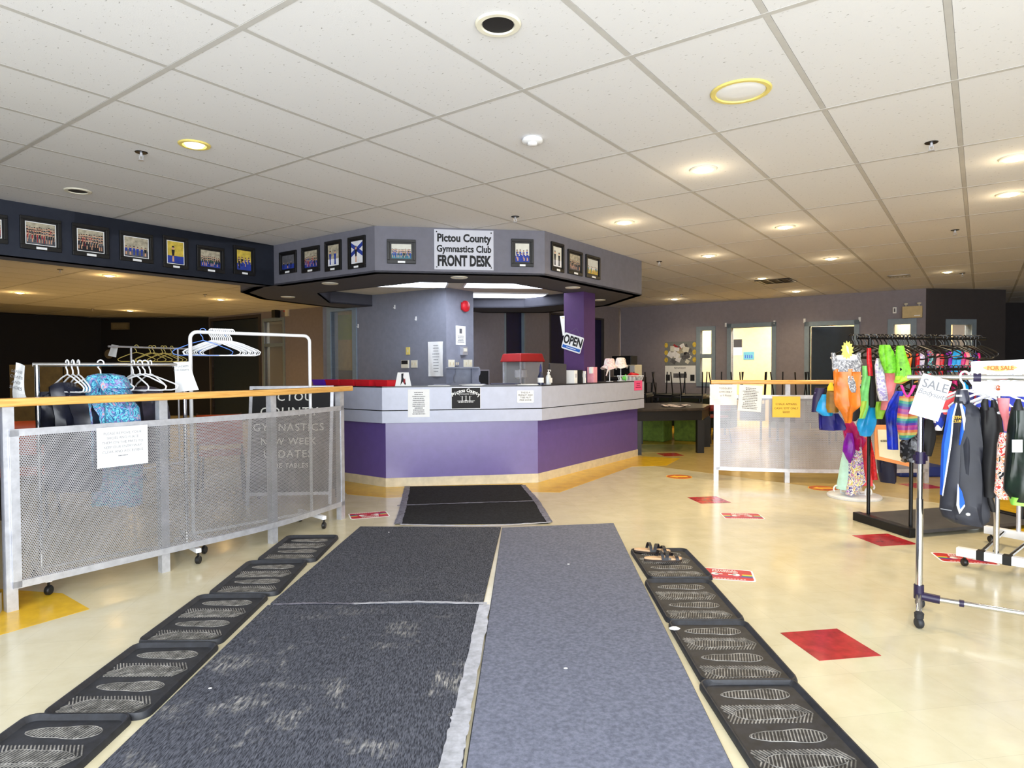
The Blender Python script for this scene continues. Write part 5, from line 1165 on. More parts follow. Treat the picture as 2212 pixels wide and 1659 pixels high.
# left room fittings
t, w, h = sign(W10, 243, 697, 280, 712, 'wall_box', 'dim beige rectangular box high on the dark left wall', 'wall box', mat('dim_beige', (110, 100, 74), .8), .06)
b = MB(); b.box(-w * .4, w * .4, -.064, -.06, -h * .3, h * .3); build('cover', b, mat('dim_beige2', (122, 112, 84), .8), t)
for u, v, lab in ((200, 762, 'round pale disc on the dark left wall'), (236, 765, 'second round disc half hidden behind the far rack paper')):
    x, z = W10.xz(u, v); b = MB(); b.M = W10.m(x, z, -.01) @ RX(PI / 2); b.lathe([(.13, 0), (.13, .01), (.0, .012)], seg=24); tag(build('wall_disc', b, mat('dim_disc', (118, 108, 88), .8)), lab, 'wall disc')
x, z = W3.xz(604, 677); t = thing('wall_speaker', 'small black speaker box on a bracket high on the left inner wall', 'speaker', M=W3.m(x, z, -.02)); b = MB(); b.box(-.07, .07, -.16, -.02, -.11, .11); build('case', b, m_black, t); b = MB(); b.bar((0, -.02, 0), (0, .02, 0), .03, .03); build('bracket', b, m_blackm, t)
x, z = W3.xz(622, 676); t = thing('alarm_strobe', 'white and red alarm strobe beside the small black speaker', 'alarm', M=W3.m(x, z, 0)); b = MB(); b.box(-.06, .06, -.05, 0, -.08, .08); build('case', b, m_trimw, t); b = MB(); b.box(-.12, -.06, -.04, -.01, .03, .06); build('red_tab', b, m_redp, t)
# yellow-brown storage boxes and low wall in the dim left room
for (u0, u1, v0, Y, lab) in ((20, 130, 788, 7.4, 'brown partition board behind the chrome rack\'s left end'), (138, 215, 790, 9.4, 'second brown board farther back behind the chrome rack')):
    a1, a2 = at(u0, v0, Y), at(u1, v0, Y); b = MB(); b.box(a1.x, a2.x, Y, Y + .04, 0, a1.z); tag(build('partition_board', b, mat('brown_board', (110, 84, 40), .8, var=.1)), lab, 'board')
# ---------------------------------------------------------------- reception: fittings on the inner walls
def plate(W, u0, v0, u1, v1, lab, m=None, n=2, name='switch_plate', cat='switch'):
    t, w, h = sign(W, u0, v0, u1, v1, name, lab, cat, m or m_trimw, .012)
    for k in range(n): b = MB(); x = (k + .5) / n * w - w / 2; b.box(x - .01, x + .01, -.018, -.012, -.02, .02); build('toggle', b, m_base, t)
    return t
plate(W1, 889, 778, 902, 794, 'double light switch right of the thermostat'); plate(W1, 878, 750, 886, 766, 'single yellowish switch above the thermostat', m_trimy, 1)
plate(W2, 968, 777, 981, 794, 'left switch plate on the narrow reception wall'); plate(W2, 1001, 777, 1010, 794, 'middle switch plate on the narrow reception wall', n=1); plate(W2, 1011, 777, 1019, 794, 'right switch plate on the narrow reception wall', n=1)
plate(W2, 982, 780, 990, 791, 'small four-button panel between the switch plates', m_wgrey, 2)
t, w, h = sign(W1, 869, 778, 884, 795, 'thermostat', 'beige thermostat with black display on the grey reception wall', 'thermostat', m_trimw, .025); b = MB(); b.box(-w * .45, w * .45, -.027, -.025, 0, h * .45); build('display', b, m_ink, t)
t, w, h = sign(W2, 994, 749, 1005, 767, 'key_box', 'small grey wall box above the switch plates', 'wall box', m_alu, .05); b = MB(); b.box(-w * .3, w * .3, -.054, -.05, -h * .1, h * .3); build('cover', b, m_trimw, t)
t, w, h = sign(W2, 984, 704, 1005, 745, 'paper_notice', 'small printed white sheet on the narrow reception wall', 'notice', m_paper, .002, y=-.004); scribble(t, w * .7, -h * .4, h * .0, 5, y=-.0024, seed=6); b = MB(); b.box(-w * .13, w * .13, -.003, -.002, h * .1, h * .35); build('black_icon', b, cols['mid'], t)
tcp = crumpled(W1, 926, 738, 958, 813, 'long white sheet of handwritten notes on the grey reception wall', 5, -.012, None, .006, name='notes_sheet'); scribble(tcp, .14, -.2, .22, 10, x0=.02, y=-.012, seed=8, th_=.12)
x, z = W2.xz(1001, 662); t = thing('fire_bell', 'round red fire bell high on the narrow reception wall', 'fire bell', M=W2.m(x, z, 0)); b = MB(); b.M = RX(PI / 2); b.lathe([(.045, 0), (.045, .03), (.085, .035), (.08, .06), (.05, .075), (0, .08)], seg=24); build('gong', b, m_redp, t, smooth=True)
b = MB(); b.box(-.055, .055, -.012, 0, -.055, .055); build('back_plate', b, m_redp, t)
for u, v, lab in ((774, 704, 'tiny white adhesive hook at the left of the grey reception wall'), (853, 663, 'tiny white adhesive hook, highest on the grey reception wall'), (899, 688, 'tiny white adhesive hook right of the middle of the grey reception wall')):
    x, z = W1.xz(u, v); b = MB(); b.M = W1.m(x, z, 0); b.box(-.012, .012, -.006, 0, -.03, .03); b.tube([(0, -.006, -.02), (0, -.025, -.022), (0, -.028, -.005)], .004, 6); tag(build('wall_hook', b, m_paper), lab, 'hook')
m_shelf = mat('shelf_grey', (142, 148, 168), .5)
p = at(1001, 812, 8.75); t = thing('scalloped_shelf', 'grey shelf unit with scalloped sides below the switch plates', 'shelf', (p.x, p.y, 0), A0 - .05); zb = HC - (830 - 795) / F * 8.75; 
prof = [(-.13, 0), (.13, 0), (.13, .02), (.09, .035), (.075, .07), (.09, .11), (.125, .135), (.135, .165), (.12, .2), (.13, .215), (-.13, .215)]
for sx in (-1, 1):
    b = MB(); b.M = T(sx * .17, 0, zb) @ RZ(sx * .45); b.xprism([(x * .5, z) for x, z in prof], -.01, .01); build('side_panel', b, m_shelf, t, bevel=.003)
b = MB(); b.box(-.235, .21, -.12, .1, zb + .215, zb + .235); build('top_shelf', b, m_shelf, t); b = MB(); b.box(-.17, .17, -.08, .08, zb, zb + .015); build('bottom_shelf', b, m_shelf, t); b = MB(); b.box(-.17, .17, .06, .08, zb + .015, zb + .215); build('back_panel', b, m_shelf, t)
p2 = (p.x, p.y); t = thing('side_cabinet', 'low grey cabinet inside the reception carrying the scalloped shelf', 'cabinet', (p2[0], p2[1], 0), A0 - .05); b = MB(); b.box(-.4, .3, -.16, .2, .02, zb); build('body', b, m_wgrey, t); b = MB(); b.box(-.38, .28, -.175, -.16, .08, zb - .04); build('door', b, m_wgrey, t)
# OPEN sign on the column
colW = Wall(Vector((cc.x, cc.y)) - E_ * .1505, -N_)
x, z = colW.xz(1238, 741); t = thing('open_sign', 'tilted white OPEN sign with blue strip hanging on the purple column', 'sign', M=colW.m(x, z, -.012) @ RY(math.radians(17))); w, h = .30, .215
def rrect(w, h, r, x0=0, z0=0):
    o = []
    for cx, cz, a0 in ((w / 2 - r, h / 2 - r, 0), (-w / 2 + r, h / 2 - r, 90), (-w / 2 + r, -h / 2 + r, 180), (w / 2 - r, -h / 2 + r, 270)):
        for k in range(4): a = math.radians(a0 + k * 30); o.append((x0 + cx + r * math.cos(a), z0 + cz + r * math.sin(a)))
    return o
m_sblue = mat('sign_blue', (30, 96, 190), .5, var=0)
b = MB(); b.xprism(rrect(w, h, .02), -.004, 0); build('board', b, m_white, t); b = MB(); b.box(-w * .46, w * .46, -.0045, -.004, -h * .42, -h * .24); build('blue_strip', b, m_sblue, t)
letters(t, 'OPEN', h * .72, 0, h * .10, -.0048, sx=.72, off=.006); scribble(t, w * .75, -h * .38, -h * .28, 1, y=-.005, m=m_paper)
b = MB(); b.tube([(-w * .36, -.002, h * .46), (0, 0, h * .95), (w * .36, -.002, h * .46)], .0012, 4); build('string', b, m_inkgrey, t)
x, z = colW.xz(1216, 704); t = thing('paper_sheet', 'narrow white paper sticking out at the left edge of the purple column', 'paper', M=colW.m(x, z, -.004)); b = MB(); b.xprism([(-.045, .13), (.03, .13), (.03, -.12), (.0, -.13)], -.002, 0); build('sheet', b, m_paper, t); b = MB(); b.box(-.01, .02, -.003, -.002, .1, .11); build('tape_piece', b, m_trimy, t)
# ---------------------------------------------------------------- things on the desk
ZT = 1.1005
def dk(u, off=.1, z=ZT):
    """point on the counter top seen at column u, 'off' metres behind the front edge"""
    k = (u - 1106) / F; best = None
    for a, d, L in ((DL, -N_, 1.2), (DA, P_, 1.69), (DB, E_, 2.7)):
        nn = Vector((-d.y, d.x)); o = a + nn * (off - .075); den = d.x - k * d.y
        t = (k * o.y - o.x) / den; viol = max(0, -t, t - L)
        if best is None or viol < best[2]: q = o + d * t; best = (q, math.atan2(d.y, d.x), viol)
    q, a, _v = best; return (q.x, q.y, z), a
def bin_(u0, u1, m, lab):
    (p0, a) = dk(u0 + .5, .14); (p1, _) = dk(u1 - .5, .14); c = (Vector(p0) + Vector(p1)) / 2; w = (Vector(p1) - Vector(p0)).length; d = Vector(p1) - Vector(p0); t = thing('storage_bin', lab, 'bin', c, math.atan2(d.y, d.x), 'row of plastic bins on the left wing of the desk')
    W2_, D_, H_ = w / 2 - .004, .1, .065; b = MB()
    b.add([(-W2_ + .01, -D_ + .01, 0), (W2_ - .01, -D_ + .01, 0), (W2_ - .01, D_ - .01, 0), (-W2_ + .01, D_ - .01, 0), (-W2_, -D_, H_), (W2_, -D_, H_), (W2_, D_, H_), (-W2_, D_, H_), (-W2_ + .008, -D_ + .008, H_), (W2_ - .008, -D_ + .008, H_), (W2_ - .008, D_ - .008, H_), (-W2_ + .008, D_ - .008, H_), (-W2_ + .016, -D_ + .016, .005), (W2_ - .016, -D_ + .016, .005), (W2_ - .016, D_ - .016, .005), (-W2_ + .016, D_ - .016, .005)],
          [(3, 2, 1, 0), (0, 1, 5, 4), (1, 2, 6, 5), (2, 3, 7, 6), (3, 0, 4, 7), (4, 5, 9, 8), (5, 6, 10, 9), (6, 7, 11, 10), (7, 4, 8, 11), (8, 9, 13, 12), (9, 10, 14, 13), (10, 11, 15, 14), (11, 8, 12, 15), (12, 13, 14, 15)])
    build('tub', b, m, t); b = MB()
    for q in ((-W2_ - .003, W2_ + .003, -D_ - .003, -D_), (-W2_ - .003, W2_ + .003, D_, D_ + .003)): b.box(q[0], q[1], q[2], q[3], H_ - .01, H_ + .002)
    build('rim', b, m, t)
bin_(688, 715, m_purp, 'purple plastic bin, leftmost on the desk'); bin_(716, 747, m_redp, 'first red bin, next to the purple one'); bin_(748, 779, m_redp, 'second red bin from the purple one'); bin_(780, 813, m_redp, 'third red bin from the purple one'); 
bin_(823, 852, m_redp, 'rightmost red bin, beside the tent card')
p, a = dk(871, .12); t = thing('tent_card', 'white tent-shaped stand with a gymnast picture on the desk', 'card stand', p, a)
for sg, nm in ((-1, 'front_panel'), (1, 'rear_panel')):
    b = MB(); b.M = T(0, sg * .045, 0) @ RX(sg * .28); b.xprism([(-.088, 0), (.088, 0), (.06, .155), (-.06, .155)], -.003, .003); build(nm, b, m_paper, t)
b = MB(); b.M = T(0, -.045, 0) @ RX(-.28); b.xprism([(-.02, .14), (.005, .145), (.0, .1), (.03, .03), (.022, .01), (-.005, .05), (-.03, .01), (-.02, .08)], -.005, -.003); build('gymnast_picture', b, cols['black'], t)
b = MB(); b.M = T(0, -.045, 0) @ RX(-.28); b.xprism([(0, .06), (.02, .09), (.025, .05), (.01, .02)], -.0055, -.005); build('red_leotard', b, cols['red'], t)
def papers(u, off, w, d, lab, n=3):
    p, a = dk(u, off); t = thing('loose_papers', lab, 'papers', p, a + .05)
    for k in range(n): b = MB(); b.M = RZ((k - 1) * .12); b.box(-w / 2, w / 2, -d / 2, d / 2, k * .0025, k * .0025 + .002); build('sheet', b, m_paper, t)
papers(948, .1, .24, .16, 'thin clipboard papers on the desk left of the club sign', 2); papers(1019, .12, .22, .2, 'small heap of papers on the desk above the club sign', 5); papers(1138, .1, .22, .16, 'stacked papers on the desk above the peanut notice', 4)
p, a = dk(1185, .1); t = thing('pump_bottle', 'clear and white hand sanitiser pump bottle on the desk', 'bottle', p, a)
b = MB(); b.lathe([(0, 0), (.038, 0), (.04, .01), (.04, .085), (.03, .105), (.016, .118), (.015, .125), (0, .125)], seg=18, sy=.7); build('bottle', b, mat('clear_gel', (214, 222, 230), .25, var=0), t, smooth=True); b = MB(); b.lathe([(.017, .125), (.017, .143), (.006, .145), (.006, .165), (0, .165)], seg=12); b.bar((-.01, 0, .168), (.045, 0, .165), .014, .009); b.bar((.042, 0, .165), (.045, 0, .15), .008, .008); build('pump', b, m_white, t, smooth=True); b = MB(); b.box(-.032, .032, -.031, -.0285, .02, .075); build('label', b, m_paper, t)
p, a = dk(1168, .1); t = thing('spray_bottle', 'dark blue labelled bottle left of the pump bottle', 'bottle', p, a); b = MB(); b.lathe([(0, 0), (.035, 0), (.036, .09), (.02, .13), (.012, .15), (0, .15)], seg=16); build('bottle', b, mat('dark_blue_gel', (40, 48, 80), .3), t, smooth=True); b = MB(); b.lathe([(.0365, .025), (.0365, .08)], seg=16); build('label', b, m_paper, t); b = MB(); b.lathe([(.014, .15), (.012, .2), (.003, .24), (0, .24)], seg=10); build('cap', b, mat('navy_cap', (30, 34, 110), .4), t, smooth=True)
p = at(1203, 810, 7.75); t = thing('monitor', 'back of a black computer monitor behind the desk counter', 'monitor', (p.x, p.y, .74), A0 + .2); b = MB(); b.add([(-.11, -.02, .32), (.12, -.02, .30), (.12, -.02, .6), (-.1, -.02, .61), (-.11, .03, .32), (.12, .03, .30), (.12, .03, .6), (-.1, .03, .61)], [(0, 1, 2, 3), (7, 6, 5, 4), (0, 4, 5, 1), (1, 5, 6, 2), (2, 6, 7, 3), (3, 7, 4, 0)]); build('back_shell', b, m_wdark, t, bevel=.008)
b = MB(); b.box(-.03, .03, -.01, .02, .01, .34); b.box(-.1, .1, -.08, .08, 0, .012); build('stand', b, m_black, t)
for (u, w, hgt, m, lab) in ((1229, .075, .16, m_paper, 'white binder right of the monitor, widest'), (1243, .03, .165, m_ink, 'black binder between the two white ones'), (1250, .028, .15, m_paper, 'narrow white binder right of the black one')):
    p, a = dk(u, .13); t = thing('binder', lab, 'binder', p, a, 'binders standing on the desk'); b = MB(); b.box(-w / 2, w / 2, -.1, .12, 0, hgt); build('cover', b, m, t, bevel=.003); b = MB(); b.box(-w * .3, w * .3, -.103, -.1, hgt * .45, hgt * .75); build('spine_label', b, m_inkgrey if m is m_ink else m_signw, t)
m_pink = mat('pink_card', (244, 168, 186), .6, var=.03); p, a = dk(1279, .12); t = thing('brochure_box', 'pale pink upright box on the desk beside the column', 'box', p, a); b = MB(); b.box(-.04, .05, -.05, .05, 0, .2); build('box', b, m_pink, t, bevel=.003)
b = MB(); b.M = T(-.05, -.02, .12) @ RY(-.1); b.box(-.025, .02, -.02, .02, 0, .08); build('white_flap', b, m_paper, t)
m_hat = pat('pink_marble_hat', [(238, 226, 222), (246, 238, 232), (240, 205, 208), (244, 236, 230), (190, 140, 160)], 16, 'noise'); m_hat2 = pat('cream_hat', [(246, 236, 226), (240, 226, 216), (250, 242, 234), (226, 190, 190)], 22, 'noise')
for (u, z, m, lab, tail) in ((1317, .20, m_hat, 'pink and white patterned bucket hat on the left desk stand', True), (1341, .215, m_hat2, 'cream bucket hat on the right desk stand', False)):
    p, a = dk(u, .14 if tail else .2); t = thing('hat_stand', 'white wire hat stand on the desk under the ' + ('pink patterned hat' if tail else 'cream hat'), 'hat stand', p, a)
    b = MB(); b.tube([(0, 0, 0), (0, 0, z + .06)], .006, 8); build('rod', b, m_white, t, smooth=True); b = MB(); b.lathe([(.05, 0), (.05, .006), (0, .008)], seg=16); build('foot', b, m_white, t); b = MB(); b.lathe([(0, z + .05), (.05, z + .04), (.05, z + .05), (0, z + .065)], seg=14); build('cap_rest', b, m_white, t)
    t = thing('bucket_hat', lab, 'hat', (p[0], p[1], p[2] + z), a); s_ = 1.0; b = MB(); seg_ = 28; pr = [(.125, -.02), (.085, .025), (.082, .05), (.072, .1), (.055, .118), (0, .12)]; v = []; f = []
    for r0, z0_ in pr:
        for k in range(seg_): q = 2 * PI * k / seg_; rr_ = r0 * (1 + (.12 if r0 > .1 else .02) * math.sin(q * 3 + 1)); v.append((rr_ * math.cos(q), rr_ * math.sin(q) * .9, z0_ + (.018 * math.sin(q * 3) if r0 > .1 else 0)))
    for i in range(len(pr) - 1):
        for k in range(seg_): f.append((i * seg_ + k, i * seg_ + (k + 1) % seg_, (i + 1) * seg_ + (k + 1) % seg_, (i + 1) * seg_ + k))
    b.add(v, f); build('crown_and_brim', b, m, t, smooth=True)
    if tail: b = MB(); b.tube([(-.09, -.03, .0), (-.13, -.04, -.05), (-.16, -.03, -.12)], [.02, .012, .006], 8); build('hanging_strap', b, m, t, smooth=True)
    else: b = MB(); b.lathe([(.086, .028), (.087, .036), (.085, .040)], seg=24, sy=.9); build('hat_band', b, m, t)
p, a = dk(1362, .13); t = thing('wire_basket', 'white slatted basket with red and green things at the right end of the desk', 'basket', p, a - .35); bx, by, bh = .17, .09, .075
for k in range(13): x = -bx + k * bx / 6; b = MB(); b.bar((x * .85, -by * .85, 0), (x, -by, bh), .009, .004, up=(0, 1, 0)); build('slat', b, m_white, t)
for k in range(13): x = -bx + k * bx / 6; b = MB(); b.bar((x * .85, by * .85, 0), (x, by, bh), .009, .004, up=(0, 1, 0)); build('slat', b, m_white, t)
b = MB(); b.tube([(-bx, -by, bh), (bx, -by, bh), (bx, by, bh), (-bx, by, bh)], .006, 6, closed=True); build('rim', b, m_white, t); b = MB(); b.box(-bx * .85, bx * .85, -by * .85, by * .85, 0, .004); build('floor_panel', b, m_white, t)
pb = Vector(p); ca, sa = math.cos(a - .35), math.sin(a - .35)
def inb(x, y, z): return (pb.x + x * ca - y * sa, pb.y + x * sa + y * ca, pb.z + z)
def blob(name, lab, cat, p, sx, sy, sz, m, seed=0):
    r = random.Random(seed); bm = bmesh.new(); bmesh.ops.create_icosphere(bm, subdivisions=3, radius=1); ks = [(r.uniform(2, 5), r.uniform(0, 6)) for _ in range(3)]
    for v in bm.verts:
        k = 1 + .14 * math.sin(v.co.x * ks[0][0] * 2 + ks[0][1]) + .12 * math.sin(v.co.y * ks[1][0] * 2 + ks[1][1]) + .1 * math.sin(v.co.z * ks[2][0] * 2 + ks[2][1]); v.co = Vector((v.co.x * sx * k, v.co.y * sy * k, v.co.z * sz * k))
    me = bpy.data.meshes.new(name); bm.to_mesh(me); bm.free(); me.materials.append(m); me.polygons.foreach_set('use_smooth', [True] * len(me.polygons)); o = bpy.data.objects.new(name, me); COL.objects.link(o); o.location = p; return tag(o, lab, cat)
blob('red_scarf', 'bright red crumpled fabric on top of the basket', 'cloth', inb(.04, .0, .085), .075, .06, .03, m_redp, 3); blob('green_pouch', 'light green pouch at the left side of the basket', 'pouch', inb(-.1, .0, .045), .035, .045, .04, mat('light_green', (120, 220, 90), .6), 4)
# popcorn machine, blue chair, bin in the reception
p = at(1129, 800, 9.4); t = thing('popcorn_machine', 'popcorn machine with red canopy and glass case inside the reception', 'popcorn machine', (p.x, p.y, .72), A0 + PI / 4 - .2); m_canopy = mat('canopy_red', (150, 24, 26), .4)
b = MB(); b.box(-.23, .23, -.2, .2, 0, .17); build('base', b, m_black, t)
b = MB()
for sx in (-1, 1):
    for sy in (-1, 1): b = MB(); b.box(sx * .21 - .01, sx * .21 + .01, sy * .18 - .01, sy * .18 + .01, .17, .66); build('corner_post', b, m_alu, t)
b = MB(); b.box(-.2, .2, -.172, -.168, .17, .66); b.box(-.202, -.198, -.17, .17, .17, .66); b.box(.198, .202, -.17, .17, .17, .66); build('glass_panes', b, m_glass, t)
b = MB(); b.add([(-.25, -.22, .66), (.25, -.22, .66), (.25, .22, .66), (-.25, .22, .66), (-.22, -.19, .78), (.22, -.19, .78), (.22, .19, .78), (-.22, .19, .78)], [(3, 2, 1, 0), (4, 5, 6, 7), (0, 1, 5, 4), (1, 2, 6, 5), (2, 3, 7, 6), (3, 0, 4, 7)]); build('canopy', b, m_canopy, t, bevel=.012)
b = MB(); b.lathe([(.06, .42), (.09, .44), (.09, .54), (.05, .56)], (.0, .04, 0), 16); b.tube([(0, .04, .56), (0, .04, .66)], .008, 6); build('kettle', b, m_alu, t, smooth=True)
b = MB(); b.M = T(-.05, -.06, .25) @ RZ(.4) @ RX(.5); b.box(-.06, .06, -.03, .03, 0, .09); build('scoop', b, m_paper, t)
t = make_table('counter_table', 'dark work counter under the popcorn machine', (p.x, p.y), .9, .55, A0 + PI / 4, m_top, .72)
p = at(1092, 830, 8.3); t = thing('office_chair', 'navy office chair back just visible behind the desk', 'chair', (p.x, p.y, 0), A0); b = MB(); b.box(-.2, .2, -.03, .03, .62, 1.10); build('backrest', b, m_navy, t, bevel=.02); b = MB(); b.box(-.22, .22, -.46, -.02, .44, .5); build('seat', b, m_navy, t, bevel=.02); b = MB(); b.tube([(0, -.22, .05), (0, -.22, .44)], .025, 8); b.bar((0, -.2, .47), (0, .02, .47), .05, .02); b.bar((0, .03, .46), (0, .03, .7), .05, .015)
for k in range(5): q = 2 * PI * k / 5; b.bar((0, -.22, .07), (.27 * math.cos(q), -.22 + .27 * math.sin(q), .04), .03, .02)
build('base', b, m_black, t)
b = MB(); p = at(1042, 812, 10.2); t = thing('menu_board', 'dark framed board leaning beyond the scalloped shelf', 'board', (p.x, p.y, 0), A0 + .4); b.box(-.11, .11, 0, .02, .0, 1.25); build('panel', b, m_ink, t); b = MB()
for q in ((-.125, -.11, 0, 1.27), (.11, .125, 0, 1.27), (-.11, .11, 1.25, 1.27), (-.11, .11, 0, .02)): b.box(q[0], q[1], -.005, .025, q[2], q[3])
build('frame', b, m_wtaupe, t)
# ---------------------------------------------------------------- right-hand clothes racks
# black double rack with platform
u14 = math.radians(14); dR = Vector((math.cos(u14), math.sin(u14))); dS = Vector((0.2, -.98)).normalized(); kb = Vector((2.97, 5.37)); kf = kb + dS * .44
t = thing('garment_rack', 'black two-rail garment rack with a dark platform, crowded with leotards', 'clothes rack', (kb.x, kb.y, 0)); Lr = 1.25
b = MB(); q0 = kb - dS * .07 - dR * .06; q1 = kf + dS * .09 - dR * .06; q2 = kf + dS * .09 + dR * (Lr - .1); q3 = kb - dS * .07 + dR * (Lr - .1)
b.prism([tuple(q0), tuple(q1), tuple(q2), tuple(q3)], .03, .055); build('platform', b, mat('platform_grey', (66, 66, 70), .5), t, world=True)
b = MB(); b.bar((*q0, .035), (*q1, .035), .07, .07); build('end_foot', b, m_blackm, t, world=True, bevel=.006); b = MB(); b.bar((*q3, .035), (*q2, .035), .07, .07); build('end_foot', b, m_blackm, t, world=True, bevel=.006)
for base, zr in ((kb, 1.53), (kf, 1.27)):
    for k in (0, Lr - .15):
        p = base + dR * k; b = MB(); b.tube([(p.x, p.y, .05), (p.x, p.y, zr)], .014, 9); build('post', b, m_blackm, t, smooth=True, world=True)
    a, c = base - dR * .12, base + dR * (Lr - .04); b = MB(); b.tube([(a.x, a.y, zr), (c.x, c.y, zr)], .013, 9); build('rail', b, m_blackm, t, smooth=True, world=True)
def mg(nm, *c, **k): return pat(nm, list(c), **k)
m_org = mat('orange_lycra', (226, 122, 36), .35, var=.14, scale=9); m_silv = pat('silver_mesh', [(120, 122, 130), (200, 202, 208), (150, 152, 160)], 110, 'vor', .3); m_mint = mat('mint_green', (132, 226, 130), .45, var=.12); m_lime = mat('lime_velvet', (118, 200, 50), .5, var=.22, scale=30)
m_cyan = mat('cyan_lycra', (24, 158, 226), .35, var=.08); m_navyc = mat('navy_shorts', (26, 22, 110), .5, var=.12); m_olive = mat('olive_gold', (150, 112, 30), .5, var=.15); m_royal = mat('royal_satin', (16, 44, 180), .28, var=.3, scale=12)
m_lilac = pat('lilac_print', [(206, 196, 236), (240, 236, 250), (186, 176, 226)], 30, 'noise'); m_pinkc = mat('pink_fabric', (240, 132, 140), .5, var=.12); m_rain = pat('rainbow_sequin', [(170, 60, 130), (90, 50, 150), (40, 100, 150), (60, 150, 130), (190, 170, 90), (200, 110, 70), (150, 50, 140)], 2.2, 'Z', .35, dist=4)
m_seq = pat('black_sequin', [(10, 10, 14), (26, 26, 32), (90, 92, 100), (14, 14, 18)], 60, 'vor', .25); m_blk = mat('black_cloth', (14, 14, 18), .6, var=.3, scale=10); m_magenta = mat('magenta_satin', (176, 14, 100), .35, var=.2); m_vio = mat('violet_lycra', (124, 10, 170), .35, var=.2)
m_flor = pat('purple_white_floral', [(170, 60, 200), (240, 235, 245), (60, 60, 150), (245, 240, 250), (230, 225, 100), (190, 80, 200), (250, 245, 250)], 17, 'noise', dist=2); m_coral = mat('coral_cloth', (240, 76, 84), .55, var=.1); m_aqua = mat('aqua_pale', (196, 240, 228), .55, var=.05)
m_mix1 = pat('red_blue_print', [(40, 50, 150), (220, 50, 90), (20, 20, 40), (120, 190, 200), (200, 60, 60)], 22, 'noise', dist=2); m_red = mat('red_sequin', (196, 30, 40), .4, var=.2, scale=40)
a, c = at(1760, 838, 5.34), at(1880, 836, 5.36); b = MB(); b.tube([a, c, (c.x, c.y, 1.2)], .011, 8); build('end_arm', b, m_blackm, t, smooth=True, world=True)
# ---- garments facing the camera at the left end of the black rack
Yk = 5.06
g1 = garment('leotard', 'orange leotard with silver mesh yoke, foremost on the black rack', 'leotard', 4.98, [('body', [(797, 1799, 1858), (812, 1799, 1858), (835, 1801, 1855), (860, 1802, 1856), (876, 1806, 1857), (892, 1817, 1843), (910, 1823, 1841), (914, 1826, 1838)], m_org, .035, .35), ('yoke', [(779, 1797, 1860), (786, 1797, 1859), (796, 1797, 1859), (803, 1800, 1858)], m_silv, .034, .1)])
for (l1_, r1_) in (((1797, 1809), (1795, 1804)), ((1847, 1859), (1851, 1860))):
    b = MB(); loft(b, pxrows([(762, r1_[0], r1_[1]), (775, l1_[0] - 1, l1_[1]), (787, l1_[0], l1_[1] + 4)], 4.976), .02, .2); build('shoulder_strap', b, m_silv, g1, smooth=True, world=True)
b = MB(); loft(b, pxrows([(812, 1832, 1842), (826, 1830, 1848), (840, 1834, 1850), (848, 1840, 1848)], 4.94), .006, .1); build('silver_patch', b, m_silv, g1, smooth=True, world=True)
b = MB(); loft(b, pxrows([(878, 1848, 1857), (890, 1838, 1858), (902, 1836, 1856), (910, 1838, 1848)], 5.0), .02, .1); build('dark_lining', b, m_blk, g1, smooth=True, world=True)
g_ = garment('leotard', 'mint green leotard right behind the orange one', 'leotard', 5.12, [('body', [(790, 1862, 1878), (815, 1862, 1880), (850, 1856, 1876), (880, 1855, 1876), (904, 1852, 1868)], m_mint, .03, .3), ('yellow_leg', [(866, 1857, 1876), (885, 1856, 1874), (903, 1852, 1868)], mat('yellow_green', (190, 236, 90), .5), .034, .3)])
garment('leotard', 'bright cyan leotard bottom hanging below the mint one', 'leotard', 5.2, [('body', [(876, 1868, 1888), (890, 1860, 1891), (915, 1850, 1892), (930, 1852, 1886), (942, 1860, 1878)], m_cyan, .035, .3)])
garment('leotard', 'white and lilac long-sleeved top behind the green shorts', 'top', 5.02, [('body', [(774, 1892, 1903), (790, 1888, 1910), (820, 1890, 1912), (850, 1896, 1916), (866, 1902, 1918)], m_lilac, .03, .4)])
garment('shorts', 'lime green velvet shorts, the left of two', 'shorts', 4.96, [('shorts', [(745, 1899, 1922), (760, 1897, 1929), (785, 1902, 1934), (800, 1908, 1938), (806, 1914, 1930)], m_lime, .03, .35)], 'lime velvet shorts on the black rack')
garment('shorts', 'lime green velvet shorts, the right of two, with bright hem', 'shorts', 4.92, [('shorts', [(747, 1938, 1952), (765, 1936, 1956), (800, 1936, 1964), (815, 1934, 1966)], m_lime, .035, .35), ('bright_hem', [(812, 1934, 1966), (820, 1932, 1964), (827, 1934, 1945)], mat('yellow_green2', (180, 240, 70), .5), .038, .3)], 'lime velvet shorts on the black rack')
garment('leotard', 'pale pink leotard hanging below the lime shorts', 'leotard', 5.06, [('body', [(800, 1912, 1930), (830, 1910, 1934), (860, 1908, 1926), (886, 1904, 1920)], m_pinkc, .03, .35)])
garment('shorts', 'yellow-green shorts hanging under the white and lilac top', 'shorts', 5.12, [('shorts', [(868, 1892, 1914), (880, 1890, 1914), (905, 1894, 1906)], mat('yellow_green3', (160, 220, 60), .5, var=.1), .03, .3)])
garment('leotard', 'black leotard between the mint leotard and the lilac top', 'leotard', 5.18, [('body', [(780, 1880, 1890), (820, 1878, 1892), (880, 1876, 1892)], m_blk, .03, .2)])
garment('leotard', 'dark red strip of fabric above the mint leotard', 'leotard', 5.08, [('body', [(752, 1872, 1882), (780, 1872, 1883), (812, 1876, 1886)], m_red, .02, .2)])
garment('shorts', 'navy shorts hanging lowest at the left of the black rack', 'shorts', 5.3, [('shorts', [(893, 1769, 1812), (905, 1768, 1818), (925, 1768, 1825), (929, 1772, 1822)], m_navyc, .045, .35)])
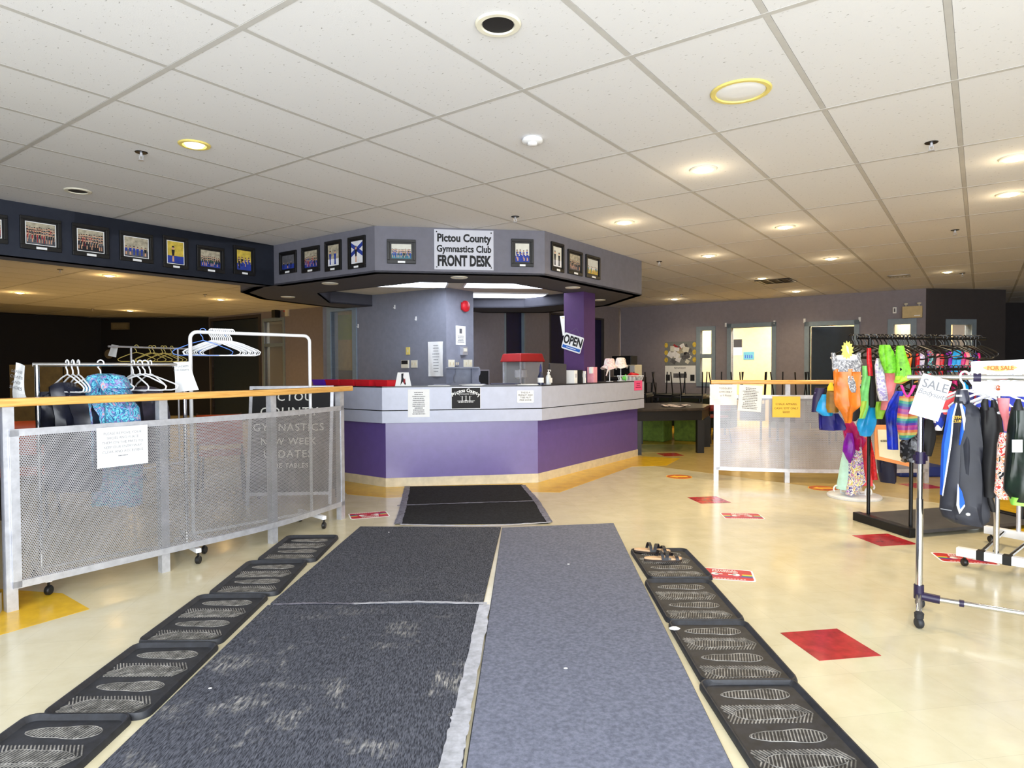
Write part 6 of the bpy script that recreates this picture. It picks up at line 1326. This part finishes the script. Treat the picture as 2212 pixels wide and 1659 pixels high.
garment('leotard', 'sky blue leotard left of the olive one', 'leotard', 5.24, [('body', [(852, 1776, 1786), (870, 1768, 1790), (888, 1764, 1800), (898, 1776, 1798)], m_cyan, .035, .2)])
garment('top', 'olive gold top with yellow collar at the left of the black rack', 'top', 5.16, [('body', [(842, 1788, 1800), (850, 1786, 1808), (880, 1785, 1812), (891, 1788, 1812)], m_olive, .03, .3), ('yellow_collar', [(826, 1793, 1798), (836, 1788, 1800), (844, 1787, 1806)], mat('yellow_cloth', (245, 215, 40), .5), .028, .2)])
garment('top', 'dark purple top with lilac stripe, leftmost on the black rack', 'top', 5.3, [('body', [(838, 1762, 1782), (860, 1756, 1776), (890, 1753, 1768)], mat('deep_purple', (34, 22, 70), .5), .03, .2), ('lilac_stripe', [(848, 1760, 1765), (885, 1756, 1760)], m_lilac, .034, .1)])
garment('pants', 'shiny royal blue legging dangling over the orange board', 'pants', 4.86, [('leg', [(845, 1934, 1952), (870, 1918, 1946), (890, 1912, 1938), (930, 1917, 1937), (971, 1919, 1938)], m_royal, .025, .3)])
g_ = garment('leotard', 'rainbow striped sequin leotard with pink straps', 'leotard', 4.6, [('body', [(856, 1943, 1978), (880, 1940, 1984), (915, 1936, 1985), (938, 1940, 1976), (950, 1946, 1962)], m_rain, .035, .3)])
for s_ in (((1944, 1950), (1958, 1962)), ((1972, 1979), (1958, 1964))):
    b = MB(); loft(b, pxrows([(832, s_[0][0], s_[0][1]), (848, (s_[0][0] + s_[1][0]) / 2, (s_[0][1] + s_[1][1]) / 2), (858, s_[1][0], s_[1][1])], 4.56), .012, .1); build('pink_strap', b, mat('hot_pink', (240, 60, 170), .4) if 'hot_pink' not in bpy.data.materials else bpy.data.materials['hot_pink'], g_, smooth=True, world=True)
garment('skirt', 'black sequin skirt under the rainbow leotard', 'skirt', 4.68, [('skirt', [(940, 1958, 1978), (955, 1943, 1988), (985, 1943, 1990), (998, 1950, 1980)], m_seq, .045, .5)])
garment('leotard', 'dark multicoloured leotard right of the rainbow one', 'leotard', 4.74, [('body', [(880, 1982, 2012), (910, 1980, 2016), (940, 1982, 2004), (960, 1984, 1996)], m_mix1, .035, .3)])
garment('top', 'coral pink ribbed top showing right of the SALE sheet', 'top', 4.5, [('body', [(845, 2046, 2056), (860, 2040, 2060), (885, 2034, 2050), (895, 2036, 2046)], m_coral, .03, .3)])
garment('leotard', 'blue and white spotted leotard below the coral top', 'leotard', 4.52, [('body', [(885, 2024, 2044), (900, 2018, 2040), (930, 2022, 2034)], pat('blue_spots', [(30, 60, 190), (240, 240, 250), (40, 40, 120), (20, 60, 180)], 26, 'vor'), .03, .3)])
garment('leotard', 'black leotard hanging behind the SALE post', 'leotard', 4.7, [('body', [(905, 1998, 2022), (950, 1992, 2018), (985, 1996, 2010)], m_blk, .03, .3)])
# white ruffle and yellow flower on the orange leotard's hanger
blob('ruffle_trim', 'white feathery ruffle behind the neck of the orange leotard', 'trim', at(1828, 773, 5.0), .105, .04, .03, mat('ruffle_white', (240, 240, 245), .7, bmp=1, bscale=60), 8)
b = MB(); c = at(1830, 756, 4.95); pts = []
for k in range(26): a = 2 * PI * k / 26; rr_ = (.062 if k % 2 else .046); pts.append((c.x + rr_ * math.cos(a) * .8, c.z + rr_ * 1.15 * math.sin(a)))
t = thing('flower_tag', 'spiky yellow paper flower above the orange leotard', 'tag', c); b.xprism(pts, c.y - .004, c.y); build('yellow_petals', b, mat('flower_yellow', (236, 240, 110), .6), t, world=True); b = MB(); b.xprism([(c.x - .012, c.z + .04), (c.x + .006, c.z + .02), (c.x + .014, c.z - .035), (c.x - .004, c.z - .01)], c.y - .006, c.y - .004); build('pale_centre', b, mat('pale_blue', (190, 230, 224), .6), t, world=True)
# the crowd of small garments on the upper rail, with black hangers
r_ = random.Random(12); pal = [('red', m_red), ('black', m_blk), ('lilac', m_lilac), ('navy', m_navyc), ('pink', m_pinkc), ('teal blue', m_cyan), ('magenta', m_magenta), ('maroon print', m_mix1), ('violet', m_vio), ('orange', m_org), ('white', m_white), ('royal blue', m_royal)]
seq = [(1962, 9), (1972, 1), (1981, 0), (1990, 2), (1999, 1), (2007, 7), (2016, 1), (2024, 4), (2033, 0), (2041, 1), (2050, 8), (2058, 5), (2067, 5), (2076, 6), (2085, 4), (2094, 7), (2103, 3), (2111, 6)]
for i, (u, k) in enumerate(seq):
    Y = 5.36 + (u - 1950) * .0018; cn, cm = pal[k]; w = r_.uniform(8, 12); v0 = r_.uniform(756, 766); v1 = r_.uniform(800, 822)
    side = ['leftmost', 'second from left', 'third from left'][i] if i < 3 else ('just left of the FOR SALE board' if i > 15 else 'in the middle')
    garment('leotard', f'{cn} leotard {"%s" % side} on the upper black rail, {["folded narrow","hanging askew","with sleeves in","partly covered","slim","bunched up"][i % 6]}', 'leotard', Y, [('body', [(v0, u - w * .5, u + w * .5), (v0 + 10, u - w * .8, u + w * .8), ((v0 + v1) / 2, u - w * .6, u + w * .6), (v1, u - w * .5, u + w * .4)], cm, .06, .3)], 'small leotards on the upper black rail')
for i in range(34):
    u = 1838 + i * 8.4; p = on(tuple(kb), tuple(kb + dR), u, 1.538); hanger(p, math.radians(r_.uniform(-65, 25)), 'black hanger crowded on the upper black rail', m_hblk, 'black hangers on the upper black rail', w=.3, tilt=r_.uniform(-.15, .15), r=.006)
for i in range(12):
    u = 1985 + i * 10; p = on(tuple(kf), tuple(kf + dR), u, 1.278); hanger(p, math.radians(r_.uniform(-60, 20)), 'black hanger on the lower black rail behind the FOR SALE board', m_hblk, 'black hangers on the lower black rail', w=.3, tilt=r_.uniform(-.1, .1))
for i, (u, k) in enumerate(((2062, 6), (2072, 1), (2084, 5), (2096, 3), (2110, 0), (2124, 8), (2140, 2))):
    garment('leotard', f'{pal[k][0]} leotard on the lower rail {["nearest the SALE sheet","beside it","below the chrome rail","behind the jacket collar","behind the white hangers","behind the price sheet","farthest right"][i]}', 'leotard', 4.98 + i * .03, [('body', [(822, u - 5, u + 5), (840, u - 8, u + 8), (880, u - 7, u + 7), (925, u - 4, u + 4)], pal[k][1], .06, .3)], 'leotards on the lower black rail')
# orange board with cream sheet
t = thing('orange_board', 'orange board with a cream notice leaning inside the black rack', 'board', at(1925, 960, 5.2)); q = [at(1889, 918, 5.2), at(1962, 918, 5.2), at(1972, 1010, 5.2), at(1892, 992, 5.2)]
b = MB(); b.add([*(p for p in q), *(p + Vector((0, .012, 0)) for p in q)], [(0, 1, 2, 3), (7, 6, 5, 4), (0, 4, 5, 1), (1, 5, 6, 2), (2, 6, 7, 3), (3, 7, 4, 0)]); build('board', b, mat('orange_card', (250, 160, 92), .6, var=.02), t, world=True)
q = [at(1896, 928, 5.19), at(1955, 928, 5.19), at(1958, 1000, 5.19), at(1900, 986, 5.19)]; b = MB(); b.add([*(p for p in q), *(p + Vector((0, .008, 0)) for p in q)], [(0, 1, 2, 3), (7, 6, 5, 4), (0, 4, 5, 1), (1, 5, 6, 2), (2, 6, 7, 3), (3, 7, 4, 0)]); build('cream_sheet', b, mat('cream_card', (252, 240, 200), .6, var=.01), t, world=True)
b = text_mb('SIZES', .022, off=.0006); c = at(1909, 953, 5.185); b.v = [v + c for v in b.v]; build('lettering', b, m_ink, t, world=True)
# dark folded trousers behind the platform
garment('pants', 'dark navy trousers hanging behind the orange board', 'pants', 5.5, [('leg', [(850, 1898, 1925), (985, 1894, 1936), (1010, 1898, 1938), (1042, 1906, 1936)], mat('dark_navy', (18, 20, 48), .6), .05, .4)])
b = MB(); a1, a2 = at(1944, 1030, 7.5), at(2050, 1030, 7.5); b.box(a1.x, a2.x, 7.5, 7.9, 0, .12); tag(build('blue_mat', b, mat('blue_vinyl', (20, 40, 110), .5), bevel=.02), 'flat dark blue gym mat on the floor beyond the right railing', 'mat')
# ---- round white stand with hanging dresses
sc_ = G(1845, 1074); t = thing('round_stand', 'white round-based stand with curled feet carrying bright dresses', 'display stand', sc_)
b = MB(); b.lathe([(0, .0), (.24, 0), (.245, .008), (.245, .022), (.235, .03), (0, .034)], seg=40); build('base_disc', b, mat('stand_white', (232, 234, 238), .4), t, smooth=True)
b = MB(); b.lathe([(.022, .03), (.022, .13), (.013, .135), (.013, 1.22), (0, 1.22)], seg=14); build('pole', b, m_white, t, smooth=True)
for k in range(4):
    a = k * PI / 2 + .2; pts = []
    for i in range(15): q = i / 14; ang = q * 4.4 - .6; rr_ = .055 * (1 - .55 * q); pts.append((.15 + rr_ * math.cos(ang), 0, .085 + rr_ * math.sin(ang)))
    pts = [(.02, 0, .10), (.07, 0, .04)] + [(.20 - (x - .15), 0, z) for x, y, z in pts[::1]]
    b = MB(); b.M = RZ(a); b.tube(pts, .008, 7); build('scroll_foot', b, m_white, t, smooth=True)
for k in range(4): a = k * PI / 2 + .5; b = MB(); b.tube([(0, 0, 1.2), (.16 * math.cos(a), .16 * math.sin(a), 1.2), (.18 * math.cos(a), .18 * math.sin(a), 1.22)], .006, 6); build('arm', b, m_white, t, smooth=True)
Ys = sc_.y
garment('dress', 'magenta satin dress high on the round stand', 'dress', Ys - .1, [('body', [(908, 1828, 1840), (930, 1824, 1858), (950, 1826, 1868), (972, 1834, 1864)], m_magenta, .05, .5)])
garment('leotard', 'violet leotard on the round stand', 'leotard', Ys - .16, [('body', [(935, 1830, 1840), (955, 1824, 1846), (975, 1822, 1848), (990, 1828, 1842), (1000, 1834, 1838)], m_vio, .04, .3)])
garment('dress', 'purple, white and yellow floral dress in the middle of the round stand', 'dress', Ys - .12, [('body', [(965, 1842, 1862), (1000, 1836, 1866), (1040, 1832, 1868), (1068, 1826, 1850)], m_flor, .05, .5)])
garment('dress', 'pale aqua and white dress at the left of the round stand', 'dress', Ys - .04, [('body', [(970, 1822, 1832), (1000, 1816, 1834), (1030, 1812, 1836), (1056, 1807, 1834)], m_aqua, .05, .4)])
garment('dress', 'coral dress at the right of the round stand', 'dress', Ys - .06, [('body', [(945, 1864, 1876), (980, 1862, 1882), (1020, 1861, 1882), (1048, 1848, 1880)], m_coral, .05, .5)])
garment('dress', 'deep red dress, rightmost on the round stand', 'dress', Ys, [('body', [(940, 1872, 1880), (990, 1876, 1890), (1036, 1878, 1896)], m_red, .05, .4)])
# ---------------------------------------------------------------- chrome SALE rack in front
sa_, sd_ = Vector((2.07, 3.27)), Vector((.83, -.56)).normalized(); sb_ = sa_ + sd_ * 1.35
t = thing('garment_rack', 'nearest chrome garment rack on casters with a SALE sheet on its post', 'clothes rack', (sa_.x, sa_.y, 0)); zr = 1.238; sn = Vector((-sd_.y, sd_.x)) * -1
m_clamp = mat('dark_violet_plastic', (34, 24, 60), .4, var=.05)
for p in (sa_, sb_):
    b = MB(); b.tube([(p.x, p.y, .16), (p.x, p.y, .62)], .0165, 12); build('lower_post', b, m_chrome, t, smooth=True, world=True)
    b = MB(); b.tube([(p.x, p.y, .6), (p.x, p.y, zr - .01)], .0135, 12); build('upper_post', b, m_chrome, t, smooth=True, world=True)
    b = MB(); b.tube([(p.x, p.y, .8), (p.x, p.y, .86)], .024, 12); b.box(p.x - .03, p.x + .03, p.y - .012, p.y + .012, .815, .845); build('height_clamp', b, m_clamp, t, smooth=True, world=True)
    b = MB(); b.tube([(p.x, p.y, .11), (p.x, p.y, .18)], .023, 12); b.tube([(p.x, p.y, .125), (p.x + sd_.x * .09, p.y + sd_.y * .09, .12)], .021, 10); build('corner_joint', b, m_clamp, t, smooth=True, world=True)
    e0, e1 = p + sn * -.25, p + sn * .10
    e0, e1 = p - Vector((sd_.y, -sd_.x)) * .2, p + Vector((sd_.y, -sd_.x)) * .08 + Vector((-.02, -.04))
    b = MB(); b.tube([(e0.x, e0.y, .16), (p.x, p.y, .14), (e1.x, e1.y, .075)], .0135, 10); build('foot_bar', b, m_chrome, t, smooth=True, world=True)
    for e in (e0, e1):
        s1_, s2_ = MB(), MB(); caster(s1_, s2_, (e.x, e.y), .027); s1_.add(s2_.v, s2_.f); s1_.lathe([(.02, .05), (.022, .075), (.012, .085)], (e.x, e.y, 0), 10); build('caster', s1_, m_rubber, t, world=True, smooth=True)
ra = sa_ - sd_ * .06; b = MB(); b.tube([(ra.x, ra.y, zr), (sa_.x + sd_.x * .25, sa_.y + sd_.y * .25, zr)], .0125, 12); build('rail', b, m_chrome, t, smooth=True, world=True)
rm = sa_ + sd_ * .23; b = MB(); b.tube([(rm.x, rm.y, zr), (sb_.x, sb_.y, zr)], .016, 12); build('outer_rail', b, m_chrome, t, smooth=True, world=True)
rm = sa_ + sd_ * .215; rn = sa_ + sd_ * .245; b = MB(); b.tube([(rm.x, rm.y, zr), (rn.x, rn.y, zr)], .021, 12); build('rail_collar', b, m_clamp, t, smooth=True, world=True)
b = MB(); b.tube([(sa_.x + sd_.x * .08, sa_.y + sd_.y * .08, .12), (sb_.x, sb_.y, .12)], .0125, 10); build('bottom_bar', b, m_chrome, t, smooth=True, world=True)
rm = sa_ + sd_ * .17; rn = sa_ + sd_ * .19; b = MB(); b.tube([(rm.x, rm.y, .12), (rn.x, rn.y, .12)], .017, 10); build('bar_ring', b, m_clamp, t, smooth=True, world=True)
def onS(u): return on(tuple(sa_), tuple(sb_), u, zr + .009)
for u, rz, lab in ((2084, -8, 'white hanger of the black and blue track jacket'), (2103, -62, 'white hanger with a pale blue clip beside the track jacket'), (2143, -30, 'white hanger of the sleeveless black top'), (2171, -25, 'white hanger of the pink strappy top'), (2181, -50, 'second white hanger of the floral leggings'), (2196, -35, 'white hanger of the dark green outfit at the right edge')):
    hanger(onS(u), math.radians(rz), lab, group='white hangers on the chrome SALE rack', r=.0055, w=.34)
cpaper(3.18, ((1995, 806), (2056, 824), (2026, 911), (1963, 893)), 'tilted white SALE Bodysuits sheet on the front post', [('SALE', .062, .22, m_inkgrey, dict(off=.0004)), ('Bodysuits', .038, .42, m_inkgrey, dict(shear=.3))], .002, name='sale_sheet')
b = MB(); c = at(1990, 880, 3.17)
for sx in (-1, 1): b.tube([(c.x + sx * .008, c.y, c.z + .02), (c.x + sx * .014, c.y, c.z - .02)], .0012, 4); b.tube([(c.x + sx * .008, c.y, c.z + .02), (c.x, c.y, c.z)], .0012, 4)
sso = [o for o in bpy.data.objects if o.name.startswith('sale_sheet')][0]; build('pencil_sketch', b, m_lilac, sso, world=True)
t = cpaper(3.22, ((2098, 781), (2248, 775), (2250, 836), (2098, 828)), 'white FOR SALE board standing on the rail of the chrome rack', None, .001, name='for_sale_sign')
c = at(2161, 795, 3.212); b = MB(); pts = [(c.x + .083 * math.cos(a) * (1 + .05 * math.sin(5 * a)), c.z + .013 * math.sin(a) * (1 + .2 * math.sin(3 * a)) ) for a in [k * PI / 12 for k in range(24)]]
b.xprism(pts, c.y, c.y + .001); build('orange_brush_stroke', b, mat('orange_ink', (255, 190, 120), .7), t, world=True); b = text_mb('FOR SALE', .031, off=.0006); b.v = [v + Vector((c.x, c.y - .002, c.z)) for v in b.v]; build('lettering', b, mat('rust_ink', (190, 120, 60), .7, var=0), t, world=True)
t = cpaper(3.23, ((2100, 828), (2250, 832), (2250, 858), (2106, 854)), 'white price sheet hanging under the rail, with an orange dollar mark', None, .004, name='price_sheet')
b = text_mb('$', .034, off=.002); c = at(2156, 839, 3.215); b.v = [v + c for v in b.v]; build('dollar_mark', b, mat('orange_mark', (200, 90, 30), .7, var=0), t, world=True)
# garments on the chrome rack
m_trk = mat('charcoal_track', (38, 40, 50), .6, var=.12, scale=8, bmp=.3, bscale=10); m_tblue = mat('track_blue', (20, 90, 214), .5, var=.05)
j = garment('track_jacket', 'black track jacket with royal blue and white side panels on the chrome rack', 'jacket', 3.16, [
    ('body', [(866, 2064, 2094), (880, 2052, 2104), (900, 2046, 2108), (960, 2040, 2116), (1020, 2034, 2124), (1080, 2030, 2130), (1100, 2029, 2131), (1115, 2034, 2131), (1130, 2060, 2124)], m_trk, .06, .3),
    ('collar', [(842, 2068, 2089), (850, 2066, 2091), (866, 2064, 2094), (872, 2064, 2092)], m_blkj, .035, .1),
    ('sleeve', [(872, 2082, 2098), (900, 2078, 2112), (960, 2066, 2122), (1020, 2068, 2128), (1070, 2080, 2132), (1090, 2086, 2132), (1122, 2094, 2132), (1136, 2098, 2118)], m_trk, .085, .2)])
def flat(name, quad, Y, m, par, dy=.004):
    b = MB(); P = [at(u, v, Y) for u, v in quad]; n = len(P); b.add([*P, *(p + Vector((0, dy, 0)) for p in P)], [tuple(range(n)), tuple(range(2 * n - 1, n - 1, -1))] + [(i, n + i, n + (i + 1) % n, (i + 1) % n) for i in range(n)]); return build(name, b, m, par, world=True)
flat('blue_panel', [(2054, 885), (2066, 872), (2060, 900), (2055, 940), (2050, 985), (2042, 1040), (2036, 1070), (2038, 1000), (2040, 960)], 3.085, m_tblue, j, .02)
flat('white_piping', [(2066, 870), (2068, 871), (2060, 905), (2056, 955), (2046, 1020), (2037, 1072), (2036, 1068), (2046, 1000), (2054, 945), (2058, 900)], 3.08, m_paper, j, .004)
flat('blue_panel', [(2080, 874), (2086, 880), (2084, 905), (2082, 932), (2074, 962), (2078, 925), (2082, 900)], 3.075, m_tblue, j, .01)
flat('white_piping', [(2074, 872), (2078, 872), (2084, 895), (2086, 905), (2083, 930), (2080, 905)], 3.07, m_paper, j, .004)
flat('blue_panel', [(2070, 1048), (2078, 1062), (2084, 1085), (2083, 1095), (2074, 1106), (2069, 1090)], 3.06, m_tblue, j, .008)
flat('white_piping', [(2070, 1045), (2072, 1060), (2072, 1090), (2074, 1102), (2084, 1090), (2085, 1093), (2073, 1110), (2067, 1092)], 3.055, m_paper, j, .004)
flat('hem_stitch', [(2032, 1098), (2056, 1102), (2056, 1104), (2032, 1100)], 3.09, m_inkgrey, j)
b = text_mb('GYM', .02, off=.0006); c = at(2067, 902, 3.075); b.v = [v + c for v in b.v]; b3 = text_mb('CLUB', .017, off=.0005); c = at(2067, 910, 3.075); b3.v = [v + c for v in b3.v]; b.add(b3.v, b3.f); build('gold_emblem', b, mat('gold_thread', (220, 170, 60), .5), j, world=True)
flat('collar_label', [(2066, 853), (2078, 853), (2078, 857), (2066, 857)], 3.115, m_paper, j)
b = MB(); c = at(2091, 1111, 3.06); b.lathe([(0, -.008), (.009, -.004), (.009, .004), (0, .008)], c, 10); build('white_toggle', b, m_paper, j, world=True)
garment('tee_shirt', 'pale lilac tee showing between the track jacket and the black top', 'shirt', 3.14, [('body', [(880, 2106, 2118), (905, 2108, 2124), (940, 2112, 2130), (958, 2118, 2132), (960, 2122, 2126), (1000, 2124, 2127)], mat('pale_lilac', (222, 206, 234), .6), .035, .3)])
garment('sleeveless_top', 'black sleeveless bodysuit on the chrome rack', 'bodysuit', 3.08, [('body', [(880, 2122, 2150), (900, 2122, 2158), (930, 2126, 2160), (960, 2128, 2158), (1020, 2126, 2152), (1060, 2128, 2150), (1074, 2128, 2144)], m_blk, .05, .4), ('strap', [(862, 2124, 2134), (872, 2120, 2134), (886, 2122, 2136)], m_blk, .03, .1), ('right_strap', [(864, 2142, 2150), (874, 2142, 2154), (888, 2140, 2158)], m_blk, .03, .1), ('leg_end', [(1066, 2132, 2142), (1090, 2136, 2148), (1106, 2142, 2150)], m_blk, .02, .1)])
garment('ruffled_blouse', 'salmon pink ruffled top above the floral leggings', 'top', 3.02, [('body', [(860, 2160, 2180), (885, 2162, 2178), (910, 2168, 2180), (932, 2170, 2182)], m_pinkc, .04, .5)])
garment('leggings', 'white, orange and black floral leggings on the chrome rack', 'leggings', 2.98, [('leg', [(935, 2164, 2180), (960, 2160, 2184), (1000, 2158, 2182), (1040, 2156, 2184), (1065, 2152, 2182), (1078, 2158, 2174)], pat('orange_floral', [(20, 18, 20), (240, 235, 230), (240, 150, 90), (245, 240, 236), (220, 70, 60), (250, 240, 230), (250, 200, 150)], 17, 'noise', dist=2.5), .045, .4)])
garment('outfit', 'dark green and black outfit with a blank white tag at the right edge', 'outfit', 2.9, [('body', [(880, 2192, 2222), (920, 2188, 2230), (960, 2186, 2232), (1020, 2184, 2232), (1060, 2182, 2230), (1084, 2190, 2220)], mat('black_green', (12, 26, 18), .35, var=.5, scale=10), .05, .5)]+[('lime_hem', [(1074, 2186, 2224), (1092, 2192, 2218)], mat('lime_cloth', (150, 230, 90), .5), .056, .5), ('shoulder_strap', [(862, 2196, 2204), (872, 2192, 2206), (886, 2190, 2210)], m_blk, .03, .1)])
flat('blank_tag', [(2187, 950), (2209, 950), (2209, 977), (2187, 977)], 2.82, m_paper, [o for o in bpy.data.objects if o.name == 'outfit'][0], .003)
# ---------------------------------------------------------------- white-footed rack behind it
wa = G(2158, 1190, .08); t = thing('garment_rack', 'chrome rack on long white taped feet at the right edge', 'clothes rack', (wa.x, wa.y, 0))
n0, n1 = G(2067, 1190, .09), G(2330, 1236, .09); f0, f1 = G(2128, 1143, .09), G(2330, 1180, .09)
for a, c in ((n0, n1), (f0, f1)):
    b = MB(); b.bar(a, c, .05, .055); build('foot', b, m_white, t, world=True, bevel=.004)
    s1_, s2_ = MB(), MB(); caster(s1_, s2_, ((a + (c - a) * .07).x, (a + (c - a) * .07).y), .025); s1_.add(s2_.v, s2_.f); build('caster', s1_, m_black, t, world=True, smooth=True)
for u0, u1 in ((2115, 2133), (2174, 2194)):
    k0 = (u0 - 2067) / 263; k1 = (u1 - 2067) / 263; b = MB(); b.bar(n0 + (n1 - n0) * k0, n0 + (n1 - n0) * k1, .054, .059); build('black_tape', b, m_black, t, world=True)
for u0, u1 in ((2122, 2174), (2184, 2240)):
    a = n0 + (n1 - n0) * ((u0 - 2067) / 263); c = f0 + (f1 - f0) * ((u1 - 2128) / 202); b = MB(); b.tube([a + Vector((0, 0, .01)), c + Vector((0, 0, .01))], .012, 8); build('cross_bar', b, m_chrome, t, world=True, smooth=True)
for u in (2158, 2290):
    a = n0 + (n1 - n0) * ((u - 2067) / 263); b = MB(); b.tube([a, (a.x, a.y, 1.2)], .016, 10); build('post', b, m_chrome, t, world=True, smooth=True)
a = f0 + (f1 - f0) * .38; b = MB(); b.tube([a, (a.x, a.y, 1.2)], .014, 10); build('post', b, m_alu, t, world=True, smooth=True)
a = n0 + (n1 - n0) * .3; c = n0 + (n1 - n0) * .95; b = MB(); b.tube([(a.x, a.y, 1.2), (c.x, c.y, 1.2)], .014, 10); build('rail', b, m_chrome, t, world=True, smooth=True)
garment('folded_jacket', 'royal blue garment hanging on the rear rack behind the white hangers', 'jacket', 4.1, [('body', [(850, 2112, 2240), (880, 2106, 2240), (940, 2116, 2240), (1000, 2122, 2240)], mat('royal_cloth', (48, 66, 190), .6, var=.1), .06, .4)])
p = G(2110, 1147); b = MB(); pts = [(.17 * math.cos(a) * (1 + .1 * math.cos(2 * a)), .05 * math.sin(a)) for a in [k * PI / 10 for k in range(20)]]; b.M = T(p.x + .18, p.y + .1, 0) @ RZ(-.15); b.prism(pts, 0, .035); o = build('slipper', b, m_black, bevel=.01); tag(o, 'flat black shoe on the floor beside the platform end', 'shoe')
p = G(2100, 1142); b = MB(); b.M = T(p.x, p.y, .0) @ RZ(.2); b.lathe([(0, 0), (.05, 0), (.055, .01), (.05, .055), (.0, .06)], seg=16, sy=.7); tag(build('white_cup', b, mat('pale_grey_plastic', (200, 206, 206), .4), smooth=True), 'pale rounded caster cover under the track jacket hem', 'floor item')
